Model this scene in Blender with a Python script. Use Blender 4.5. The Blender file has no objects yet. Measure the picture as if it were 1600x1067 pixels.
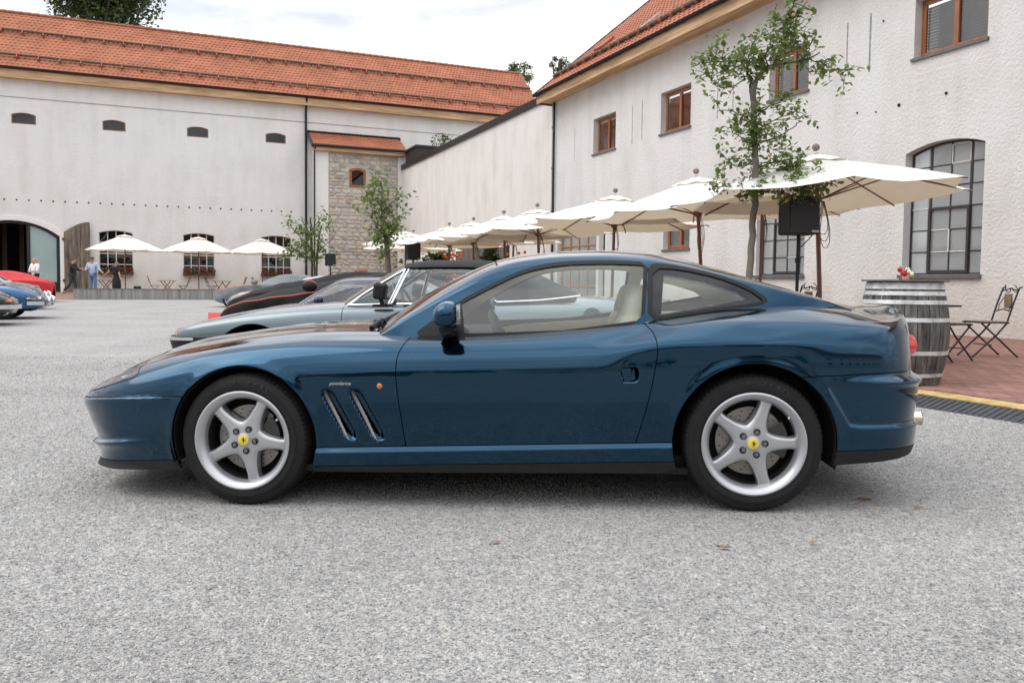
import bpy, bmesh, math, random
import numpy as np
from mathutils import Vector, Matrix, Euler
from mathutils.geometry import tessellate_polygon
R_ = math.radians
random.seed(7); RNG = np.random.default_rng(7)
SC = bpy.context.scene
COL = SC.collection

# ---------------------------------------------------------------- camera
CAM_H, FOC, PITCH, ROLL = 1.10, 1270.0, math.atan(65 / 1270.0), 0.0115
cam = bpy.data.cameras.new('camera'); camo = bpy.data.objects.new('camera', cam); COL.objects.link(camo)
cam.sensor_width = 36.0; cam.lens = 36.0 * FOC / 1600.0; cam.shift_y = -23.5 / 1600.0
cam.clip_start = 0.05; cam.clip_end = 2000
_F = Vector((0, math.cos(PITCH), -math.sin(PITCH))); _U0 = Vector((0, math.sin(PITCH), math.cos(PITCH))); _R0 = Vector((1, 0, 0))
_R = math.cos(ROLL) * _R0 + math.sin(ROLL) * _U0; _U = -math.sin(ROLL) * _R0 + math.cos(ROLL) * _U0
camo.matrix_world = Matrix(((_R.x, _U.x, -_F.x, 0), (_R.y, _U.y, -_F.y, 0), (_R.z, _U.z, -_F.z, CAM_H), (0, 0, 0, 1)))
SC.camera = camo
SC.view_settings.view_transform = 'Standard'; SC.view_settings.look = 'None'
SC.view_settings.exposure = 0.2; SC.view_settings.gamma = 1.0; SC.view_settings.use_curve_mapping = False
SC.cycles.max_bounces = 10; SC.cycles.transparent_max_bounces = 24; SC.cycles.use_denoising = True
SC.cycles.caustics_reflective = False; SC.cycles.caustics_refractive = False

# ---------------------------------------------------------------- sky and sun
TO_SUN = Vector((-0.62, -0.12, 0.78)).normalized()
w = bpy.data.worlds.new('World'); SC.world = w; w.use_nodes = True
nt = w.node_tree; nt.nodes.clear()
def N(nt, t, **k):
    n = nt.nodes.new(t)
    for a, b in k.items():
        if a.startswith('i_'):
            n.inputs[a[2:].replace('_', ' ')].default_value = b
        else: setattr(n, a, b)
    return n
def LK(nt, a, b): nt.links.new(a, b)
sky = N(nt, 'ShaderNodeTexSky', sky_type='NISHITA', sun_disc=False)
sky.sun_elevation = math.asin(TO_SUN.z); sky.sun_rotation = math.atan2(TO_SUN.x, TO_SUN.y); sky.air_density = 1.0; sky.dust_density = 2.0
tc = N(nt, 'ShaderNodeTexCoord'); sp = N(nt, 'ShaderNodeSeparateXYZ'); LK(nt, tc.outputs['Generated'], sp.inputs[0])
ad = N(nt, 'ShaderNodeMath', operation='ADD'); LK(nt, sp.outputs['Z'], ad.inputs[0]); ad.inputs[1].default_value = 0.18
mx = N(nt, 'ShaderNodeMath', operation='MAXIMUM'); LK(nt, ad.outputs[0], mx.inputs[0]); mx.inputs[1].default_value = 0.12
dv = N(nt, 'ShaderNodeVectorMath', operation='DIVIDE'); LK(nt, tc.outputs['Generated'], dv.inputs[0])
cb = N(nt, 'ShaderNodeCombineXYZ')
for i in range(3): LK(nt, mx.outputs[0], cb.inputs[i])
LK(nt, cb.outputs[0], dv.inputs[1])
mp = N(nt, 'ShaderNodeMapping'); mp.inputs['Scale'].default_value = (1.0, 1.0, 0.1); mp.inputs['Location'].default_value = (3.1, 1.7, 0); LK(nt, dv.outputs[0], mp.inputs[0])
n1 = N(nt, 'ShaderNodeTexNoise'); n1.inputs['Scale'].default_value = 1.15; n1.inputs['Detail'].default_value = 9; n1.inputs['Roughness'].default_value = .55; n1.inputs['Distortion'].default_value = .5
n2 = N(nt, 'ShaderNodeTexNoise'); n2.inputs['Scale'].default_value = 2.4; n2.inputs['Detail'].default_value = 7; n2.inputs['Distortion'].default_value = .7
LK(nt, mp.outputs[0], n1.inputs[0]); LK(nt, mp.outputs[0], n2.inputs[0])
r1 = N(nt, 'ShaderNodeValToRGB'); r1.color_ramp.elements[0].position = .30; r1.color_ramp.elements[1].position = .52
r1.color_ramp.elements[0].color = (.55, .55, .55, 1); r1.color_ramp.elements[1].color = (1, 1, 1, 1); LK(nt, n1.outputs[0], r1.inputs[0])
r2 = N(nt, 'ShaderNodeValToRGB'); r2.color_ramp.elements[0].position = .34; r2.color_ramp.elements[1].position = .66
r2.color_ramp.elements[0].color = (5.3, 5.6, 6.2, 1); r2.color_ramp.elements[1].color = (10.2, 10.2, 10.2, 1); LK(nt, n2.outputs[0], r2.inputs[0])
mixc = N(nt, 'ShaderNodeMix', data_type='RGBA'); LK(nt, r1.outputs[0], mixc.inputs[0]); LK(nt, sky.outputs[0], mixc.inputs[6]); LK(nt, r2.outputs[0], mixc.inputs[7])
# an overcast sky is brighter overhead than along the horizon
gr = N(nt, 'ShaderNodeMapRange'); gr.inputs[1].default_value = 0; gr.inputs[2].default_value = 1; gr.inputs[3].default_value = .74; gr.inputs[4].default_value = 2.75; LK(nt, sp.outputs['Z'], gr.inputs[0])
mixg = N(nt, 'ShaderNodeMix', data_type='RGBA', blend_type='MULTIPLY'); mixg.inputs[0].default_value = 1; LK(nt, mixc.outputs[2], mixg.inputs[6]); LK(nt, gr.outputs[0], mixg.inputs[7])
bg = N(nt, 'ShaderNodeBackground'); bg.inputs[1].default_value = 0.10; LK(nt, mixg.outputs[2], bg.inputs[0])
wo = N(nt, 'ShaderNodeOutputWorld'); LK(nt, bg.outputs[0], wo.inputs[0])
sun = bpy.data.lights.new('sun', 'SUN'); sun.energy = 1.0; sun.angle = R_(45); sun.color = (1, .96, .9)
suno = bpy.data.objects.new('sun', sun); COL.objects.link(suno); suno.rotation_euler = TO_SUN.to_track_quat('Z', 'Y').to_euler(); suno.location = (-20, -5, 40)

# ---------------------------------------------------------------- materials
MATS = {}
def mat(name, col, rough=.6, metal=0., coat=0., var=0., vs=6., bump=0., bs=60., spec=.5, col2=None, bdist=.01, stretch=(1, 1, 1), emit=0, sheen=0, det=6, world=False, trans=0.):
    if name in MATS: return MATS[name]
    m = bpy.data.materials.new(name); m.use_nodes = True; t = m.node_tree; p = t.nodes['Principled BSDF']
    c = tuple(col) + (1,)
    p.inputs['Base Color'].default_value = c; p.inputs['Roughness'].default_value = rough; p.inputs['Metallic'].default_value = metal
    p.inputs['Coat Weight'].default_value = coat; p.inputs['Coat Roughness'].default_value = .03; p.inputs['Specular IOR Level'].default_value = spec
    p.inputs['Sheen Weight'].default_value = sheen; p.inputs['Transmission Weight'].default_value = trans
    if emit: p.inputs['Emission Color'].default_value = c; p.inputs['Emission Strength'].default_value = emit
    if var or bump or col2:
        tc = N(t, 'ShaderNodeTexCoord'); mp = N(t, 'ShaderNodeMapping'); mp.inputs['Scale'].default_value = stretch
        if world:
            g = N(t, 'ShaderNodeNewGeometry'); LK(t, g.outputs['Position'], mp.inputs[0])
        else: LK(t, tc.outputs['Object'], mp.inputs[0])
    if var or col2:
        n = N(t, 'ShaderNodeTexNoise'); n.inputs['Scale'].default_value = vs; n.inputs['Detail'].default_value = det; n.inputs['Roughness'].default_value = .6
        LK(t, mp.outputs[0], n.inputs[0])
        r = N(t, 'ShaderNodeValToRGB'); e = r.color_ramp.elements; e[0].position = .3; e[1].position = .7
        b = col2 if col2 else col
        e[0].color = tuple(x * (1 - var) for x in col) + (1,); e[1].color = tuple(min(1, x * (1 + var)) for x in b) + (1,)
        LK(t, n.outputs[0], r.inputs[0]); LK(t, r.outputs[0], p.inputs['Base Color'])
    if bump:
        n = N(t, 'ShaderNodeTexNoise'); n.inputs['Scale'].default_value = bs; n.inputs['Detail'].default_value = 5; LK(t, mp.outputs[0], n.inputs[0])
        b = N(t, 'ShaderNodeBump'); b.inputs['Strength'].default_value = bump; b.inputs['Distance'].default_value = bdist
        LK(t, n.outputs[0], b.inputs['Height']); LK(t, b.outputs[0], p.inputs['Normal'])
    MATS[name] = m; return m
def glass(name, tint=(.86, .93, .90), ior=1.45, rough=0.0, extra=0.0, mixcol=None):
    """thin pane: clear pass-through with a fresnel reflection (plus a diffuse share for frosting or a painted grey reflection)"""
    if name in MATS: return MATS[name]
    m = bpy.data.materials.new(name); m.use_nodes = True; t = m.node_tree; t.nodes.clear()
    o = N(t, 'ShaderNodeOutputMaterial'); fr = N(t, 'ShaderNodeFresnel'); fr.inputs[0].default_value = ior
    tr = N(t, 'ShaderNodeBsdfTransparent'); tr.inputs[0].default_value = tuple(tint) + (1,)
    gl = N(t, 'ShaderNodeBsdfGlossy'); gl.inputs['Roughness'].default_value = rough; gl.inputs[0].default_value = (1, 1, 1, 1)
    mx = N(t, 'ShaderNodeMixShader'); am = N(t, 'ShaderNodeMath', operation='MULTIPLY_ADD'); am.inputs[1].default_value = 1.2; am.inputs[2].default_value = .02; am.use_clamp = True
    LK(t, fr.outputs[0], am.inputs[0]); LK(t, am.outputs[0], mx.inputs[0])
    base = tr.outputs[0]
    if extra:
        df = N(t, 'ShaderNodeBsdfDiffuse'); df.inputs[0].default_value = tuple(mixcol or (.8, .85, .85)) + (1,)
        m2 = N(t, 'ShaderNodeMixShader'); m2.inputs[0].default_value = extra; LK(t, tr.outputs[0], m2.inputs[1]); LK(t, df.outputs[0], m2.inputs[2]); base = m2.outputs[0]
    LK(t, base, mx.inputs[1]); LK(t, gl.outputs[0], mx.inputs[2]); LK(t, mx.outputs[0], o.inputs[0])
    MATS[name] = m; return m

# ---------------------------------------------------------------- mesh helpers
def mk(name, V, F, m, parent=None, smooth=False, normals=None, sharp=None):
    me = bpy.data.meshes.new(name)
    if isinstance(V, np.ndarray): V = V.tolist()
    me.from_pydata(V, [], F); me.validate(clean_customdata=False)
    if m: me.materials.append(m)
    if smooth or normals is not None:
        me.polygons.foreach_set('use_smooth', [True] * len(me.polygons))
    if normals is not None and len(me.vertices) == len(normals): me.normals_split_custom_set_from_vertices(normals)
    elif sharp is not None and smooth: me.set_sharp_from_angle(angle=R_(sharp))
    me.update()
    o = bpy.data.objects.new(name, me); COL.objects.link(o)
    if parent: o.parent = parent
    return o
def tag(o, label, cat, group=None, kind=None):
    if label: o['label'] = label
    if cat: o['category'] = cat
    if group: o['group'] = group
    if kind: o['kind'] = kind
    return o
def thing(name, label, cat, loc=(0, 0, 0), rz=0, group=None, matrix=None):
    o = bpy.data.objects.new(name, None); COL.objects.link(o); o.empty_display_size = .1
    if matrix is not None: o.matrix_world = matrix
    else: o.location = loc; o.rotation_euler = (0, 0, rz)
    return tag(o, label, cat, group)
def copy_tree(o, parent=None):
    c = o.copy(); COL.objects.link(c)
    c.parent = parent
    for ch in list(o.children): copy_tree(ch, c)
    return c
class MB:
    """collects simple solids; build() links them as one mesh"""
    def __init__(s): s.V = []; s.F = []
    def add(s, V, F):
        b = len(s.V); s.V += [tuple(v) for v in V]; s.F += [tuple(i + b for i in f) for f in F]; return s
    def box(s, x0, x1, y0, y1, z0, z1, M=None, bev=0):
        if bev:
            b = bev; V = []; 
            for z, k in ((z0, b), (z0 + b, 0), (z1 - b, 0), (z1, b)):
                V += [(x0 + k, y0 + b, z), (x0 + max(b, k), y0 + k, z), (x1 - max(b, k), y0 + k, z), (x1 - k, y0 + b, z), (x1 - k, y1 - b, z), (x1 - max(b, k), y1 - k, z), (x0 + max(b, k), y1 - k, z), (x0 + k, y1 - b, z)]
            F = [tuple(range(7, -1, -1)), tuple(range(24, 32))]
            for l in range(3):
                for i in range(8): F.append((l * 8 + i, l * 8 + (i + 1) % 8, l * 8 + 8 + (i + 1) % 8, l * 8 + 8 + i))
        else:
            V = [(x0, y0, z0), (x1, y0, z0), (x1, y1, z0), (x0, y1, z0), (x0, y0, z1), (x1, y0, z1), (x1, y1, z1), (x0, y1, z1)]
            F = [(3, 2, 1, 0), (4, 5, 6, 7), (0, 1, 5, 4), (1, 2, 6, 5), (2, 3, 7, 6), (3, 0, 4, 7)]
        if M is not None: V = [M @ Vector(v) for v in V]
        return s.add(V, F)
    def tube(s, pts, r, n=8, cap=True):
        pts = [Vector(p) for p in pts]; rs = r if isinstance(r, (list, tuple)) else [r] * len(pts)
        V = []; F = []; prev = None
        for i, p in enumerate(pts):
            d = (pts[min(i + 1, len(pts) - 1)] - pts[max(i - 1, 0)]).normalized()
            if prev is None:
                a = Vector((0, 0, 1)) if abs(d.z) < .9 else Vector((1, 0, 0)); u = d.cross(a).normalized()
            else: u = (prev - d * prev.dot(d)).normalized()
            prev = u; v = d.cross(u)
            for k in range(n):
                a = 2 * math.pi * k / n; V.append(p + (u * math.cos(a) + v * math.sin(a)) * rs[i])
        for i in range(len(pts) - 1):
            for k in range(n): F.append((i * n + k, i * n + (k + 1) % n, i * n + n + (k + 1) % n, i * n + n + k))
        if cap: F += [tuple(range(n - 1, -1, -1)), tuple(range((len(pts) - 1) * n, len(pts) * n))]
        return s.add(V, F)
    def lathe(s, prof, n=24, M=None, closed=False, cap=True):
        """prof: (r, h) pairs, turned about local z"""
        V = [(r * math.cos(2 * math.pi * k / n), r * math.sin(2 * math.pi * k / n), h) for r, h in prof for k in range(n)]
        F = []; L = len(prof)
        for i in range(L if closed else L - 1):
            j = (i + 1) % L
            for k in range(n): F.append((i * n + k, i * n + (k + 1) % n, j * n + (k + 1) % n, j * n + k))
        if not closed and cap:
            if prof[0][0] > 1e-6: F.append(tuple(range(n - 1, -1, -1)))
            if prof[-1][0] > 1e-6: F.append(tuple(range((L - 1) * n, L * n)))
        if M is not None: V = [M @ Vector(v) for v in V]
        return s.add(V, F)
    def prism(s, poly, d0, d1, M=None):
        """poly in local xy, extruded along z"""
        n = len(poly); V = [(x, y, d0) for x, y in poly] + [(x, y, d1) for x, y in poly]
        F = [tuple(range(n - 1, -1, -1)), tuple(range(n, 2 * n))] + [(i, (i + 1) % n, n + (i + 1) % n, n + i) for i in range(n)]
        if M is not None: V = [M @ Vector(v) for v in V]
        return s.add(V, F)
    def ball(s, c, r, n=10, sq=(1, 1, 1)):
        prof = [(math.sin(math.pi * i / (n - 2)) * 1.0, -math.cos(math.pi * i / (n - 2))) for i in range(n - 1)]
        V = []; 
        for a, h in prof:
            for k in range(n): V.append((c[0] + r * sq[0] * max(a, 1e-4) * math.cos(2 * math.pi * k / n), c[1] + r * sq[1] * max(a, 1e-4) * math.sin(2 * math.pi * k / n), c[2] + r * sq[2] * h))
        F = [(i * n + k, i * n + (k + 1) % n, i * n + n + (k + 1) % n, i * n + n + k) for i in range(n - 2) for k in range(n)]
        return s.add(V, F)
    def build(s, name, m, parent=None, smooth=False, sharp=35):
        return mk(name, s.V, s.F, m, parent, smooth, None, sharp)
def chaikin(P, n=2, closed=False):
    P = [tuple(p) for p in P]
    for _ in range(n):
        Q = [] if closed else [P[0]]
        L = len(P)
        for i in range(L if closed else L - 1):
            a, b = P[i], P[(i + 1) % L]
            Q.append(tuple(.75 * u + .25 * v for u, v in zip(a, b))); Q.append(tuple(.25 * u + .75 * v for u, v in zip(a, b)))
        if not closed: Q.append(P[-1])
        P = Q
    return P
def pchip(x, Y, q):
    x = np.asarray(x, float); Y = np.asarray(Y, float); q = np.asarray(q, float)
    one = Y.ndim == 1
    if one: Y = Y[:, None]
    h = np.diff(x)[:, None]; d = np.diff(Y, axis=0) / h; m = np.zeros_like(Y)
    w1 = 2 * h[1:] + h[:-1]; w2 = h[1:] + 2 * h[:-1]
    with np.errstate(divide='ignore', invalid='ignore'):
        hm = (w1 + w2) / (w1 / d[:-1] + w2 / d[1:])
    m[1:-1] = np.where(d[:-1] * d[1:] > 0, np.nan_to_num(hm), 0); m[0] = d[0]; m[-1] = d[-1]
    i = np.clip(np.searchsorted(x, q) - 1, 0, len(x) - 2); hh = (x[i + 1] - x[i])[:, None]; t = ((q - x[i])[:, None]) / hh
    r = (2 * t**3 - 3 * t**2 + 1) * Y[i] + (t**3 - 2 * t**2 + t) * hh * m[i] + (-2 * t**3 + 3 * t**2) * Y[i + 1] + (t**3 - t**2) * hh * m[i + 1]
    return r[:, 0] if one else r
def sdpoly(P, x, z):
    """signed distance to closed polygon, positive inside"""
    P = np.asarray(P, float); A = P; B = np.roll(P, -1, 0); best = np.full(x.shape, 1e9); ins = np.zeros(x.shape, bool)
    for (ax, az), (bx, bz) in zip(A, B):
        ex, ez = bx - ax, bz - az; L = ex * ex + ez * ez + 1e-12
        t = np.clip(((x - ax) * ex + (z - az) * ez) / L, 0, 1)
        best = np.minimum(best, (x - ax - t * ex)**2 + (z - az - t * ez)**2)
        if az != bz:
            c = ((az > z) != (bz > z)) & (x < ex * (z - az) / ez + ax); ins ^= c
    return np.where(ins, 1, -1) * np.sqrt(best)
def sstep(a, b, x):
    t = np.clip((x - a) / (b - a), 0, 1); return t * t * (3 - 2 * t)
class Srf:
    """vertex table (xyz, normal, extra attributes) with polygon faces; can be clipped by a scalar field"""
    def __init__(s, V, F): s.V = V; s.F = F
    @staticmethod
    def grid(P, att=None, flip=False):
        n, m = P.shape[:2]; du = np.gradient(P, axis=0); dv = np.gradient(P, axis=1); nn = np.cross(du, dv)
        nn /= np.linalg.norm(nn, axis=2, keepdims=True) + 1e-12
        if flip: nn = -nn
        V = np.concatenate([P, nn] + ([att] if att is not None else []), axis=2).reshape(n * m, -1)
        i, j = np.meshgrid(np.arange(n - 1), np.arange(m - 1), indexing='ij'); a = (i * m + j).ravel()
        q = np.stack([a, a + m, a + m + 1, a + 1], 1)
        if flip: q = q[:, ::-1]
        return Srf(V, [tuple(r) for r in q.tolist()])
    def clip(s, f):
        """keep the part where field f (per vertex) is >= 0"""
        V = s.V; keep = f >= 0; out = []; new = []; cache = {}; n0 = len(V)
        fl = f.tolist(); kl = keep.tolist()
        for F in s.F:
            k = [kl[i] for i in F]
            if all(k): out.append(F); continue
            if not any(k): continue
            P = []
            for a in range(len(F)):
                i, j = F[a], F[(a + 1) % len(F)]
                if kl[i]: P.append(i)
                if kl[i] != kl[j]:
                    key = (i, j) if i < j else (j, i)
                    if key not in cache:
                        t = fl[key[0]] / (fl[key[0]] - fl[key[1]]); cache[key] = n0 + len(new); new.append(V[key[0]] * (1 - t) + V[key[1]] * t)
                    P.append(cache[key])
            if len(P) > 2: out.append(tuple(P))
        if new: V = np.concatenate([V, np.array(new)])
        used = np.unique(np.array([i for F in out for i in F], dtype=int)) if out else np.zeros(0, int)
        mp = np.zeros(len(V), int); mp[used] = np.arange(len(used)); ml = mp.tolist()
        r = Srf(V[used], [tuple(ml[i] for i in F) for F in out])
        return r
    def mirror(s):
        V = s.V.copy(); V[:, 1] *= -1; V[:, 4] *= -1
        return Srf(V, [F[::-1] for F in s.F])
    def join(s, o):
        b = len(s.V); k = min(s.V.shape[1], o.V.shape[1])
        return Srf(np.concatenate([s.V[:, :k], o.V[:, :k]]), s.F + [tuple(i + b for i in F) for F in o.F])
    def offset(s, d):
        V = s.V.copy(); V[:, :3] += V[:, 3:6] * d; return Srf(V, s.F)
    def obj(s, name, m, parent=None, rim=0.0, skip=None):
        V = s.V[:, :3]; Nn = s.V[:, 3:6]; F = list(s.F)
        if rim:
            cnt = {}
            for f in F:
                for a in range(len(f)):
                    i, j = f[a], f[(a + 1) % len(f)]
                    if (j, i) in cnt: del cnt[(j, i)]
                    else: cnt[(i, j)] = 1
            E = list(cnt.keys()); b = len(V); VV = []; NN = []; G = []
            for i, j in E:
                p, q = V[i], V[j]; n = (Nn[i] + Nn[j]); e = q - p; fn = np.cross(e, n); fn /= np.linalg.norm(fn) + 1e-9
                k = b + len(VV)
                VV += [p, q, q - Nn[j] * rim, p - Nn[i] * rim]; NN += [fn] * 4; G.append((k, k + 3, k + 2, k + 1))
            if VV: V = np.concatenate([V, np.array(VV)]); Nn = np.concatenate([Nn, np.array(NN)]); F = F + G
        me = bpy.data.meshes.new(name); me.from_pydata(V.tolist(), [], F); me.materials.append(m)
        me.polygons.foreach_set('use_smooth', [True] * len(me.polygons))
        me.normals_split_custom_set_from_vertices((Nn / (np.linalg.norm(Nn, axis=1, keepdims=True) + 1e-9)).tolist()); me.update()
        o = bpy.data.objects.new(name, me); COL.objects.link(o); o.parent = parent; return o
def text_mesh(body, size, ext=.001, shear=0.):
    cu = bpy.data.curves.new('txt', 'FONT'); cu.body = body; cu.size = size; cu.extrude = ext; cu.shear = shear; cu.resolution_u = 3
    o = bpy.data.objects.new('txt', cu); COL.objects.link(o); dg = bpy.context.evaluated_depsgraph_get()
    me = bpy.data.meshes.new_from_object(o.evaluated_get(dg)); V = [tuple(v.co) for v in me.vertices]; F = [tuple(p.vertices) for p in me.polygons]
    bpy.data.objects.remove(o); bpy.data.curves.remove(cu); bpy.data.meshes.remove(me); return V, F
# ---------------------------------------------------------------- car paint and common car materials
def paint(name, col, metal=.55, rough=.34, flake=.25, coat=1.0, col2=None):
    m = mat(name, col, rough, metal, coat); t = m.node_tree; p = t.nodes['Principled BSDF']
    tc = N(t, 'ShaderNodeTexCoord'); v = N(t, 'ShaderNodeTexNoise'); v.inputs['Scale'].default_value = 900; v.inputs['Detail'].default_value = 2
    LK(t, tc.outputs['Object'], v.inputs[0])
    r = N(t, 'ShaderNodeValToRGB'); r.color_ramp.elements[0].position = .35; r.color_ramp.elements[1].position = .68
    r.color_ramp.elements[0].color = tuple(c * (1 - flake) for c in col) + (1,); r.color_ramp.elements[1].color = tuple(c * (1 + flake) for c in (col2 or col)) + (1,)
    LK(t, v.outputs[0], r.inputs[0]); LK(t, r.outputs[0], p.inputs['Base Color'])
    p.inputs['Coat IOR'].default_value = 1.38
    d = N(t, 'ShaderNodeTexNoise'); d.inputs['Scale'].default_value = 7; d.inputs['Detail'].default_value = 4; LK(t, tc.outputs['Object'], d.inputs[0])
    rr = N(t, 'ShaderNodeMapRange'); rr.inputs[3].default_value = .004; rr.inputs[4].default_value = .018; LK(t, d.outputs[0], rr.inputs[0]); LK(t, rr.outputs[0], p.inputs['Coat Roughness'])
    return m
BLUE = paint('paint_deep_blue', (.0003, .029, .063), .98, .13, .25, col2=(.0006, .041, .084))
BLACKPL = mat('black_plastic', (.010, .010, .011), .55, var=.25, vs=30, spec=.3)
MATTBLK = mat('matt_black', (.006, .006, .007), .8)
RUBBER = mat('rubber', (.012, .012, .0125), .72, var=.3, vs=14, bump=.15, bs=220, bdist=.002, spec=.28)
GASKET = mat('gasket_black', (.008, .008, .008), .55, spec=.3)
ALLOY = mat('wheel_silver', (.47, .475, .49), .33, .7, .25, var=.05, vs=4)
STEEL = mat('brake_steel', (.38, .37, .36), .32, 1., var=.12, vs=20)
CHROME = mat('chrome', (.72, .72, .72), .06, 1.)
CREAM = mat('cream_leather', (.80, .765, .60), .5, var=.06, vs=8, bump=.12, bs=150, bdist=.002)
CARGLASS = glass('car_glass', (.90, .955, .935), 1.5)
WSGLASS = glass('windscreen_glass', (.86, .93, .90), 1.5)
LENS = glass('lens_clear', (.9, .93, .95), 1.5)
FRIT = mat('glass_border', (.014, .015, .019), .06, spec=.4)
REDLENS = mat('red_lens', (.55, .012, .015), .12, coat=1)
AMBER = mat('amber_lens', (.60, .11, .015), .15, coat=1)
DARKIN = mat('dark_interior', (.02, .02, .02), .7)

class Body:
    """lower body: stations (x, y, [(z, off)...]) wrapped from nose centre round the near side (y>0) to tail centre"""
    def __init__(s, ST, ds=.011, nv=15, smooth=10, detail=None, topc=None, valley=0.):
        K = len(ST[0][2]); P = np.array([(a, b) for a, b, _ in ST], float)
        u = np.r_[0, np.cumsum(np.linalg.norm(np.diff(P, axis=0), axis=1))]
        n = int(u[-1] / ds); uq = np.linspace(0, u[-1], n)
        LV = np.array([[c for zo in lv for c in zo] for _, _, lv in ST], float)
        A = pchip(u, np.c_[P, LV], uq)
        def sm(a, k):
            for _ in range(k):
                b = a.copy(); b[1:-1] = .25 * a[:-2] + .5 * a[1:-1] + .25 * a[2:]; a = b
            return a
        A = sm(A, 60)
        C = A[:, :2]; T = np.gradient(C, axis=0); T /= np.linalg.norm(T, axis=1, keepdims=True); Nn = np.c_[-T[:, 1], T[:, 0]]
        lv = A[:, 2:].reshape(n, K, 2)
        m = (K - 1) * nv + 1; vq = np.linspace(0, K - 1, m)
        Z = pchip(np.arange(K), lv[:, :, 0].T, vq).T; O = pchip(np.arange(K), lv[:, :, 1].T, vq).T
        for _ in range(smooth * 3):
            for Q in (Z, O): Q[:, 1:-1] = .25 * Q[:, :-2] + .5 * Q[:, 1:-1] + .25 * Q[:, 2:]
        G = np.zeros((n, m, 3)); G[:, :, 0] = C[:, None, 0] + Nn[:, None, 0] * O; G[:, :, 1] = C[:, None, 1] + Nn[:, None, 1] * O; G[:, :, 2] = Z
        if detail is not None:
            d = detail(G[:, :, 0], G[:, :, 1], G[:, :, 2]); G[:, :, 0] += Nn[:, None, 0] * d; G[:, :, 1] += Nn[:, None, 1] * d
        s.G = G; s.K = G[:, -1, :]; s.topc = topc; s.valley = valley
        s.side = Srf.grid(G, np.zeros((n, m, 1)))
        if s.side.V[len(s.side.V) // 2, 4] < 0: s.side = Srf.grid(G, np.zeros((n, m, 1)), True)
    def top(s, x0, x1, nw=29, slope=None):
        K = s.K; sel = (K[:, 0] >= x0) & (K[:, 0] <= x1); K = K[sel]; G = s.G[sel]
        dz = (G[:, -1, 2] - G[:, -5, 2]); dy = np.hypot(G[:, -1, 0] - G[:, -5, 0], G[:, -1, 1] - G[:, -5, 1]); sl = np.clip(dz / (dy + 1e-6), 0, .8)
        w = np.linspace(1, 0, nw)[None, :]; zc = pchip(*zip(*s.topc), K[:, 0])[:, None]; Kz = K[:, 2:3]; Ky = K[:, 1:2]
        mm = -(sl[:, None]) * Ky * (1 - .8 * sstep(2.95, 3.25, K[:, :1]))
        z = zc * (2 * w**3 - 3 * w**2 + 1) + Kz * (3 * w**2 - 2 * w**3) + mm * (w**3 - w**2)
        y = Ky * w
        if s.valley: z -= s.valley * np.exp(-((y - .50) / .13)**2) * sstep(-.75, -.35, K[:, :1]) * sstep(.02, .2, 1 - w)
        P = np.stack([np.repeat(K[:, :1], nw, 1), y, z], 2)
        S = Srf.grid(P)
        if S.V[len(S.V) // 2, 5] < 0: S = Srf.grid(P, None, True)
        S.V[:, 4] = np.where(S.V[:, 1] < 1e-6, 0, S.V[:, 4]); return S

def gh_srf(EX, CC, ybp, zrp, nu=330, k1=.40, k2=.50, nb=46, ntp=34, sm=40):
    """glasshouse: side panel below the roof edge curve EX (x, z), top skin from there to the centre curve CC; attributes: station, q (<0 side, >0 top)"""
    u = np.arange(len(EX)); uq = np.linspace(0, len(EX) - 1, nu)
    E_ = pchip(u, np.array(EX), uq); C_ = pchip(u, np.array(CC), uq)
    for _ in range(sm):
        for Q in (E_, C_): Q[1:-1] = .25 * Q[:-2] + .5 * Q[1:-1] + .25 * Q[2:]
    yb = pchip(*ybp, E_[:, 0]); zr = pchip(*zrp, E_[:, 0])
    q = np.linspace(0, 1, nb)[None, :]; zb = np.minimum(zr - .030, E_[:, 1] - .004)
    zS = zb[:, None] + (E_[:, 1] - zb)[:, None] * q; xS = np.repeat(E_[:, :1], nb, 1); d = zS - zr[:, None]; yS = yb[:, None] - k1 * d - k2 * d * np.abs(d)
    ye = yS[:, -1]; q2 = np.linspace(0, 1, ntp + 1)[None, 1:]
    yT = ye[:, None] * (1 - q2); xT = C_[:, :1] + (E_[:, :1] - C_[:, :1]) * (1 - q2)**2; zT = C_[:, 1:] + (E_[:, 1:] - C_[:, 1:]) * (1 - q2)**3.2
    G = np.concatenate([np.stack([xS, yS, zS], 2), np.stack([xT, yT, zT], 2)], 1)
    for _ in range(14):     # round the cant rail
        H = G.copy(); H[:, nb - 12:nb + 8] = .25 * G[:, nb - 13:nb + 7] + .5 * G[:, nb - 12:nb + 8] + .25 * G[:, nb - 11:nb + 9]; G = H
    att = np.zeros(G.shape[:2] + (2,)); att[:, :, 0] = uq[:, None]; att[:, :nb, 1] = q - 1; att[:, nb:, 1] = q2
    g = Srf.grid(G, att)
    if g.V[len(g.V) // 2, 4] < 0: g = Srf.grid(G, att, True)
    g.V[np.abs(g.V[:, 1]) < 1e-6, 4] = 0
    return g

# ================================================================ the blue coupe in front
CAR_M = Matrix(((0.99717378, 0.07288929, -0.01821004, -1.26413576), (-0.07287714, 0.99734004, 0.00133086, 4.94160853), (0.0182586, 0, 0.9998333, -0.01822714), (0, 0, 0, 1)))
coupe = thing('sports_coupe', 'dark blue two-door sports coupe with silver five-spoke wheels, parked in front on the gravel', 'car', matrix=CAR_M)

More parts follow.
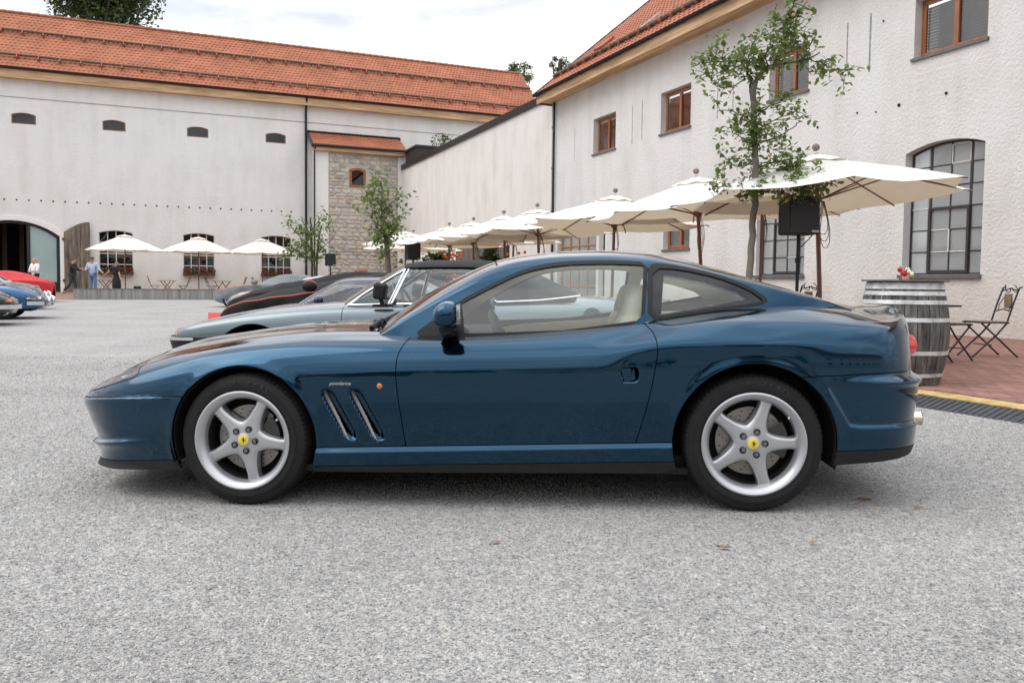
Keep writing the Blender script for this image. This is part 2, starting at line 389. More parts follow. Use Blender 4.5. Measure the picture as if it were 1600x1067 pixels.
ST = [
 (-1.115, 0.0, [(.140, -.075), (.20, -.075), (.30, -.066), (.38, -.024), (.46, 0), (.492, -.004), (.507, -.020), (.518, -.050)]),
 (-1.100, .30, [(.140, -.075), (.20, -.075), (.30, -.066), (.38, -.024), (.46, 0), (.494, -.004), (.511, -.022), (.525, -.055)]),
 (-1.045, .53, [(.140, -.070), (.20, -.070), (.30, -.060), (.38, -.022), (.46, 0), (.503, -.006), (.530, -.035), (.552, -.090)]),
 (-.945, .70, [(.145, -.060), (.20, -.060), (.30, -.045), (.40, -.012), (.48, 0), (.535, -.012), (.580, -.065), (.612, -.150)]),
 (-.75, .835, [(.150, -.045), (.21, -.045), (.31, -.020), (.42, 0), (.52, -.004), (.590, -.033), (.643, -.095), (.674, -.190)]),
 (-.50, .905, [(.165, -.030), (.22, -.028), (.33, -.010), (.45, 0), (.56, -.006), (.655, -.048), (.712, -.115), (.742, -.205)]),
 (-.25, .945, [(.180, -.022), (.23, -.020), (.35, -.008), (.48, 0), (.60, -.006), (.704, -.044), (.760, -.115), (.785, -.210)]),
 (0.00, .958, [(.180, -.022), (.25, -.020), (.37, -.010), (.50, 0), (.63, -.005), (.733, -.040), (.792, -.110), (.817, -.205)]),
 (.35, .960, [(.180, -.034), (.25, -.024), (.37, -.015), (.50, -.004), (.64, 0), (.747, -.032), (.811, -.098), (.838, -.190)]),
 (.80, .957, [(.180, -.036), (.26, -.024), (.38, -.014), (.52, -.003), (.66, 0), (.757, -.031), (.812, -.088), (.834, -.158)]),
 (1.30, .957, [(.182, -.036), (.27, -.024), (.39, -.014), (.53, -.003), (.67, 0), (.767, -.031), (.822, -.088), (.848, -.157)]),
 (1.72, .958, [(.185, -.036), (.28, -.024), (.40, -.014), (.54, -.003), (.68, -.001), (.780, -.034), (.842, -.094), (.874, -.158)]),
 (2.05, .963, [(.188, -.036), (.29, -.024), (.41, -.014), (.55, -.003), (.69, 0), (.795, -.020), (.862, -.070), (.902, -.150)]),
 (2.50, .968, [(.200, -.034), (.30, -.022), (.43, -.010), (.57, -.002), (.71, -.003), (.825, -.022), (.903, -.068), (.938, -.148)]),
 (2.85, .955, [(.228, -.035), (.31, -.025), (.44, -.012), (.57, -.003), (.71, -.004), (.822, -.026), (.896, -.074), (.928, -.148)]),
 (3.10, .900, [(.240, -.040), (.31, -.030), (.44, -.015), (.57, -.003), (.71, -.006), (.805, -.022), (.878, -.058), (.907, -.118)]),
 (3.265, .80, [(.250, -.050), (.31, -.035), (.44, -.020), (.57, -.006), (.70, -.012), (.795, -.024), (.868, -.045), (.899, -.090)]),
 (3.345, .66, [(.260, -.050), (.31, -.035), (.44, -.025), (.57, -.010), (.70, -.014), (.795, -.020), (.874, -.030), (.912, -.055)]),
 (3.385, .40, [(.270, -.050), (.31, -.035), (.44, -.030), (.57, -.012), (.70, -.018), (.80, -.024), (.925, -.016), (.955, -.030)]),
 (3.390, .0, [(.270, -.050), (.31, -.035), (.44, -.030), (.57, -.012), (.70, -.018), (.80, -.024), (.935, -.014), (.963, -.030)])]
ARF, ARR = (.010, .332, .373), (2.500, .332, .386)
SILL_T = lambda x: .301 + (x - .394) * .0232
def g1(a, s): return np.exp(-(a / s)**2)
def coupe_detail(x, y, z):
    d = np.zeros_like(x)
    # moulded ridge low on the nose
    zr = .264 + .05 * sstep(-1.05, -.45, x)
    d += .030 * np.where(z > zr, g1(z - zr, .012), g1(z - zr, .030)) * (1 - sstep(-.80, -.46, x))
    # bumper ledge under the bonnet line
    zl = np.interp(x, [-1.3, -1.06, -.95, -.80, -.658, -.48, -.308], [.493, .500, .511, .526, .537, .545, .549])
    d += .013 * np.clip((zl - z) / .006, 0, 1) * (1 - sstep(.01, .10, zl - z)) * (1 - sstep(-.55, -.30, x))
    # lip flare at the very bottom
    d += .016 * (1 - sstep(.135, .185, z)) * (1 - sstep(-.8, -.45, x))
    # rear bumper stands proud under its shut line, with a moulded recess
    zs = .661
    d += .046 * (1 - sstep(zs - .045, zs - .004, z)) * sstep(2.80, 3.33, x)
    rec = sdpoly([(2.812, .625), (2.888, .50), (2.94, .412), (3.0, .404), (3.5, .395), (3.5, .60), (2.95, .625)], x, z)
    d -= .016 * sstep(0, .020, rec) * sstep(2.78, 2.9, x)
    # rocker sill stands proud
    st = .301 + (x - .394) * .0232
    d += .020 * (1 - sstep(st - .030, st - .001, z)) * sstep(.30, .42, x) * (1 - sstep(2.08, 2.2, x))
    # wheel arch lips
    for cx, cz, r in (ARF, ARR):
        rr = np.hypot(x - cx, z - cz); d += .007 * g1(rr - r, .030) * (z > .2)
    # front wheel arch bulge and rear haunch that grows out of the door
    hz = .735 + .055 * sstep(1.72, 2.15, x)
    d += .018 * g1(z - hz - .02, .045) * sstep(1.74, 2.02, x) * (1 - sstep(2.5, 2.9, x))
    d -= .022 * g1(z - (hz + .085), .030) * sstep(1.70, 1.90, x) * (1 - sstep(1.98, 2.16, x))
    # two slanted side vents: scoops cut into the front wing
    for k in (0, 1):
        ox = .139 * k
        P = [(.400 + ox, .590), (.470 + ox, .594), (.520 + ox, .50), (.605 + ox, .336), (.528 + ox, .340), (.470 + ox, .45)]
        q = sdpoly(chaikin(P, 1, True), x, z)
        xl = np.interp(z, [.336, .45, .592], [.523 + ox, .470 + ox, .396 + ox])
        depth = .034 * np.clip(1 - (x - xl) / .10, 0, 1)
        d -= depth * sstep(0, .008, q)
    # door handle scoop
    hx = sdpoly([(1.866, .697), (1.954, .700), (1.959, .650), (1.948, .630), (1.884, .627)], x, z)
    d -= .012 * sstep(0, .005, hx) + .016 * sstep(.002, .012, hx) * sstep(1.915, 1.93, x) * (1 - .6 * sstep(1.93, 1.957, x))
    return d
TOPC = [(-1.09, .522), (-1.0, .560), (-.88, .625), (-.72, .705), (-.6, .762), (-.44, .805), (-.28, .828), (-.05, .858), (.12, .868), (.35, .872), (.70, .872), (1.6, .88), (2.0, .955), (2.2, .985), (2.5, 1.02), (2.75, 1.026), (2.9, 1.022), (3.05, 1.0), (3.18, .980), (3.30, .973), (3.42, .969)]
BD = Body(ST, ds=.0105, nv=16, smooth=8, detail=coupe_detail, topc=TOPC, valley=.016)
LIN = [(-1.3, .493), (-1.06, .500), (-.95, .511), (-.80, .526), (-.658, .537), (-.48, .545), (-.308, .549), (-.2, .552)]
DF = chaikin([(.827, .309), (.82, .366), (.79, .581), (.784, .695), (.792, .762), (.81, .80), (.835, .840)], 2)
DR = chaikin([(1.989, .904), (2.03, .866), (2.043, .819), (2.045, .76), (2.038, .713), (2.006, .546), (1.943, .333)], 2)
RS = [(2.6, .65), (2.727, .654), (2.993, .663), (3.2, .664), (3.35, .661), (3.6, .657)]
PAN = {
 'front_bumper': [(-1.3, .05)] + LIN + [(-.2, .05)],
 'front_wing': LIN + [(-.2, .30), (.394, .301)] + DF + [(.84, 1.2), (-1.3, 1.2)],
 'door': DF + [(.845, 1.2), (1.985, 1.2)] + DR,
 'rear_wing': [(2.114, .341)] + DR[::-1] + [(1.985, 1.2), (3.6, 1.2)] + RS[::-1] + [(2.6, .34)],
 'sill': [(.36, .235), (.36, .2995), (.394, .301), (.827, .309), (1.943, .333), (2.2, .343), (2.2, .248), (.389, .207), (.36, .207)],
 'rear_bumper': [(2.6, .05)] + RS + [(3.6, .05)]}
HL = chaikin([(-1.02, .515), (-.962, .536), (-.828, .566), (-.70, .605), (-.610, .630), (-.588, .648), (-.60, .672), (-.622, .70), (-.63, .78), (-1.02, .78)], 1, True)
side = BD.side; X, Y, Z = side.V[:, 0], side.V[:, 1], side.V[:, 2]
arch = np.minimum(np.hypot(X - ARF[0], Z - ARF[1]) - ARF[2], np.hypot(X - ARR[0], Z - ARR[1]) - ARR[2])
bodyS = {}
for nm, poly in PAN.items():
    f = sdpoly(poly, X, Z) - .0023
    if nm in ('front_bumper',): f = np.minimum.reduce([f, Z - (.169 + (X + 1.028) * .087), np.where(X < -.8, -sdpoly(chaikin([(-.44, .20), (.44, .20), (.40, .42), (-.40, .42)], 2, True), Y, Z), 1)])
    if nm == 'rear_bumper': f = np.minimum(f, Z - .302)
    f = np.minimum(f, arch)
    S = side.clip(f)
    if nm == 'front_wing':
        q = sdpoly(HL, S.V[:, 0], S.V[:, 2]); lampS = S.clip(q - .003); S = S.clip(-q - .003)
    bodyS[nm] = S
trim = {}
trim['front_lip'] = side.clip(np.minimum(np.minimum(.165 + (X + 1.028) * .087 - Z, -.2 - X), arch))
trim['sill_trim'] = side.clip(np.minimum(np.minimum(.205 + (X - .389) * .023 - Z, np.minimum(X - .365, 2.195 - X)), arch))
trim['rear_valance'] = side.clip(np.minimum(np.minimum(.298 - Z, X - 2.6), arch))
inner = side.clip(np.minimum(arch + .004, Z - .16)).offset(-.022)
# vents: mesh strip set in each scoop
top_f = BD.top(-1.2, .86); top_r = BD.top(1.99, 3.6)
x, y = top_f.V[:, 0], top_f.V[:, 1]
hood_line = .60 + .05 * (y / .7)**2 + 0 * x - .12 * (1 - (y / .75)**2)
LH = chaikin([(-1.03, .40), (-.97, .43), (-.80, .47), (-.66, .56), (-.62, .66), (-.64, .9), (-1.03, .9)], 1, True)
ql = sdpoly(LH, x, y)
seam = np.minimum(np.abs(y - np.interp(x, [-1.1, -.7, -.3, .2, .66], [.50, .52, .60, .655, .700])) - .002, 9)
hood = top_f.clip(np.minimum(np.minimum(np.interp(x, [-1.1, -.7, -.3, .2, .66], [.50, .52, .60, .655, .700]) - .0025 - y, hood_line - x), -ql - .002))
wing_top = top_f.clip(np.minimum(y - np.interp(x, [-1.1, -.7, -.3, .2, .66], [.50, .52, .60, .655, .700]) - .0025, -ql - .002))
lamp_top = top_f.clip(ql - .002)
cowl = top_f.clip(np.minimum(x - hood_line - .004, np.interp(x, [-1.1, -.7, -.3, .2, .66], [.50, .52, .60, .655, .700]) - y)).offset(-.018)
def both(S, name, m, rim=0., label=None):
    o = S.obj(name, m, coupe, rim); o2 = S.mirror().obj(name, m, coupe, rim)
    return o2, o       # near side (-y) first
def whole(S, name, m, rim=0.): return S.join(S.mirror()).obj(name, m, coupe, rim)
whole(bodyS['front_bumper'], 'front_bumper', BLUE, .014)
whole(bodyS['rear_bumper'], 'rear_bumper', BLUE, .014)
wn, wf = both(bodyS['front_wing'].join(wing_top), 'front_wing', BLUE, .016)
dn, df_ = both(bodyS['door'], 'door', BLUE, .016)
qn, qf = both(bodyS['rear_wing'], 'rear_wing', BLUE, .016)
both(bodyS['sill'], 'sill', BLUE, .012); both(trim['sill_trim'], 'sill_trim', BLACKPL, .01)
whole(trim['front_lip'], 'front_lip', BLACKPL, .012); whole(trim['rear_valance'], 'rear_valance', BLACKPL, .012)
inn = whole(inner, 'inner_shell', MATTBLK)
whole(hood, 'bonnet', BLUE, .014); whole(cowl, 'cowl_panel', BLACKPL)
# deck: boot lid and the panels beside it
x, y = top_r.V[:, 0], top_r.V[:, 1]
top_r = top_r.clip(np.maximum(y - np.interp(x, [1.9, 2.05, 2.3, 2.6, 2.8, 2.95], [.74, .735, .70, .64, .57, .40]), x - 2.90)); x, y = top_r.V[:, 0], top_r.V[:, 1]
bl = np.minimum(np.interp(x, [2.9, 3.4], [.60, .66]) - y, x - 2.955)
whole(top_r.clip(bl - .0025), 'boot_lid', BLUE, .014)
whole(top_r.clip(-bl - .0025), 'rear_deck', BLUE)
# head lamps
for S, sgn in ((lampS.join(lamp_top), 1), (lampS.join(lamp_top).mirror(), -1)):
    L = S.obj('headlamp', LENS, coupe)
    S.offset(-.045).obj('reflector', mat('lamp_bowl', (.50, .52, .55), .3, .35, var=.3, vs=9), L)
    b = MB()
    for (lx, ly, lz, r) in ((-.74, .66, .575, .052), (-.86, .56, .535, .045)):
        b.ball((lx, sgn * ly, lz), r, 12)
    b.build('lamp_unit', CHROME, L, True)
# ---- greenhouse
EX = [(.655, .840), (.80, .935), (1.0, 1.055), (1.256, 1.186), (1.4, 1.221), (1.6, 1.240), (1.8, 1.243), (2.0, 1.230), (2.2, 1.192), (2.4, 1.143), (2.6, 1.090), (2.8, 1.039), (2.95, 1.000), (3.10, .955)]
CC = [(.520, .868), (.68, .975), (.90, 1.105), (1.20, 1.232), (1.36, 1.262), (1.6, 1.283), (1.8, 1.286), (2.0, 1.276), (2.2, 1.243), (2.42, 1.182), (2.65, 1.113), (2.88, 1.048), (3.02, 1.006), (3.12, .972)]
gh = gh_srf(EX, CC, ([.5, .8, 1.3, 1.9, 2.05, 2.3, 2.6, 2.8, 2.95, 3.1, 3.3], [.735, .79, .798, .797, .788, .760, .705, .640, .57, .47, .35]),
            ([.5, .8, 1.3, 1.75, 2.0, 2.3, 2.6, 2.9, 3.2], [.82, .832, .846, .872, .902, .935, .975, .975, .94]))
X, Z, T, Q = gh.V[:, 0], gh.V[:, 2], gh.V[:, 6], gh.V[:, 7]; Yg = gh.V[:, 1]
DGO = chaikin([(.828, .836), (.95, .926), (1.06, 1.010), (1.228, 1.098), (1.349, 1.158), (1.472, 1.195), (1.6, 1.213), (1.76, 1.217), (1.90, 1.214), (2.026, 1.203), (2.018, 1.10), (1.996, .902), (1.77, .873), (1.6, .852), (1.24, .841), (1.0, .836)], 1, True)
DGI = [(1.102, .851), (1.092, .93), (1.078, 1.0), (1.15, 1.037)] + chaikin([(1.228, 1.077), (1.349, 1.138), (1.472, 1.175), (1.6, 1.192), (1.76, 1.197), (1.90, 1.194), (2.006, 1.186)], 1) + [(1.998, 1.10), (1.980, .914), (1.77, .886), (1.6, .866), (1.24, .854)]
QWO = chaikin([(2.032, 1.196), (2.024, 1.10), (2.012, .905), (2.166, .930), (2.356, .958), (2.50, .974), (2.585, .985), (2.622, 1.003), (2.600, 1.030), (2.528, 1.078), (2.376, 1.139), (2.185, 1.185), (2.10, 1.196)], 1, True)
QWI = chaikin([(2.050, 1.172), (2.046, 1.05), (2.036, .926), (2.166, .944), (2.356, .973), (2.50, .988), (2.575, .999), (2.592, 1.007), (2.575, 1.022), (2.52, 1.062), (2.376, 1.121), (2.185, 1.166)], 1, True)
QWC = [(2.105, 1.140), (2.080, .943), (2.20, .960), (2.35, .985), (2.505, 1.012), (2.46, 1.048), (2.309, 1.098)]
qs = Q < .2
dgo = np.where(qs, sdpoly(DGO, X, Z), -1); qwo = np.where(qs, sdpoly(QWO, X, Z), -1)
ws = np.minimum(np.minimum(T - .12, 3.05 - T), np.minimum(Q - .06 - .02 * (T > 2.9), 9))
rg = np.minimum(np.minimum(T - 8.35, 11.72 - T), Q - .30)
frame = gh.clip(np.minimum.reduce([-dgo, -qwo, -ws, -rg]))
fr_o = whole(frame, 'roof', BLUE, .012)
def ring(outer, inner_, off=.0035):
    S = gh.clip(outer); return S.clip(-sdpoly(inner_, S.V[:, 0], S.V[:, 2])).offset(off)
for S in (ring(dgo, DGI).join(ring(qwo, QWI)),):
    both(S, 'window_gasket', GASKET, .010)
dg = gh.clip(np.where(qs, sdpoly(DGI, X, Z), -1)).offset(-.004)
both(dg, 'side_window', CARGLASS)
qg = gh.clip(np.where(qs, sdpoly(QWI, X, Z), -1)).offset(-.004)
qq = sdpoly(QWC, qg.V[:, 0], qg.V[:, 2]); 
n_, f_ = both(qg.clip(qq), 'quarter_window', CARGLASS)
qb = qg.clip(-qq); qb.obj('glass_border', FRIT, f_); qb.mirror().obj('glass_border', FRIT, n_)
wsO = whole(gh.clip(ws - .001).offset(-.004), 'windscreen', WSGLASS)
wse = gh.clip(ws - .001); k = np.minimum(np.minimum(wse.V[:, 6] - .20, 3.0 - wse.V[:, 6]), wse.V[:, 7] - .09); whole(wse.clip(-k).offset(-.0025), 'windscreen_seal', GASKET)
rgO = whole(gh.clip(rg - .001).offset(-.004), 'rear_window', WSGLASS)
rge = gh.clip(rg - .001); k = np.minimum(np.minimum(rge.V[:, 6] - 8.50, 11.62 - rge.V[:, 6]), rge.V[:, 7] - .34); whole(rge.clip(-k).offset(-.0025), 'rear_window_seal', GASKET)
qt = gh.clip(np.where(qs, qwo + .012, -1)); qt = qt.clip(-sdpoly(QWC, qt.V[:, 0], qt.V[:, 2]) - .004).offset(-.030); both(qt, 'quarter_trim', CREAM)
# cream headliner and pillar trim just inside the painted shell
hl = gh.clip(np.minimum.reduce([-dgo - .0, -qwo, -ws, -rg, Z - .86, 11.2 - T])).offset(-.028)
whole(hl, 'headliner', CREAM)
# ---- cabin
def sec_loft(secs, n=20, power=3.):
    """secs: (centre xyz, half a (x dir), half b (y dir)) superellipse sections stacked upward"""
    V = []; F = []
    for (cx, cy, cz), a, b in secs:
        for k in range(n):
            t = 2 * math.pi * k / n; c, s = math.cos(t), math.sin(t)
            V.append((cx + a * math.copysign(abs(c)**(2 / power), c), cy + b * math.copysign(abs(s)**(2 / power), s), cz))
    for i in range(len(secs) - 1):
        for k in range(n): F.append((i * n + k, i * n + (k + 1) % n, i * n + n + (k + 1) % n, i * n + n + k))
    F += [tuple(range(n - 1, -1, -1)), tuple(range((len(secs) - 1) * n, len(secs) * n))]
    return V, F
for sy in (-.37, .37):
    b = MB()
    b.add(*sec_loft([((1.62, sy, .30), .26, .24), ((1.60, sy, .44), .27, .25), ((1.60, sy, .50), .25, .23), ((1.62, sy, .515), .2, .18)]))
    b.add(*sec_loft([((1.84, sy, .42), .08, .22), ((1.88, sy, .62), .085, .25), ((1.93, sy, .80), .08, .235), ((1.955, sy, .90), .07, .19), ((1.965, sy, .925), .06, .15)]))
    b.add(*sec_loft([((1.955, sy, .905), .05, .115), ((1.965, sy, .95), .058, .135), ((1.985, sy, 1.03), .055, .13), ((1.995, sy, 1.075), .045, .105), ((2.0, sy, 1.09), .03, .07)]))
    b.build('seat', CREAM, coupe, True, 60)
for sg in (-1, 1):
    M_ = Matrix.Translation((0, sg * .745, 0))
    MB().prism([(1.05, .35), (1.05, .79), (1.30, .825), (1.95, .868), (2.0, .80), (1.95, .35)], -.03, .03, M_ @ Matrix(((1, 0, 0, 0), (0, 0, 1, 0), (0, 1, 0, 0), (0, 0, 0, 1)))).build('door_card', CREAM, coupe)
MB().box(2.12, 2.62, -.62, .62, .80, .915, bev=.03).box(2.5, 2.82, -.58, .58, .80, .955, bev=.03).build('rear_shelf', CREAM, coupe)
b = MB(); b.add(*sec_loft([((.98, 0, .55), .22, .74), ((.98, 0, .72), .25, .75), ((.97, 0, .80), .24, .74), ((.93, 0, .832), .19, .70)], 28, 4.)); b.build('dashboard', DARKIN, coupe, True, 50)
b = MB()
M_ = Matrix.Translation((1.26, -.37, .78)) @ Matrix.Rotation(R_(68), 4, 'Y')
b.lathe([(.178 + .014 * math.cos(t), .014 * math.sin(t)) for t in np.linspace(0, 2 * math.pi, 9)[:-1]], 36, M_, True)
b.lathe([(.055, -.02), (.055, .015), (.03, .03), (0, .032)], 18, M_)
for a in (R_(90), R_(210), R_(330)):
    b.tube([M_ @ Vector((.04 * math.cos(a), .04 * math.sin(a), 0)), M_ @ Vector((.17 * math.cos(a), .17 * math.sin(a), 0))], .012, 6)
b.tube([(1.25, -.37, .775), (1.0, -.37, .68)], .03, 8)
b.build('steering_wheel', DARKIN, coupe, True)
MB().box(.95, 2.6, -.78, .78, .16, .24).build('cabin_floor', DARKIN, coupe)
b = MB(); b.add(*sec_loft([((1.22, 0, 1.14), .012, .10), ((1.225, 0, 1.165), .02, .125), ((1.23, 0, 1.19), .016, .115)])); b.build('inside_mirror', DARKIN, coupe, True)
# engine bay / floor block so no light leaks through the body
MB().box(-.72, .9, -.52, .52, .20, .48).box(.3, 2.2, -.88, .88, .17, .20).box(2.6, 3.2, -.6, .6, .24, .72).build('underbody', MATTBLK, coupe)
# egg-crate radiator grille in the nose
for k in range(7): MB().tube([(-1.075 + .09 * (y_ / .4)**2, y_, .225 + k * .030) for y_ in np.linspace(-.38, .38, 9)], .004, 5).build('grille_bar', mat('grille_alu', (.35, .35, .36), .4, .9), coupe)
for k in range(13): y_ = -.36 + k * .06; MB().tube([(-1.072 + .09 * (y_ / .4)**2, y_, .21), (-1.072 + .09 * (y_ / .4)**2, y_, .41)], .004, 5).build('grille_bar', mat('grille_alu', (0, 0, 0)), coupe)
# wheel wells
for cx, cz, r in (ARF, ARR):
    for sg in (-1, 1):
        V = []; F = []; n = 40
        for yy in (.925, .30):
            for k in range(n + 1): t = math.pi * (-.10 + 1.20 * k / n); V.append((cx + (r + .014) * math.cos(t), sg * yy, cz + (r + .014) * math.sin(t)))
        for k in range(n): F.append((k, k + 1, n + 2 + k, n + 1 + k))
        F.append(tuple(range(n + 1, 2 * n + 2)))
        mk('wheel_well', V, F, MATTBLK, coupe, True)
# ---- side vents: dark slot with a woven mesh strip
for sg in (1, -1):
    for k in (0, 1):
        ox = .139 * k
        V = []; F = []; n = 26
        for i in range(n + 1):
            t = i / n; z_ = .583 - t * .240; xl = np.interp(z_, [.343, .45, .583], [.5235 + ox, .472 + ox, .402 + ox]); wd = .030 - .008 * t
            V += [(xl + .002, sg * .929, z_), (xl + wd, sg * .934, z_)]
        for i in range(n): F.append((2 * i, 2 * i + 1, 2 * i + 3, 2 * i + 2))
        vent = mk('side_vent', V, F, MATTBLK, coupe)
        b = MB()
        for i in range(34):
            t = (i + .5) / 34; z_ = .583 - t * .240
            xl = np.interp(z_, [.343, .45, .583], [.5235 + ox, .472 + ox, .402 + ox]); wd = .030 - .008 * t
            b.tube([(xl + .003, sg * .933, z_ + .004), (xl + wd, sg * .938, z_ - .005)], .0013, 4, False)
            b.tube([(xl + .003, sg * .933, z_ - .005), (xl + wd, sg * .938, z_ + .004)], .0013, 4, False)
        b.build('grille_mesh', mat('mesh_wire', (.5, .48, .45), .35, .9), vent)['kind'] = 'stuff'
# side repeater, badge script, handle, lock, fuel flap, exhaust, tail lamps
b = MB()
for sg in (-1, 1):
    MB().ball((.705, sg * .952, .606), .016, 12, (1, .6, 1)).build('side_repeater', AMBER, coupe, True)
    V, F = text_mesh('pininfarina', .030, .0006, .35)
    wtx = max(v[0] for v in V); sx = .108 / wtx
    if sg < 0: VV = [(.456 + v[0] * sx, -.9595 - v[2], .611 + v[1] * .8) for v in V]
    else: VV = [(.564 - v[0] * sx, .9595 + v[2], .611 + v[1] * .8) for v in V]
    mk('script_badge', VV, F if sg < 0 else [f[::-1] for f in F], CHROME, wn if sg < 0 else wf)
    h = MB(); y0 = .950
    h.add([(1.8715, sg * .9580, .6935), (1.916, sg * .9600, .6945), (1.930, sg * .9600, .634), (1.888, sg * .9590, .632), (1.8715, sg * (y0 - .012), .6935), (1.916, sg * (y0 - .012), .6945), (1.930, sg * (y0 - .012), .634), (1.888, sg * (y0 - .012), .632)], [(0, 1, 2, 3), (4, 7, 6, 5), (0, 4, 5, 1), (1, 5, 6, 2), (2, 6, 7, 3), (3, 7, 4, 0)] if sg < 0 else [(3, 2, 1, 0), (5, 6, 7, 4), (1, 5, 4, 0), (2, 6, 5, 1), (3, 7, 6, 2), (0, 4, 7, 3)])
    h.build('handle', BLUE, dn if sg < 0 else df_)
    M_ = Matrix.Translation((1.975, sg * .956, .703)) @ Matrix.Rotation(R_(90), 4, 'X')
    MB().lathe([(.008, -.004), (.008, .003), (.005, .004)], 12, M_).build('lock', BLACKPL, dn if sg < 0 else df_)
    # round tail lamps set in the tail panel
    for yy, rr in ((.60, .062), (.43, .060)):
        M_ = Matrix.Translation((3.302 if yy > .5 else 3.335, sg * yy, .775)) @ Matrix.Rotation(R_(90), 4, 'Y') @ Matrix.Rotation(R_((-28 if yy > .5 else -12) * -sg), 4, 'X')
        tl = MB().lathe([(rr, -.03), (rr, .030), (rr * .93, .044), (rr * .6, .054), (0, .058)], 26, M_).build('tail_lamp', REDLENS, coupe, True)
    for yy in (.50, .40):
        M_ = Matrix.Translation((3.30, sg * yy, .390)) @ Matrix.Rotation(R_(90), 4, 'Y')
        MB().lathe([(.030, 0), (.036, .02), (.036, .135), (.040, .142), (.034, .142), (.032, .02)], 22, M_).build('exhaust_pipe', mat('exhaust_steel', (.75, .66, .52), .14, 1.), coupe, True)
b = MB(); b.box(2.470, 2.535, -.822, -.790, .922, .934, bev=.004); b.build('fuel_flap', BLACKPL, qn)
# ---- door mirrors
for sg in (-1, 1):
    secs = []
    for (yy, a, c, x0, z0) in ((.80, .028, .028, 1.045, .885), (.845, .036, .032, 1.038, .890), (.870, .052, .050, 1.036, .930), (.895, .056, .060, 1.036, .952), (.96, .058, .063, 1.036, .955), (1.01, .057, .060, 1.037, .954), (1.04, .050, .050, 1.040, .952), (1.055, .035, .032, 1.044, .950), (1.06, .015, .012, 1.048, .950)):
        secs.append((yy, a, c, x0, z0))
    V = []; F = []; n = 28
    for yy, a, c, x0, z0 in secs:
        for k in range(n):
            t = 2 * math.pi * k / n; cs, sn = math.cos(t), math.sin(t)
            px = x0 + a * math.copysign(abs(cs)**.55, cs) * (1.0 if cs > 0 else 1.0); pz = z0 + c * math.copysign(abs(sn)**.66, sn)
            if cs < 0 and sn > 0: px += .030 * sn * min(1, c / .07)      # raked front edge
            V.append((px, sg * yy, pz))
    for i in range(len(secs) - 1):
        for k in range(n):
            f = (i * n + k, i * n + (k + 1) % n, i * n + n + (k + 1) % n, i * n + n + k); F.append(f if sg > 0 else f[::-1])
    F.append(tuple(range((len(secs) - 1) * n, len(secs) * n)) if sg > 0 else tuple(range((len(secs) - 1) * n, len(secs) * n))[::-1])
    mo = mk('door_mirror', V, F, BLUE, coupe, True, None, 50)
    MB().add([(1.0955, sg * .885, .905), (1.0955, sg * 1.02, .907), (1.0955, sg * 1.035, .952), (1.0955, sg * 1.02, 1.000), (1.0955, sg * .895, 1.003)], [(0, 1, 2, 3, 4), (4, 3, 2, 1, 0)]).build('mirror_glass', CHROME, mo)
    b = MB(); b.tube([(1.03, sg * .77, .862), (1.025, sg * .85, .872), (1.025, sg * .93, .882)], [.040, .040, .030], 12); b.box(.985, 1.075, sg * .84 - .04, sg * .84 + .11 * (sg > 0) + .04 * (sg < 0) , .858, .900, bev=.012)
    b.build('mirror_foot', BLACKPL, mo, True)
# wipers in the cowl well
b = MB()
for p in ([(.60, -.50, .895), (.63, -.15, .935), (.66, .10, .955)], [(.56, .02, .915), (.61, .3, .935), (.66, .52, .93)]):
    b.tube(p, .010, 6); b.tube([(q[0] + .03, q[1], q[2] - .012) for q in p], .006, 5)
    b.tube([(p[0][0], p[0][1], p[0][2] - .05), p[0]], .018, 8)
b.tube([(.58, -.60, .87), (.60, -.45, .905), (.63, -.40, .885)], .014, 6)
b.build('wiper', BLACKPL, coupe, True)
# ---- wheels: local axis +h points outward
def star_spokes(R1=.224, a0=.0, rot=0.):
    V = []; F = []; nr, nl = 40, 17; t36 = math.tan(R_(36))
    for k in range(5):
        A = rot + k * R_(72); ca, sa = math.cos(A), math.sin(A); b = len(V)
        for i in range(nr + 1):
            r = .026 + (R1 - .026) * i / nr
            w_ = .0270 + .0110 * (1 - i / nr) + .085 * math.exp(-(r - .035) / .028) + .012 * math.exp((r - R1) / .012)
            wl = min(w_, r * t36)
            h0 = a0 - .016 + .004 * math.cos(min(1, r / .12) * math.pi) - .008 * max(0, (r - .10) / .12)**1.5
            for j in range(-1, nl + 1):
                u = max(-1, min(1, 2 * j / (nl - 1) - 1)); l = u * wl; tt = abs(l) / w_
                h = h0 - .011 * tt**3.0 - .006 * tt**8
                if j in (-1, nl): h = h0 - .052
                V.append((r * ca - l * sa, r * sa + l * ca, h))
        m = nl + 2
        for i in range(nr):
            for j in range(m - 1): F.append((b + i * m + j, b + (i + 1) * m + j, b + (i + 1) * m + j + 1, b + i * m + j + 1))
    return V, F
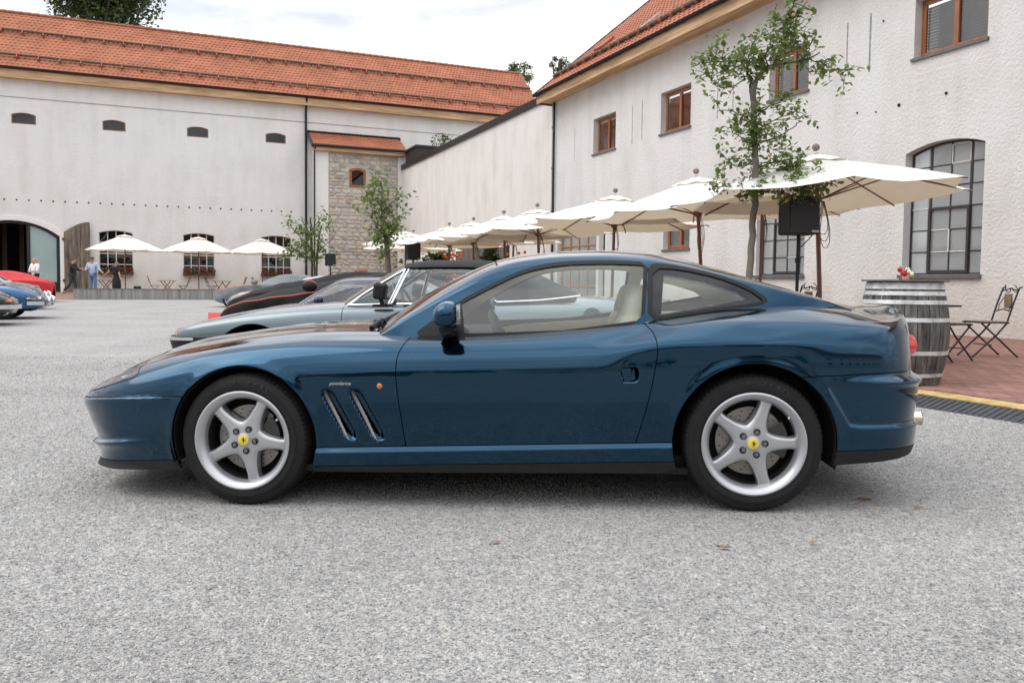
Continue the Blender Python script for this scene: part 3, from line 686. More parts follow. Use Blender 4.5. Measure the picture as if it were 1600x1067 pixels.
def tyre(W, R, n=220, r0=.236):
    """grooved tyre; h from -W/2 to W/2"""
    hw = W / 2; prof = [(r0, -hw + .02), (r0 + .012, -hw + .006), (r0 + .045, -hw - .004), (R - .035, -hw + .004), (R - .012, -hw + .016)]
    ns = len(prof); g = [-.062, -.028, .028, .062]
    prof += [(R - .003, -hw + .030)]
    for c in g: prof += [(R, c * W / .25 - .006), (R - .008, c * W / .25 - .004), (R - .008, c * W / .25 + .004), (R, c * W / .25 + .006)]
    prof += [(R - .003, hw - .030), (R - .012, hw - .016), (R - .035, hw - .004), (R - .052, hw - .001), (r0 + .045, hw + .004), (r0 + .030, hw + .0045), (r0 + .012, hw - .002), (r0 + .004, hw - .008), (r0, hw - .02)]
    L = len(prof); V = []; F = []
    for i, (r, h) in enumerate(prof):
        for k in range(n):
            rr = r
            if R - .013 <= r <= R - .002 and k % 4 == 0: rr = r - .004
            t = 2 * math.pi * k / n; V.append((rr * math.cos(t), rr * math.sin(t), h))
    for i in range(L - 1):
        for k in range(n): F.append((i * n + k, i * n + (k + 1) % n, i * n + n + (k + 1) % n, i * n + n + k))
    return V, F
HORSE = [(-.30, -.80), (-.05, -.62), (.02, -.38), (-.12, -.12), (-.30, -.10), (-.42, -.28), (-.52, -.22), (-.38, .02), (-.14, .06), (-.10, .20), (-.42, .30), (-.55, .20), (-.60, .30), (-.40, .46), (-.12, .38), (-.05, .62), (-.14, .82), (.02, .74), (.12, .86), (.20, .58), (.22, .25), (.30, .02), (.48, -.05), (.60, .12), (.66, .46), (.78, .50), (.74, .10), (.56, -.20), (.34, -.26), (.26, -.50), (.10, -.78), (-.20, -.90)]
def road_wheel(M, W, rot, parent, caliper, steer=0.):
    w_ = bpy.data.objects.new('wheel', None); COL.objects.link(w_); w_.parent = parent; w_.matrix_local = M; w_.empty_display_size = .1
    hw = W / 2
    V, F = tyre(W, .331, 320); ty = mk('tyre', V, F, RUBBER, w_, True, None, 28)
    # moulded letters on the sidewall
    for base in (R_(80),):
        for i, ch in enumerate('P ZERO'):
            if ch == ' ': continue
            V, F = text_mesh(ch, .034, .0012); cx = (min(v[0] for v in V) + max(v[0] for v in V)) / 2
            a = base - R_(7.2) * (i - 2.2); rr = .277
            Mx = Matrix.Rotation(a - R_(90), 4, 'Z') @ Matrix.Translation((-cx, rr, hw + .0010))
            mk('letter', [Mx @ Vector(v) for v in V], F, mat('letter_rubber', (.035, .035, .036), .4), w_)
    # rim: lip, barrel, back
    r = MB(); r.lathe([(.236, hw - .022), (.246, hw - .006), (.247, hw + .004), (.240, hw + .007), (.233, hw + .004), (.224, hw - .003), (.214, hw - .014), (.206, hw - .030), (.204, hw - .050)], 96, cap=False)
    MB().lathe([(.2045, hw - .049), (.203, -hw + .05), (.222, -hw + .01), (.240, -hw)], 64, cap=False).build('inner_barrel', mat('barrel_dark', (.05, .05, .052), .5, .6), w_, True)
    V, F = star_spokes(.2105, hw - .010, rot); r.add(V, F)
    r.lathe([(.034, hw - .05), (.034, hw - .019), (.031, hw - .017), (.0, hw - .016)], 24)
    rim = r.build('rim', ALLOY, w_, True, 40)
    MB().lathe([(.0265, hw - .024), (.0265, hw - .0135), (.024, hw - .0120), (0, hw - .0115)], 28).build('centre_cap', mat('cap_yellow', (.75, .58, .06), .35), w_, True, 30)
    MB().prism([(x * .0165 + .001, y * .0165) for x, y in HORSE], hw - .0120, hw - .0105).build('cap_emblem', MATTBLK, w_)
    for k in range(5):
        A = rot + k * R_(72) ; Mx = Matrix.Translation((.057 * math.cos(A), .057 * math.sin(A), hw))
        MB().lathe([(.0165, -.05), (.0165, -.0205), (.0135, -.0185), (.0130, -.026)], 16, Mx).build('lug_hole', mat('lug_dark', (.02, .02, .022), .4, .5), w_, True)
        MB().lathe([(.0105, -.045), (.0105, -.0195), (.0085, -.0160), (0, -.0155)], 6, Mx).build('lug_bolt', mat('lug_steel', (.25, .25, .26), .3, .9), w_)
    MB().lathe([(.006, hw - .03), (.006, hw - .012), (0, hw - .010)], 8, Matrix.Translation((.205 * math.cos(rot + R_(38)), .205 * math.sin(rot + R_(38)), 0))).build('valve_cap', CHROME, w_)
    MB().lathe([(.165, hw - .115), (.165, hw - .098), (.095, hw - .096), (.09, hw - .082), (0, hw - .08)], 60).build('brake_disc', mat('disc_steel', (.26, .245, .23), .4, 1., var=.15, vs=20), w_, True, 30)
    b = MB()
    for k in range(34):
        for rr, o in ((.148, 0), (.130, .09), (.112, .18)):
            if (k + int(rr * 1000)) % 2: continue
            A = 2 * math.pi * k / 34 + o; b.lathe([(.0036, hw - .0985), (.0036, hw - .0955)], 6, Matrix.Translation((rr * math.cos(A), rr * math.sin(A), 0)))
    b.build('disc_holes', MATTBLK, w_)['kind'] = 'stuff'
    V = []; F = []; n = 14
    for h in (hw - .135, hw - .070, hw - .062):
        for i in range(n + 1):
            A = caliper + R_(62) * (i / n - .5)
            for rr in (.095 + (.006 if h > hw - .065 else 0), .178 - (.006 if h > hw - .065 else 0)): V.append((rr * math.cos(A), rr * math.sin(A), h))
    m = 2 * (n + 1)
    for l in range(2):
        for i in range(n): F += [(l * m + 2 * i + 1, l * m + 2 * i + 3, l * m + m + 2 * i + 3, l * m + m + 2 * i + 1), (l * m + 2 * i, l * m + m + 2 * i, l * m + m + 2 * i + 2, l * m + 2 * i + 2)]
        F += [(l * m, l * m + 1, l * m + m + 1, l * m + m), (l * m + 2 * n, l * m + m + 2 * n, l * m + m + 2 * n + 1, l * m + 2 * n + 1)]
    for i in range(n): F.append((2 * m + 2 * i, 2 * m + 2 * i + 1, 2 * m + 2 * i + 3, 2 * m + 2 * i + 2))
    mk('brake_caliper', V, F, mat('caliper_black', (.015, .015, .016), .3, coat=.6), w_)
    MB().lathe([(.20, hw - .15), (.0, hw - .151)], 40).build('backing_plate', MATTBLK, w_)
    return w_
def axle(sy): # wheel-local h -> car -y (near) or +y (far)
    return Matrix(((1, 0, 0, 0), (0, 0, -1, 0), (0, 1, 0, 0), (0, 0, 0, 1))) if sy < 0 else Matrix(((-1, 0, 0, 0), (0, 0, 1, 0), (0, 1, 0, 0), (0, 0, 0, 1)))
for xx, W, rot, steer in ((0.010, .255, R_(-8), R_(-3.0)), (2.5, .295, R_(-1), 0)):
    yo = .9405 - W / 2
    for sg in (-1, 1):
        M_ = Matrix.Translation((xx, sg * yo, .331)) @ Matrix.Rotation(steer, 4, 'Z') @ axle(sg)
        road_wheel(M_, W, rot, coupe, R_(8) if xx < 1 else R_(4))
# ================================================================ setting
def gz(x, y):
    """height of the gravel yard: slight cross fall near the cars, rising gently towards the far end"""
    x = np.asarray(x, float); y = np.asarray(y, float)
    t = np.clip((x + 1.264) - (y - 4.94) * .073, -2.4, 5.0)
    return (-.018 + .01826 * t) * (1 - sstep(9, 24, y)) + .185 * np.clip((y - 10) / 28, 0, 1) * sstep(9, 24, y)
def multi(t, kind, **k):
    return N(t, kind, **k)
def gravel_mat(name, stones=False):
    m = mat(name, (.2, .2, .19), .92, spec=.25); t = m.node_tree; p = t.nodes['Principled BSDF']
    g = N(t, 'ShaderNodeNewGeometry')
    big = N(t, 'ShaderNodeTexNoise'); big.inputs['Scale'].default_value = .7; big.inputs['Detail'].default_value = 8; LK(t, g.outputs['Position'], big.inputs[0])
    rb = N(t, 'ShaderNodeMapRange'); rb.inputs[1].default_value = .35; rb.inputs[2].default_value = .65; rb.inputs[3].default_value = .82; rb.inputs[4].default_value = .94; LK(t, big.outputs[0], rb.inputs[0])
    r = N(t, 'ShaderNodeValToRGB'); e = r.color_ramp.elements
    e[0].position = 0; e[0].color = (.16, .16, .165, 1); e[1].position = 1; e[1].color = (.56, .545, .525, 1)
    for ps, c in ((.15, (.265, .262, .260)), (.5, (.372, .364, .352)), (.8, (.43, .42, .405)), (.93, (.47, .435, .39))): e.new(ps).color = c + (1,)
    if stones:
        oi = N(t, 'ShaderNodeObjectInfo'); LK(t, oi.outputs['Random'], r.inputs[0])
    else:
        v = N(t, 'ShaderNodeTexVoronoi'); v.inputs['Scale'].default_value = 95; LK(t, g.outputs['Position'], v.inputs[0])
        s = N(t, 'ShaderNodeSeparateColor'); LK(t, v.outputs['Color'], s.inputs[0]); LK(t, s.outputs[0], r.inputs[0])
        b = N(t, 'ShaderNodeBump'); b.inputs['Strength'].default_value = .8; b.inputs['Distance'].default_value = .006; b.invert = True
        LK(t, v.outputs['Distance'], b.inputs['Height']); LK(t, b.outputs[0], p.inputs['Normal'])
    fine = N(t, 'ShaderNodeTexNoise'); fine.inputs['Scale'].default_value = 16; fine.inputs['Detail'].default_value = 10; fine.inputs['Roughness'].default_value = .78; LK(t, g.outputs['Position'], fine.inputs[0])
    rf_ = N(t, 'ShaderNodeMapRange'); rf_.inputs[1].default_value = .3; rf_.inputs[2].default_value = .7; rf_.inputs[3].default_value = .90 if stones else .74; rf_.inputs[4].default_value = 1.10 if stones else 1.24; LK(t, fine.outputs[0], rf_.inputs[0])
    mm_ = N(t, 'ShaderNodeMath', operation='MULTIPLY'); LK(t, rb.outputs[0], mm_.inputs[0]); LK(t, rf_.outputs[0], mm_.inputs[1])
    mx = N(t, 'ShaderNodeMix', data_type='RGBA', blend_type='MULTIPLY'); mx.inputs[0].default_value = 1
    LK(t, r.outputs[0], mx.inputs[6]); LK(t, mm_.outputs[0], mx.inputs[7]); LK(t, mx.outputs[2], p.inputs['Base Color'])
    return m
xs = np.unique(np.r_[np.linspace(-120, -10, 23), np.linspace(-10, 8, 73), np.linspace(8, 60, 14)]); ys = np.unique(np.r_[np.linspace(-60, 0, 13), np.linspace(0, 14, 57), np.linspace(14, 160, 40)])
V = [(x, y, float(gz(x, y))) for x in xs for y in ys]; ny = len(ys)
F = [(i * ny + j, i * ny + ny + j, i * ny + ny + j + 1, i * ny + j + 1) for i in range(len(xs) - 1) for j in range(ny - 1)]
yard = tag(mk('gravel_ground', V, F, gravel_mat('gravel_mat'), None, True), None, None, kind='structure')
# loose chippings on the near part of the yard
def chippings():
    n = 480000; yy = RNG.uniform(0, 1, n); Y = 1.7 + 10.5 * yy**1.75; X = RNG.uniform(-.70, .70, n) * (Y + .35) + RNG.normal(0, .02, n)
    clump = np.sin(X * 3.1 + 2 * np.sin(Y * 2.3)) * np.sin(Y * 3.7 + np.sin(X * 1.9))
    sel = RNG.uniform(0, 1, n) < .80 + .2 * clump; X = X[sel]; Y = Y[sel]; n = len(X)
    S = np.clip(RNG.lognormal(-5.80, .30, n), .0016, .0064) * (1 + .06 * np.clip(Y - 3, 0, 8)); Z = gz(X, Y) + S * .15
    me = bpy.data.meshes.new('gravel'); me.vertices.add(n); me.vertices.foreach_set('co', np.c_[X, Y, Z].ravel())
    a = me.attributes.new('sc', 'FLOAT_VECTOR', 'POINT'); a.data.foreach_set('vector', (S[:, None] * RNG.uniform([.8, .8, .35], [1.35, 1.2, .7], (n, 3))).ravel())
    a = me.attributes.new('ro', 'FLOAT_VECTOR', 'POINT'); a.data.foreach_set('vector', RNG.uniform([-.5, -.5, 0], [.5, .5, 6.28], (n, 3)).ravel())
    o = bpy.data.objects.new('gravel', me); COL.objects.link(o); tag(o, 'loose grey stone chippings covering the yard', 'gravel', kind='stuff')
    ng = bpy.data.node_groups.new('gravel', 'GeometryNodeTree'); ng.interface.new_socket('Geometry', in_out='INPUT', socket_type='NodeSocketGeometry'); ng.interface.new_socket('Geometry', in_out='OUTPUT', socket_type='NodeSocketGeometry')
    gi = ng.nodes.new('NodeGroupInput'); go = ng.nodes.new('NodeGroupOutput'); mp_ = ng.nodes.new('GeometryNodeMeshToPoints'); ins = ng.nodes.new('GeometryNodeInstanceOnPoints')
    ic = ng.nodes.new('GeometryNodeMeshIcoSphere'); ic.inputs['Radius'].default_value = 1; ic.inputs['Subdivisions'].default_value = 1
    sm = ng.nodes.new('GeometryNodeSetMaterial'); sm.inputs['Material'].default_value = gravel_mat('chipping_mat', True)
    a1 = ng.nodes.new('GeometryNodeInputNamedAttribute'); a1.data_type = 'FLOAT_VECTOR'; a1.inputs[0].default_value = 'sc'
    a2 = ng.nodes.new('GeometryNodeInputNamedAttribute'); a2.data_type = 'FLOAT_VECTOR'; a2.inputs[0].default_value = 'ro'
    L = ng.links.new; L(gi.outputs[0], mp_.inputs[0]); L(mp_.outputs[0], ins.inputs['Points']); L(ic.outputs[0], sm.inputs[0]); L(sm.outputs[0], ins.inputs['Instance'])
    L(a1.outputs[0], ins.inputs['Scale']); L(a2.outputs[0], ins.inputs['Rotation']); L(ins.outputs[0], go.inputs[0])
    md = o.modifiers.new('gravel', 'NODES'); md.node_group = ng
chippings()

# ---------------------------------------------------------------- materials of the buildings
def plaster(name, col, bs=22, strength=.75, dist=.035, dirt=.10, damp=0.):
    m = mat(name, col, .9, spec=.2); t = m.node_tree; p = t.nodes['Principled BSDF']
    tc = N(t, 'ShaderNodeTexCoord'); n = N(t, 'ShaderNodeTexNoise'); n.inputs['Scale'].default_value = bs; n.inputs['Detail'].default_value = 6; n.inputs['Roughness'].default_value = .62
    n2 = N(t, 'ShaderNodeTexVoronoi'); n2.inputs['Scale'].default_value = bs * .55; n2.feature = 'SMOOTH_F1'
    LK(t, tc.outputs['Object'], n.inputs[0]); LK(t, n.outputs['Color'], n2.inputs[0])
    mm = N(t, 'ShaderNodeMapping'); LK(t, tc.outputs['Object'], mm.inputs[0])
    b = N(t, 'ShaderNodeBump'); b.inputs['Strength'].default_value = strength; b.inputs['Distance'].default_value = dist; LK(t, n.outputs[0], b.inputs['Height']); LK(t, b.outputs[0], p.inputs['Normal'])
    d = N(t, 'ShaderNodeTexNoise'); d.inputs['Scale'].default_value = .55; d.inputs['Detail'].default_value = 9; d.inputs['Roughness'].default_value = .65; LK(t, tc.outputs['Object'], d.inputs[0])
    st = N(t, 'ShaderNodeMapping'); st.inputs['Scale'].default_value = (.9, .9, .18); LK(t, tc.outputs['Object'], st.inputs[0])
    d2 = N(t, 'ShaderNodeTexNoise'); d2.inputs['Scale'].default_value = 1.6; d2.inputs['Detail'].default_value = 7; LK(t, st.outputs[0], d2.inputs[0])
    a = N(t, 'ShaderNodeMath', operation='ADD'); LK(t, d.outputs[0], a.inputs[0]); LK(t, d2.outputs[0], a.inputs[1])
    r = N(t, 'ShaderNodeValToRGB'); e = r.color_ramp.elements; e[0].position = .36; e[1].position = .54
    e[0].color = tuple(c * (1 - 1.6 * dirt) * k for c, k in zip(col, (1, .985, .96))) + (1,); e[1].color = tuple(col) + (1,)
    h = N(t, 'ShaderNodeMath', operation='MULTIPLY'); h.inputs[1].default_value = .5; LK(t, a.outputs[0], h.inputs[0]); LK(t, h.outputs[0], r.inputs[0]); LK(t, r.outputs[0], p.inputs['Base Color'])
    if damp:    # splash dirt and rising damp with a ragged upper edge
        sz = N(t, 'ShaderNodeSeparateXYZ'); LK(t, tc.outputs['Object'], sz.inputs[0]); dn_ = N(t, 'ShaderNodeTexNoise'); dn_.inputs['Scale'].default_value = 1.1; dn_.inputs['Detail'].default_value = 8; LK(t, tc.outputs['Object'], dn_.inputs[0])
        ma = N(t, 'ShaderNodeMath', operation='MULTIPLY_ADD'); ma.inputs[1].default_value = -3.2; LK(t, dn_.outputs[0], ma.inputs[0]); LK(t, sz.outputs['Z'], ma.inputs[2])
        mr = N(t, 'ShaderNodeMapRange'); mr.inputs[1].default_value = damp - 1.6; mr.inputs[2].default_value = -1.4; mr.inputs[3].default_value = 0; mr.inputs[4].default_value = .55; LK(t, ma.outputs[0], mr.inputs[0])
        md = N(t, 'ShaderNodeMix', data_type='RGBA'); LK(t, mr.outputs[0], md.inputs[0]); LK(t, r.outputs[0], md.inputs[6]); md.inputs[7].default_value = (.50, .42, .34, 1); LK(t, md.outputs[2], p.inputs['Base Color'])
    return m
PLR = plaster('roughcast_white', (.70, .682, .662), 15, .62, .05, .08, 1.2)
PLL = plaster('lime_plaster', (.75, .735, .71), 9, .5, .05, .06, 2.6)
PLT = plaster('reveal_plaster', (.70, .68, .66), 30, .25, .01, .04)
WOOD = mat('window_wood', (.29, .10, .034), .45, coat=.3, var=.3, vs=5, stretch=(3, 3, .4))
RAFTER = mat('pale_timber', (.42, .24, .115), .65, var=.30, vs=2.2, stretch=(.25, 3, 3), col2=(.55, .36, .20))
DARKMET = mat('dark_sheet_metal', (.030, .031, .034), .38, .6, var=.2, vs=5)
ROOM = mat('dark_room', (.018, .018, .02), .9)
SLATE = mat('sill_slate', (.12, .12, .125), .6, var=.2, vs=9)
IRON = mat('window_iron', (.035, .026, .024), .6, var=.35, vs=12)
IRONW = mat('muntin_white', (.62, .60, .56), .6, var=.2, vs=16)
TILE = mat('clay_tile', (.30, .094, .042), .8, var=.14, vs=.9, col2=(.35, .118, .058), bump=.2, bs=60, world=True)
TILED = mat('clay_tile_dark', (.29, .075, .04), .8, var=.3, vs=3, world=True)
LOG = mat('snow_guard_wood', (.10, .075, .06), .8, var=.35, vs=9)
WINGLASS = glass('window_glass', (.55, .58, .58), 1.5)
PANECL = glass('pane_clear', (.86, .88, .88), 1.5)
WINGREY = glass('window_glass_grey_sheen', (.6, .62, .62), 1.5, .02, .66, (.40, .41, .41))  # grey reflection of sky and wall painted in as a diffuse share
STEELPIPE = DARKMET
# ---- wall helper
def arch_loop(x0, x1, z0, z1, rise, n=10):
    """opening outline; the top is a segment of a circle with the given rise"""
    if rise <= 0: return [(x0, z0), (x1, z0), (x1, z1), (x0, z1)]
    w_ = (x1 - x0) / 2; R = (w_ * w_ + rise * rise) / (2 * rise); cz = z1 - R; a0 = math.asin(w_ / R)
    return [(x0, z0), (x1, z0)] + [((x0 + x1) / 2 + R * math.sin(a0 - 2 * a0 * i / n), cz + R * math.cos(a0 - 2 * a0 * i / n)) for i in range(n + 1)]
def pierced(outer, holes, depth=.0, y=0.):
    loops = [outer] + holes; V = []; F = []
    flat = [Vector((p[0], p[1], 0)) for l in loops for p in l]
    tris = tessellate_polygon([[Vector((p[0], p[1], 0)) for p in l] for l in loops])
    V = [(p.x, y, p.y) for p in flat]
    for t in tris:
        a, b, c = (flat[i] for i in t); s = (b - a).cross(c - a).z
        F.append(tuple(t) if s > 0 else tuple(t)[::-1])
    if depth:
        for l in holes:
            b = len(V); n = len(l); ar = sum(l[i][0] * l[(i + 1) % n][1] - l[(i + 1) % n][0] * l[i][1] for i in range(n))
            V += [(p[0], y, p[1]) for p in l] + [(p[0], y + depth, p[1]) for p in l]
            for i in range(n):
                j = (i + 1) % n; f = (b + i, b + j, b + n + j, b + n + i); F.append(f[::-1] if ar > 0 else f)
    return V, F
def frame_ring(outer, inner, y0, y1):
    """solid ring between two loops with the same point count"""
    n = len(outer); V = [(p[0], y0, p[1]) for p in outer] + [(p[0], y0, p[1]) for p in inner] + [(p[0], y1, p[1]) for p in outer] + [(p[0], y1, p[1]) for p in inner]; F = []
    for i in range(n):
        j = (i + 1) % n
        F += [(i, j, n + j, n + i), (n + i, n + j, 3 * n + j, 3 * n + i), (2 * n + i, 3 * n + i, 3 * n + j, 2 * n + j), (i, 2 * n + i, 2 * n + j, j)]
    return V, F
def shrink(x0, x1, z0, z1, rise, d, n=10): return arch_loop(x0 + d, x1 - d, z0 + d, z1 - d, max(0, rise - d * .15) if rise else 0, n)
BR = Matrix(((.388271, .921545, 0, 9.15), (-.921545, .388271, 0, 14.5), (0, 0, 1, 0), (0, 0, 0, 1)))      # x: along wall to the right, y: into the house
BL = Matrix(((.921545, -.388271, 0, -21.9), (.388271, .921545, 0, 49.5), (0, 0, 1, 0), (0, 0, 0, 1)))
def casement(parent, x0, x1, z0, z1, set_=.22, blind=None, two=True, sill=True, mats=WOOD, gl=PANECL):
    """timber casement with two sashes set back in its opening"""
    b = MB(); b.add(*frame_ring(arch_loop(x0, x1, z0, z1, 0), shrink(x0, x1, z0, z1, 0, .055), set_, set_ + .07))
    xm = (x0 + x1) / 2; parts = [(x0 + .05, xm + .01), (xm - .01, x1 - .05)] if two else [(x0 + .05, x1 - .05)]
    w_ = b.build('window', mats, parent)
    for i, (a, c) in enumerate(parts):
        s = MB(); s.add(*frame_ring(arch_loop(a, c, z0 + .05, z1 - .05, 0), shrink(a, c, z0 + .05, z1 - .05, 0, .062), set_ - .018 - .004 * i, set_ + .04 + .004 * i)); s.build('sash', mats, w_)
        mk('pane', [(a + .05, set_ + .02, z0 + .1), (c - .05, set_ + .02, z0 + .1), (c - .05, set_ + .02, z1 - .1), (a + .05, set_ + .02, z1 - .1)], [(0, 1, 2, 3)], gl, w_)
        if blind:
            k = int((z1 - z0 - .2) / .062)
            for j in range(k):
                zz = z0 + .1 + j * .062
                mk('blind_slat', [(a + .05, set_ + .05, zz + .050), (c - .05, set_ + .05, zz + .050), (c - .05, set_ + .066, zz - .004), (a + .05, set_ + .066, zz - .004)], [(0, 3, 2, 1)], blind, w_)
    mk('room_back', [(x0 - .02, set_ + .5, z0 - .02), (x1 + .02, set_ + .5, z0 - .02), (x1 + .02, set_ + .5, z1 + .02), (x0 - .02, set_ + .5, z1 + .02)], [(0, 1, 2, 3)], ROOM, w_)
    if sill: MB().box(x0 - .04, x1 + .04, -.055, set_ + .02, z0 - .065, z0 - .005).build('sill', SLATE, w_)
    return w_
def grid_window(parent, x0, x1, z0, z1, rise, set_, cols, rows, thick=.022, casm=None, gl=WINGLASS, m=IRON, sill=SLATE, white=(), back=.6, backm=ROOM):
    """iron window: arched outer frame, bars, every pane its own piece"""
    b = MB(); b.add(*frame_ring(arch_loop(x0, x1, z0, z1, rise), shrink(x0, x1, z0, z1, rise, .035), set_, set_ + .05)); w_ = b.build('window', m, parent)
    def ztop(x):
        if rise <= 0: return z1
        h = (x1 - x0) / 2; R = (h * h + rise * rise) / (2 * rise); return z1 - R + math.sqrt(max(0, R * R - (x - (x0 + x1) / 2)**2))
    for i, c in enumerate(cols[1:-1]):
        t = thick * (2.2 if casm and c in casm else 1)
        MB().box(c - t / 2, c + t / 2, set_ + .006, set_ + .044, z0 + .03, ztop(c) - .02).build('glazing_bar', m, w_)
    for k, r in enumerate(rows[1:-1]):
        for i in range(len(cols) - 1):
            if r > ztop((cols[i] + cols[i + 1]) / 2) - .05: continue
            mt = IRONW if (i, k) in white else m
            MB().box(cols[i] + thick / 2, cols[i + 1] - thick / 2, set_ + .010, set_ + .038, r - thick / 2, r + thick / 2).build('glazing_bar', mt, w_)
    for i in range(len(cols) - 1):
        for k in range(len(rows) - 1):
            a, c = cols[i] + .004, cols[i + 1] - .004; za = rows[k]; zb = rows[k + 1]
            if k == len(rows) - 2: ta, tc_ = ztop(a) - .02, ztop(c) - .02
            else: ta = tc_ = min(zb, ztop((a + c) / 2))
            if ta <= za: continue
            tl = random.uniform(-.006, .006)
            mk('pane', [(a, set_ + .024 + tl, za), (c, set_ + .024 - tl, za), (c, set_ + .024 - tl * .4, tc_), (a, set_ + .024 + tl * .6, ta)], [(0, 1, 2, 3)], gl, w_)
    if casm:
        a, c, zc = casm[0], casm[1], rows[casm[2]] if len(casm) > 2 else z0
        b = MB(); b.add(*frame_ring(arch_loop(a - .01, c + .01, z0 + .04, zc + .01, 0), shrink(a - .01, c + .01, z0 + .04, zc + .01, 0, .05), set_ - .03, set_ + .002)); b.build('casement_frame', m, w_)
    mk('room_back', [(x0 - .1, set_ + back, z0 - .1), (x1 + .1, set_ + back, z0 - .1), (x1 + .1, set_ + back, z1 + .1), (x0 - .1, set_ + back, z1 + .1)], [(0, 1, 2, 3)], backm, w_)
    if sill: MB().box(x0 - .06, x1 + .03, -.07, set_ + .02, z0 - .075, z0 - .004).build('sill', sill, w_)
    return w_
# ---- clay tiles
def tile_shape(wd, ln, n=5):
    """gently rolled tile lying in the xz... local: x across, y up the slope, z off the roof"""
    prof = [-.004, .012, .020, .012, .002][:n]
    V = []
    for yy, dz in ((0, .017), (ln, .0)):
        for i, h in enumerate(prof): V.append((wd * i / (n - 1), yy, h + dz))
    for i, h in enumerate(prof): V.append((wd * i / (n - 1), .004, h + .017 - .019))
    F = [(i, i + 1, n + i + 1, n + i) for i in range(n - 1)] + [(2 * n + i, 2 * n + i + 1, i + 1, i) for i in range(n - 1)]
    return V, F
def slope_matrix(x, y, z, pitch):
    """local x along eave, local y up the slope into +y"""
    return Matrix.Translation((x, y, z)) @ Matrix.Rotation(pitch, 4, 'X')
def proj(p):
    d = Vector(p) - Vector((0, 0, CAM_H)); w_ = d.dot(_F)
    return (800 + FOC * d.dot(_R) / w_, 510 - FOC * d.dot(_U) / w_, w_)

# ================================================================ right-hand house
house = thing('white_house', 'white roughcast house with tiled roof, timber casements and arched iron windows on the right', 'house', matrix=BR)
ops = [(-16.25, -14.66, 5.80, 7.04, 0), (-11.90, -10.32, 5.80, 7.05, 0), (-6.95, -5.56, 5.83, 6.98, 0), (-2.58, -.95, 5.80, 6.98, 0),
       (-2.69, -.905, 1.40, 4.04, .16), (-7.28, -5.53, 1.42, 4.02, .16), (-11.62, -10.24, 2.24, 3.30, 0), (-19.05, -15.27, .18, 3.45, 0),
       (1.6, 3.2, 5.8, 7.0, 0), (2.6, 4.4, 1.4, 4.04, .16)]
V, F = pierced([(-19.35, 0), (12, 0), (12, 8.75), (-19.35, 8.75)], [arch_loop(*o) for o in ops], .26)
wall = mk('wall', V, F, PLR, house)
mk('gable_wall', [(-19.35, 0, 0), (-19.35, 0, 8.75), (-19.35, 12, 8.75), (-19.35, 12, 0)], [(0, 1, 2, 3)], PLR, house)
BLG = mat('blind_grey', (.34, .30, .29), .6, var=.1, vs=4); BLW = mat('blind_roof_reflection', (.30, .125, .07), .6, var=.2, vs=4)  # reddish slats stand in for roofs mirrored in the two leftmost casements
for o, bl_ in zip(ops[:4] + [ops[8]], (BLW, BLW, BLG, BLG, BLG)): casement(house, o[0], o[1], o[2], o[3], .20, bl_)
x0, x1, z0, z1, rs = ops[4]
cA = [x0, x0 + .46, x0 + .92, x0 + 1.36, x1]
GREYROOM = mat('reflection_grey_back', (.16, .165, .165), .9, var=.2, vs=1.5)  # backing greyed to imitate sky and wall mirrored in the panes
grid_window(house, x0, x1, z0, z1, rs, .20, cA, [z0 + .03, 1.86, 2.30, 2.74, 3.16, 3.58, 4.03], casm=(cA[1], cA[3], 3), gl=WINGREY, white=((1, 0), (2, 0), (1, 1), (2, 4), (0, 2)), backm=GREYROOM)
MB().box(cA[2] - .013, cA[2] + .013, .185, .205, 1.86, 2.30).build('white_glazing_bar', IRONW, house)
MB().add(*frame_ring(arch_loop(cA[2] + .01, cA[3] - .01, 3.59, 3.96, 0), shrink(cA[2] + .01, cA[3] - .01, 3.59, 3.96, 0, .018), .196, .216)).build('white_vent_frame', IRONW, house)
x0, x1, z0, z1, rs = ops[5]; cB = [x0, x0 + .46, x0 + .92, x0 + 1.34, x1]
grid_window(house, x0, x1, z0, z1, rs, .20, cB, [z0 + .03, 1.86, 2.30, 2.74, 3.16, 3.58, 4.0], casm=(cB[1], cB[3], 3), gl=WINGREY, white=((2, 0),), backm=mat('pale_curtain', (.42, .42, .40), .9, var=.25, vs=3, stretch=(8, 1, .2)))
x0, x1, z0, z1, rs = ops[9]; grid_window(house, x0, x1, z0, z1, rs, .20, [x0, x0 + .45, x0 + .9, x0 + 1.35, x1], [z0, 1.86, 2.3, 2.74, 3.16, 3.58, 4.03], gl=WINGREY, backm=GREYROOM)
o = ops[6]; casement(house, o[0], o[1], o[2], o[3], .18, mat('pale_curtain2', (.40, .42, .40), .9))
# wide timber glazed door with a dark passage beside it
d = MB(); d.add(*frame_ring(arch_loop(-19.02, -16.05, .19, 3.43, 0), shrink(-19.02, -16.05, .19, 3.43, 0, .10), .14, .24))
dr = d.build('glazed_door', mat('door_oak', (.42, .21, .08), .5, var=.2, vs=4, stretch=(3, 3, .5)), house)
for i in range(4):
    a = -18.92 + i * .70
    MB().box(a + .655, a + .70, .15, .22, .3, 3.33).build('door_stile', dr.data.materials[0], dr)
    for k in range(4):
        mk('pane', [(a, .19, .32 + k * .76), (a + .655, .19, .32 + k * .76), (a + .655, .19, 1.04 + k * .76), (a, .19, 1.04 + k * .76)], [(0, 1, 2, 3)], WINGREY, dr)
        MB().box(a, a + .655, .16, .21, 1.045 + k * .76, 1.085 + k * .76).build('door_rail', dr.data.materials[0], dr)
mk('passage', [(-19.2, 1.2, .1), (-15.2, 1.2, .1), (-15.2, 1.2, 3.5), (-19.2, 1.2, 3.5)], [(0, 1, 2, 3)], ROOM, house)
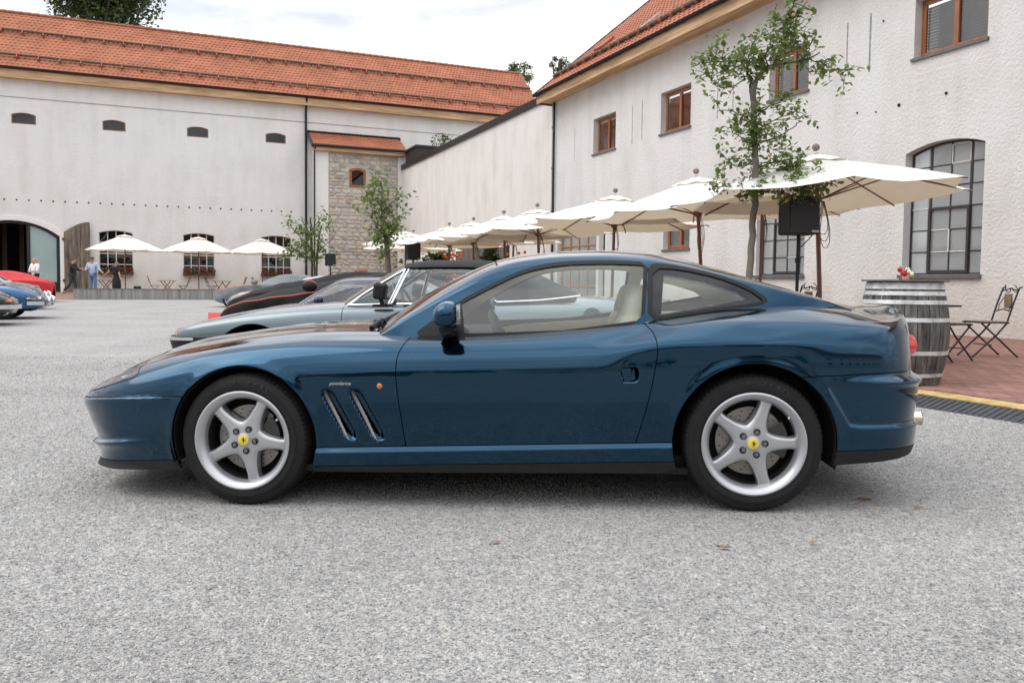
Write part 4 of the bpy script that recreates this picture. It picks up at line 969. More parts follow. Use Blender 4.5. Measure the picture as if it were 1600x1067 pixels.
MB().box(-15.98, -15.80, .05, .24, .18, 3.43).build('door_post', PLT, house)
# grooves and small holes in the plaster
for a, z0, z1, wd in ((-17.70, 5.74, 7.02, .018), (-13.58, 5.77, 7.04, .03), (-12.98, 5.80, 7.06, .035), (-9.06, 5.78, 6.85, .03), (-8.38, 5.9, 6.6, .035), (-4.38, 6.0, 7.04, .035), (-3.73, 5.8, 7.06, .045)):
    MB().box(a - wd / 2, a + wd / 2, -.006, .02, z0, z1).build('wall_groove', mat('groove_grey', (.30, .29, .285), .9, var=.4, vs=12), house)
for a, z, r in ((-5.21, 4.87, .028), (-4.02, 4.98, .022), (-3.5, 4.90, .018), (-2.9, 4.93, .035), (-1.78, 4.94, .030), (-3.38, 6.79, .02)):
    MB().lathe([(r, -.008), (r, .02)], 10, Matrix.Translation((a, 0, z)) @ Matrix.Rotation(R_(90), 4, 'X')).build('wall_hole', MATTBLK, house)
# eaves: soffit boards, fascia, gutter with brackets
EV = 8.30; OV = .62
MB().box(-19.75, 12, -OV, .0, EV - .03, EV).build('soffit', RAFTER, house)
MB().box(-19.76, 12, -OV - .04, -OV, EV - .10, EV + .22).build('fascia', RAFTER, house)
MB().box(-19.80, -19.76, -OV - .04, .1, EV - .10, EV + .30).build('barge_end', mat('barge_brown', (.16, .06, .03), .6), house)
n = 9; V = []; F = []
for a in (-19.85, 12):
    for i in range(n + 1):
        t = math.pi * i / n; V.append((a, -OV - .12 - .075 * math.cos(t), EV + .27 - .085 * math.sin(t)))
for i in range(n): F.append((i, i + 1, n + 2 + i, n + 1 + i))
F.append(tuple(range(n + 1)))
gut = mk('gutter', V, F, DARKMET, house, True)
for k in range(30):
    a = -19.4 + k * .88; P = [(a, -OV - .12 - .080 * math.cos(math.pi * i / 8), EV + .27 - .090 * math.sin(math.pi * i / 8)) for i in range(9)]
    MB().tube(P, .011, 5).build('gutter_bracket', DARKMET, gut)
# roof: slab and clay tiles
PT = R_(40); ex_, ez_ = -OV - .10, EV + .30
sl = Matrix.Translation((0, ex_, ez_)) @ Matrix.Rotation(PT, 4, 'X')
rf = MB(); rf.box(-19.72, 12, 0, 9.0, -.10, -.012, sl); roof = rf.build('roof', TILED, house)
TV, TF = tile_shape(.235, .36); tme = None; nt_ = 0; rest = MB()
cands = []
for r in range(25):
    for c in range(135):
        x_ = -19.70 + c * .235 + (.1175 if r % 2 else 0); p = BR @ (sl @ Vector((x_, .005 + r * .33, .0))); u, v, w_ = proj(p)
        cands.append((-30 < u < 1640 and -30 < v < 1100, w_, x_, r))
vis = sorted([c for c in cands if c[0]], key=lambda c: c[1])
for k, (vv, w_, x_, r) in enumerate(vis):
    if k < 290:
        M_ = sl @ Matrix.Translation((x_, .005 + r * .33, random.uniform(-.002, .003))) @ Matrix.Rotation(random.uniform(-.012, .012), 4, 'Z')
        if tme is None:
            o = mk('roof_tile', TV, TF, TILE, roof); tme = o.data
        else: o = bpy.data.objects.new('roof_tile', tme); COL.objects.link(o); o.parent = roof
        o.matrix_local = M_
    else:
        M_ = sl @ Matrix.Translation((x_, .005 + r * .33, 0)); rest.add([M_ @ Vector(v) for v in TV], TF)
for c in cands:
    if not c[0]:
        M_ = sl @ Matrix.Translation((c[2], .005 + c[3] * .33, 0)); rest.add([M_ @ Vector(v) for v in TV], TF)
rest.build('upper_tiles', TILE, roof)['kind'] = 'stuff'
MB().box(-19.86, -19.72, -.05, 9.0, -.12, .05, sl).build('verge', DARKMET, roof)
for k in range(26):   # timber snow-guard rollers held by tile brackets
    a = -19.3 + k * .62
    g = MB(); g.tube([sl @ Vector((a + .05, .95, .12)), sl @ Vector((a + .57, .95, .12))], .075, 10); g.build('snow_guard', LOG, roof, True)
    MB().box(a - .03, a + .03, .80, 1.06, -.02, .17, sl, .01).build('guard_bracket', TILE, roof)
fl = MB(); fl.box(-14.02, -13.95, 1.35, 2.6, .01, .08, sl); fl.build('roof_light', mat('zinc_light', (.55, .55, .56), .35, .7), roof)
MB().box(-17.6, -17.0, 1.9, 2.6, .02, .12, sl, .02).build('vent_tile', TILE, roof)
pp = MB(); pp.tube([(-19.36, -.08, 8.25), (-19.36, -.08, .2)], .05, 10); pp.build('downpipe', DARKMET, house, True)
pp = MB(); pp.tube([(-19.62, -.03, 8.6), (-19.62, -.03, .2)], .009, 6)
for z in (2.2, 4.0, 5.7, 7.3): pp.box(-19.65, -19.59, -.05, 0, z, z + .06)
pp.build('lightning_rod', mat('rod_grey', (.25, .24, .23), .5, .7), house)

# ---------------------------------------------------------------- courtyard wall between the two houses
cw = thing('courtyard_wall', 'tall blank plastered wall with dark metal coping between the two houses', 'wall', matrix=BR @ Matrix.Translation((-19.35, 0, 0)))
mk('wall', [(0, .04, 0), (-23.5, .04, 0), (-23.5, .04, 8.55), (0, .04, 8.55), (0, .6, 8.55), (-23.5, .6, 8.55), (-23.5, .6, 0), (0, .6, 0)], [(1, 0, 3, 2), (2, 3, 4, 5), (1, 2, 5, 6), (4, 7, 6, 5)], plaster('wall_plaster_pink', (.72, .685, .655), 26, .5, .025, .08), cw)
MB().box(-23.6, -.05, -.06, .7, 8.50, 8.80).build('coping', DARKMET, cw)
MB().box(-22.6, -19.9, .1, 1.6, 8.80, 9.55).box(-22.7, -19.8, .0, 1.7, 9.55, 9.66).build('roof_hatch', mat('hatch_metal', (.05, .045, .042), .5, .5, var=.3, vs=3), cw)

# ================================================================ long house at the back left
barn = thing('long_white_house', 'long white plastered house with red tiled roof and arched gate at the back', 'house', matrix=BL)
swin = [(-7.24, -6.02), (-2.60, -1.37), (2.03, 3.25), (6.66, 7.90)]
bw = [(-2.88, -1.06), (1.76, 3.56), (6.37, 8.22)]
holes = [arch_loop(a, b, 9.93, 10.57, .12) for a, b in swin] + [arch_loop(a, b, 1.40, 4.06, .14) for a, b in bw] + [arch_loop(-9.75, -4.92, .30, 4.45, .85, 14)]
V, F = pierced([(-16, .0), (26, .0), (26, 12.9), (-16, 12.9)], holes, .35)
mk('wall', V, F, PLL, barn)
for a, b in swin:
    w_ = MB().add(*frame_ring(arch_loop(a, b, 9.93, 10.57, .12), shrink(a, b, 9.93, 10.57, .12, .07), .05, .16)).build('window', mat('frame_brown', (.20, .11, .06), .7, var=.2, vs=4), barn)
    mk('pane', [(a + .05, .12, 9.98), (b - .05, .12, 9.98), (b - .05, .12, 10.50), (a + .05, .12, 10.50)], [(0, 1, 2, 3)], WINGLASS, w_)
    mk('room_back', [(a, .34, 9.9), (b, .34, 9.9), (b, .34, 10.6), (a, .34, 10.6)], [(0, 1, 2, 3)], ROOM, w_)
FLW = mat('geranium_red', (.30, .012, .016), .7, var=.4, vs=9); LEAFG = mat('box_leaf', (.035, .07, .018), .7, var=.4, vs=8)
def flower_box(parent, a, b, z):
    fb = MB().box(a, b, -.32, -.04, z, z + .22).build('flower_box', mat('box_brown', (.07, .045, .03), .8), parent)
    for nm, mt, cnt, s in (('leaves', LEAFG, 150, .075), ('blossom', FLW, 190, .055)):
        m_ = MB()
        for _ in range(cnt):
            c = Vector((random.uniform(a, b), random.uniform(-.42, -.02), z + random.uniform(.05 if nm == 'leaves' else .12, .46))); q = Euler((random.uniform(0, 6), random.uniform(0, 6), random.uniform(0, 6))).to_matrix()
            m_.add([c + q @ Vector(v) * s for v in ((-1, 0, 0), (0, -.6, .1), (1, 0, 0), (0, .6, .1))], [(0, 1, 2, 3)])
        m_.build(nm, mt, fb)['kind'] = 'stuff'
for a, b in bw:
    c = [a, a + (b - a) * .25, a + (b - a) * .5, a + (b - a) * .75, b]
    grid_window(barn, a, b, 1.40, 4.06, .14, .18, c, [1.43, 2.05, 2.70, 3.35, 4.06], .05, gl=WINGLASS, m=IRONW, sill=None, backm=mat('room_green', (.035, .04, .03), .9, var=.6, vs=1.2))
    flower_box(barn, a - .02, b + .02, 1.42)
# gate: white moulding, dark frame, frosted glass leaf, deep hall
MB().add(*frame_ring(arch_loop(-9.98, -4.66, .30, 4.72, .95, 14), arch_loop(-9.76, -4.91, .30, 4.46, .85, 14), -.07, .02)).build('gate_moulding', mat('moulding_white', (.78, .76, .73), .8), barn)
gt = MB().add(*frame_ring(arch_loop(-9.75, -4.92, .30, 4.45, .85, 14), arch_loop(-9.55, -5.10, .60, 4.30, .82, 14), .18, .30)).box(-6.62, -6.46, .17, .31, .35, 4.2).build('gate_frame', mat('gate_black', (.012, .012, .014), .5), barn)
P = [(-6.45, .95), (-5.12, .95), (-5.12, 3.86), (-5.55, 4.06), (-6.0, 4.19), (-6.45, 4.26)]
mk('glass_leaf', [(x, .235, z) for x, z in P], [tuple(range(6))], glass('frosted_glass', (.5, .6, .58), 1.5, .05, .8, (.42, .56, .55)), gt)
MB().box(-6.45, -5.12, .2, .28, .35, .95).build('kick_panel', mat('gate_black', (0, 0, 0)), gt)
hallm = mat('hall_brown', (.05, .036, .028), .9, var=.3, vs=1)
hall = MB(); hall.box(-9.9, -4.8, 7.5, 7.6, 0, 5).box(-9.95, -9.85, .36, 7.6, 0, 5).box(-4.86, -4.76, .36, 7.6, 0, 5).box(-9.9, -4.8, .36, 7.6, 4.5, 4.6)
for i in range(4): hall.box(-9.2 + i * .9, -8.95 + i * .9, 3.0, 3.3, .3, 4.4)
hall.build('gate_hall', hallm, barn)
# old plank door leaf hooked open against the wall
pd = thing('plank_door', 'weathered grey plank door leaf folded open against the white wall beside the gate', 'door', matrix=BL @ Matrix.Translation((-4.70, -.10, .38)) @ Matrix.Rotation(R_(-7), 4, 'Z'))
PLANK = mat('weathered_oak', (.075, .070, .066), .9, var=.5, vs=3.0, stretch=(3, 3, .25), col2=(.19, .150, .11), bump=.6, bs=30, bdist=.01)
ws_ = [.23, .19, .25, .22, .24, .25]; x_ = 0
for i, wd in enumerate(ws_):
    h0 = 3.48 + .62 * math.sin((x_ + .02) / 1.38 * math.pi / 2); h1 = 3.48 + .62 * math.sin((x_ + wd) / 1.38 * math.pi / 2)
    MB().add([(x_, 0, 0), (x_ + wd - .012, 0, 0), (x_ + wd - .012, 0, h1), (x_, 0, h0), (x_, .07, 0), (x_ + wd - .012, .07, 0), (x_ + wd - .012, .07, h1), (x_, .07, h0)], [(0, 1, 2, 3), (7, 6, 5, 4), (0, 4, 5, 1), (1, 5, 6, 2), (2, 6, 7, 3), (3, 7, 4, 0)]).build('plank', PLANK, pd)
    x_ += wd
for z in (.6, 3.0): MB().box(-.08, .05, -.03, .10, z, z + .16).build('hinge', mat('rust', (.12, .05, .025), .8, var=.3), pd)
# row of small square holes, cable, eaves, gutter
for k in range(27):
    a = -7.67 + k * .6115; MB().box(a - .045, a + .045, -.004, .02, 5.58, 5.67).build('putlog_hole', MATTBLK, barn)
MB().tube([(-16, -.03, 11.41), (26, -.03, 11.41)], .012, 4).build('wall_cable', mat('rod_grey', (0, 0, 0)), barn)
MB().box(-16, 26, -.42, .0, 12.42, 12.47).box(-16, 26, -.46, -.42, 12.40, 12.86).build('fascia', RAFTER, barn)
V = []; F = []; n = 8
for a in (-16, 26):
    for i in range(n + 1): t = math.pi * i / n; V.append((a, -.56 - .09 * math.cos(t), 13.0 - .12 * math.sin(t)))
for i in range(n): F.append((i, i + 1, n + 2 + i, n + 1 + i))
mk('gutter', V, F, DARKMET, barn, True)
sb = Matrix.Translation((0, -.52, 12.98)) @ Matrix.Rotation(R_(42), 4, 'X')
MB().box(-16, 26, 0, 6.42, -.12, -.012, sb).build('roof', TILED, barn)
TV2, TF2 = tile_shape(.255, .37); m_ = MB()
for r in range(19):
    for c in range(165):
        M_ = sb @ Matrix.Translation((-16 + c * .255 + (.127 if r % 2 else 0), r * .338, random.uniform(-.004, .005))); m_.add([M_ @ Vector(v) for v in TV2], TF2)
o = m_.build('roof_tiles', TILE, barn); o['kind'] = 'stuff'
m_ = MB()
for k in range(95): m_.tube([sb @ Vector((-16 + k * .44, 6.43, .02)), sb @ Vector((-16 + k * .44 + .46, 6.43, .045))], [.10, .115], 8, False)
m_.build('ridge_tiles', TILE, barn)['kind'] = 'stuff'
for yy in (1.12, 4.0):
    MB().tube([sb @ Vector((-16, yy, .16)), sb @ Vector((26, yy, .16))], .075, 8).build('snow_guard', LOG, barn, True)
    m_ = MB()
    for k in range(38): m_.box(-15.6 + k * 1.08, -15.54 + k * 1.08, yy - .35, yy + .1, -.01, .22, sb)
    m_.build('guard_brackets', TILED, barn)['kind'] = 'stuff'
mk('rear_slope', [sb @ Vector((-16, 6.42, -.01)), sb @ Vector((26, 6.42, -.01)), Vector((26, 10.2, 12.5)), Vector((-16, 10.2, 12.5))], [(0, 1, 2, 3)], TILED, barn)
mk('back_wall', [(-16, 11, 0), (26, 11, 0), (26, 11, 12.6), (-16, 11, 12.6)], [(0, 1, 2, 3)], PLL, barn)
MB().tube([(9.15, -.50, 12.95), (9.15, -.40, 12.6), (9.15, -.12, 12.25), (9.15, -.12, .4)], .075, 10).build('downpipe', DARKMET, barn, True)
# ---- stone stair tower in front of it
tower = thing('stone_tower', 'narrow rubble-stone tower with small tiled lean-to roof in the corner', 'tower', matrix=BL @ Matrix.Translation((0, -1.8, 0)))
V, F = pierced([(9.55, 0), (15.25, 0), (15.25, 9.55), (9.55, 9.55)], [arch_loop(11.62, 12.65, 7.22, 8.44, .12)], .2)
mk('wall', V, F, plaster('tower_mortar', (.50, .46, .40), 14, .6, .03, .15), tower)
mk('side_wall', [(9.55, 0, 0), (9.55, 0, 9.55), (9.55, 1.8, 10.6), (9.55, 1.8, 0)], [(0, 1, 2, 3)], PLL, tower)
MB().box(9.50, 10.28, -.05, -.002, 0, 9.5).build('corner_strip', PLL, tower); MB().box(14.78, 15.22, -.05, -.002, 0, 9.5).build('corner_strip', PLL, tower)
SM = [mat('rubble_%d' % i, c, .9, var=.3, vs=5, bump=.5, bs=18, bdist=.03) for i, c in enumerate(((.50, .46, .41), (.40, .37, .335), (.55, .49, .41), (.56, .46, .32), (.33, .31, .285), (.53, .48, .42)))]
protos = []
for i in range(8):
    n = 8; V = []; 
    for h, k in ((0, 1.0), (-.045, .94), (-.062, .6)):
        for j in range(n):
            a = 2 * math.pi * j / n + .2; rr = (.9 + .22 * math.sin(j * 2.7 + i * 1.9)) * k
            V.append((.5 * rr * math.copysign(abs(math.cos(a))**.6, math.cos(a)), h, .5 * rr * math.copysign(abs(math.sin(a))**.6, math.sin(a))))
    F = [(l * n + j, l * n + (j + 1) % n, l * n + n + (j + 1) % n, l * n + n + j) for l in range(2) for j in range(n)] + [tuple(range(2 * n, 3 * n))]
    protos.append((V, F))
pm = {}; z = .35; k = 0; low = MB()
while z < 9.42:
    h = random.choice((.16, .20, .24, .31)); x = 10.30
    while x < 14.74:
        wd = random.uniform(.26, .72); wd = min(wd, 14.76 - x)
        cx, cz = x + wd / 2, z + h / 2; x += wd
        if 11.45 < cx < 12.82 and 7.05 < cz < 8.6 or wd < .15: continue
        pi, mi = random.randrange(8), random.choice((0, 0, 1, 1, 2, 2, 3, 4, 5, 5))
        M_ = Matrix.Translation((cx, 0.004, cz)) @ Matrix.Rotation(random.uniform(-.06, .06), 4, 'Y') @ Matrix.Diagonal((wd * .97, random.uniform(.6, 1.2), h * .96, 1))
        if cz < 2.4:
            low.add([M_ @ Vector(v) for v in protos[pi][0]], protos[pi][1]); continue
        if k < 300:
            if (pi, mi) not in pm:
                o = mk('stone', *protos[pi], SM[mi], tower, True, None, 50); pm[(pi, mi)] = o.data
            else: o = bpy.data.objects.new('stone', pm[(pi, mi)]); COL.objects.link(o); o.parent = tower
            o.matrix_local = M_; k += 1
        else: low.add([M_ @ Vector(v) for v in protos[pi][0]], protos[pi][1])
    z += h
low.build('lower_stones', SM[0], tower, True, 50)['kind'] = 'stuff'
w_ = MB().add(*frame_ring(arch_loop(11.62, 12.65, 7.22, 8.44, .12), shrink(11.62, 12.65, 7.22, 8.44, .12, .14), -.05, .12)).build('window', mat('tower_frame', (.26, .10, .035), .6, var=.2, vs=4), tower)
mk('pane', [(11.72, .05, 7.32), (12.55, .05, 7.32), (12.55, .05, 8.36), (11.72, .05, 8.36)], [(0, 1, 2, 3)], WINGLASS, w_); mk('room_back', [(11.6, .19, 7.2), (12.7, .19, 7.2), (12.7, .19, 8.45), (11.6, .19, 8.45)], [(0, 1, 2, 3)], ROOM, w_)
st_ = Matrix.Translation((0, -.42, 9.66)) @ Matrix.Rotation(R_(27), 4, 'X')
MB().box(9.25, 15.35, 0, 2.45, -.10, -.01, st_).build('roof', TILED, tower)
TV3, TF3 = tile_shape(.26, .34); m_ = MB()
for r in range(8):
    for c in range(23): M_ = st_ @ Matrix.Translation((9.30 + c * .26, r * .305, random.uniform(-.003, .004))); m_.add([M_ @ Vector(v) for v in TV3], TF3)
m_.build('roof_tiles', TILE, tower)['kind'] = 'stuff'
MB().box(9.18, 9.30, -.08, 2.45, -.14, .06, st_).build('verge', DARKMET, tower)
MB().box(9.2, 15.4, 2.40, 2.55, -.05, .12, st_).build('top_flashing', DARKMET, tower)
MB().box(9.25, 15.4, -.36, -.28, 9.36, 9.56).box(9.28, 15.4, -.28, .02, 9.34, 9.38).build('fascia', RAFTER, tower)
MB().tube([(9.2, -.46, 9.66), (15.5, -.46, 9.66)], .085, 10).build('gutter', DARKMET, tower, True)
MB().tube([(9.40, -.46, 9.6), (9.40, -.14, 9.15), (9.40, -.12, .3)], .05, 8).build('downpipe', DARKMET, tower, True)
# ================================================================ brick terrace on the right
TZ = lambda n: .160 + .008 * (7.5 + n)
ter = mk('brick_terrace', [(-40, -7.5, .150), (12, -7.5, .150), (12, -.02, .210), (-40, -.02, .210), (-40, -7.5, -.1), (12, -7.5, -.1)], [(0, 1, 2, 3), (4, 5, 1, 0)], mat('paver_joint', (.20, .13, .10), .9, var=.3, vs=6)); ter.matrix_world = BR; ter['kind'] = 'structure'
BRK = [mat('paver_%d' % i, c, .8, var=.25, vs=9, bump=.25, bs=60, bdist=.004) for i, c in enumerate(((.25, .125, .095), (.22, .105, .082), (.285, .15, .115), (.205, .11, .09)))]
bb = MB().box(-.098, .098, -.048, .048, 0, .012, bev=.004); bme = {}; cnd = []
for r in range(75):
    n = -7.44 + r * .1005
    for c in range(70):
        x = -5.0 + c * .2015 + (.1 if r % 2 else 0); p = BR @ Vector((x, n, TZ(n))); u, v, w_ = proj(p)
        if 1425 < u < 1625 and v > 500: cnd.append((w_, x, n))
cnd.sort(); more = MB()
for k, (w_, x, n) in enumerate(cnd):
    M_ = Matrix.Translation((x, n, TZ(n) - .006 + random.uniform(-.0015, .0015))) @ Matrix.Rotation(random.uniform(-.01, .01), 4, 'Z') @ Matrix.Rotation(.008, 4, 'X')
    if k < 300:
        mi = random.randrange(4)
        if mi not in bme: o = mk('brick', bb.V, bb.F, BRK[mi], ter); bme[mi] = o.data
        else: o = bpy.data.objects.new('brick', bme[mi]); COL.objects.link(o); o.parent = ter
        o.matrix_local = M_
    else: more.box(-.098, .098, -.048, .048, 0, .012, M_)
o = more.build('far_bricks', BRK[0], ter); o['kind'] = 'stuff'
# cable ramp along its edge: black rubber flank and ribbed yellow lid
ramp = thing('cable_ramp', 'black rubber cable ramp with worn yellow lid along the brick terrace edge', 'cable ramp', matrix=BR)
for k in range(9):
    a = -.5 + k * 1.0
    f = MB(); f.prism([(-8.02, .062), (-7.78, .142), (-7.5, .142), (-7.5, .06)], a + .004, a + .996, Matrix(((0, 0, 1, 0), (1, 0, 0, 0), (0, 1, 0, 0), (0, 0, 0, 1))))
    for j in range(16): f.box(a + .01 + j * .061, a + .045 + j * .061, -.005, .24, .0, .006, Matrix.Translation((0, -8.01, .067)) @ Matrix.Rotation(math.atan2(.08, .24), 4, 'X'))
    f.build('rubber_section', mat('ramp_rubber', (.045, .048, .055), .75, var=.3, vs=14), ramp)
    MB().box(a + .006, a + .994, -7.775, -7.505, .1425, .1585, bev=.004).build('yellow_lid', mat('ramp_yellow', (.40, .27, .085), .8, var=.35, vs=8, col2=(.46, .34, .15)), ramp)
# ---------------------------------------------------------------- barrel table
bar = thing('wine_barrel', 'weathered grey oak barrel with pale metal hoops used as a standing table', 'barrel', (3.93, 8.16, .166))
BARW = mat('barrel_oak', (.032, .030, .029), .88, var=.5, vs=5, stretch=(4, 4, .5), col2=(.115, .108, .10), bump=.5, bs=40, bdist=.006)
def br(z): return .345 + .075 * math.sin(math.pi * min(1, max(0, z / 1.01)))**1.1
ns = 22
for k in range(ns):
    V = []; F = []; zz = np.linspace(0, 1.01, 13); a0 = 2 * math.pi * k / ns + .008; a1 = 2 * math.pi * (k + 1) / ns - .008
    for z in zz:
        for a in (a0, (a0 + a1) / 2, a1): V.append(((br(z) + random.uniform(-.001, .001)) * math.cos(a), br(z) * math.sin(a), z))
    for i in range(12):
        for j in range(2): F.append((i * 3 + j, i * 3 + j + 1, i * 3 + j + 4, i * 3 + j + 3))
    mk('stave', V, F, BARW, bar, True)
HOOP = mat('hoop_zinc', (.50, .51, .52), .6, .35, var=.3, vs=9, col2=(.62, .62, .62))
for z0, z1 in ((.935, 1.0), (.875, .915), (.79, .83), (.62, .66), (.30, .34), (.085, .12)):
    MB().lathe([(br(z0) + .001, z0), (br(z0) + .006, z0), (br(z1) + .006, z1), (br(z1) + .001, z1)], 44, cap=False).build('hoop', HOOP, bar, True)
MB().lathe([(.34, .97), (0, .97)], 30, cap=False).build('head', BARW, bar); MB().lathe([(.40, 1.011), (.40, 1.026), (0, 1.026)], 40).build('table_top', mat('top_board', (.13, .12, .11), .8, var=.3, vs=5), bar)
fl = thing('flower_vase', 'tiny pot of red and cream flowers standing on the oak barrel', 'flowers', (3.89, 8.06, 1.193))
MB().lathe([(.03, 0), (.036, .03), (.030, .05)], 14).build('pot', mat('terracotta_pale', (.55, .32, .22), .7), fl, True)
for nm, c, pts in (('red_bloom', (.45, .01, .02), ((-.03, .0, .07), (-.05, .02, .10), (-.02, -.02, .06))), ('cream_bloom', (.75, .70, .50), ((.03, 0, .075), (.05, -.01, .055), (.02, .01, .10)))):
    for p in pts: MB().ball(p, .026, 8).build(nm, mat(nm, c, .6, var=.2, vs=60), fl, True)
b = MB()
for k in range(12): a = random.uniform(0, 6.28); b.tube([(0, 0, .04), (.06 * math.cos(a), .06 * math.sin(a), random.uniform(.08, .14))], .003, 4)
b.build('stems', LEAFG, fl)
# ---------------------------------------------------------------- bistro chairs
CHI = mat('chair_iron', (.012, .012, .013), .55); SEATW = mat('chair_wood', (.23, .17, .12), .7, var=.3, vs=8)
def bistro(label, loc, rz, curl=True, group='folding iron bistro chairs by the house wall'):
    t = thing('bistro_chair', label, 'chair', loc, rz, group)
    for y in (-.19, .19):
        MB().tube([(-.33, y, 0), (.05, y, .33), (.20, y, .46)], .012, 6).build('leg', CHI, t)
        MB().tube([(.30, y * .86, 0), (-.05, y * .86, .32), (-.17, y * .86, .46), (-.25, y * .86, .72), (-.33, y * .86, .94), (-.37, y * .86, .95)], .012, 6).build('back_leg', CHI, t)
    s = MB()
    for k in range(5): s.box(.20 - k * .082 - .07, .20 - k * .082, -.20, .20, .465, .482)
    for k in range(5):
        pass
    MB().tube([(.22, -.2, .468), (.22, .2, .468), (-.18, .19, .468), (-.18, -.19, .468), (.22, -.2, .468)], .010, 6).build('seat_frame', CHI, t)
    for k in range(5): MB().box(.205 - k * .08 - .068, .205 - k * .08, -.19, .19, .472, .488, bev=.003).build('seat_slat', SEATW, t)
    MB().box(-.305, -.285, -.07, .07, .66, .86).build('back_panel', SEATW, t)
    b = MB()
    for z, x in ((.90, -.315), (.62, -.222)): b.tube([(x, -.165, z), (x - .01, 0, z + .03), (x, .165, z)], .009, 6)
    for y in (-1, 1): b.tube([(-.33 + .02 * math.cos(a), y * (.07 + .05 * math.sin(a)), .93 + .05 * math.cos(a)) for a in np.linspace(0, 5, 12)], .006, 5)
    for y in (-1, 1): b.tube([(-.225, y * .10, .62), (-.26, y * .13, .72), (-.29, y * .07, .82)], .006, 5)
    b.build('back_scroll', CHI, t)
    MB().tube([(.05, -.19, .165), (.05, .19, .165)], .008, 6).build('stretcher', CHI, t)
    return t
bistro('black folding bistro chair standing alone at right edge in front of white wall', (6.50, 11.12, .195), R_(184))
bistro('black iron bistro chair half hidden behind right side of oak barrel', (5.62, 10.5, .19), R_(25))
bistro('black iron bistro chair mostly hidden behind left side of oak barrel', (4.80, 10.2, .19), R_(150))
bistro('black iron bistro chair whose back shows just over the blue coupe rear', (4.0, 11.6, .19), R_(205))
ct = thing('round_cafe_table', 'small round dark cafe table behind the oak barrel', 'table', (5.30, 10.2, .19))
MB().lathe([(.30, .70), (.30, .72), (0, .72)], 30).build('table_top', CHI, ct); MB().tube([(0, 0, .0), (0, 0, .70)], .02, 8).build('column', CHI, ct)
for k in range(3): a = k * 2.1; MB().tube([(0, 0, .2), (.18 * math.cos(a), .18 * math.sin(a), .10), (.25 * math.cos(a), .25 * math.sin(a), 0)], .012, 6).build('foot', CHI, ct)
# ---------------------------------------------------------------- parasols
def canvas(name, col):
    m = bpy.data.materials.new(name); m.use_nodes = True; t = m.node_tree; t.nodes.clear(); o = N(t, 'ShaderNodeOutputMaterial')
    d = N(t, 'ShaderNodeBsdfDiffuse'); d.inputs[0].default_value = tuple(col) + (1,); tr = N(t, 'ShaderNodeBsdfTranslucent'); tr.inputs[0].default_value = (col[0] * .95, col[1] * .80, col[2] * .58, 1)
    tc = N(t, 'ShaderNodeTexCoord'); n = N(t, 'ShaderNodeTexNoise'); n.inputs['Scale'].default_value = 2.5; n.inputs['Detail'].default_value = 5; LK(t, tc.outputs['Object'], n.inputs[0])
    r = N(t, 'ShaderNodeValToRGB'); r.color_ramp.elements[0].color = tuple(c * .90 for c in col) + (1,); r.color_ramp.elements[1].color = tuple(col) + (1,); r.color_ramp.elements[0].position = .3; r.color_ramp.elements[1].position = .6
    LK(t, n.outputs[0], r.inputs[0]); LK(t, r.outputs[0], d.inputs[0])
    b = N(t, 'ShaderNodeBump'); b.inputs['Strength'].default_value = .4; b.inputs['Distance'].default_value = .02; LK(t, n.outputs[0], b.inputs['Height']); LK(t, b.outputs[0], d.inputs['Normal'])
    mx = N(t, 'ShaderNodeMixShader'); mx.inputs[0].default_value = .24; LK(t, d.outputs[0], mx.inputs[1]); LK(t, tr.outputs[0], mx.inputs[2]); LK(t, mx.outputs[0], o.inputs[0]); return m
CANV = [canvas('canvas_white', (.84, .83, .80)), canvas('canvas_cream', (.81, .775, .71))]
POLEW = mat('parasol_pole', (.16, .052, .025), .5, coat=.3, var=.25, vs=5, stretch=(3, 3, .3)); BRASS = mat('finial', (.22, .16, .14), .5, .2)
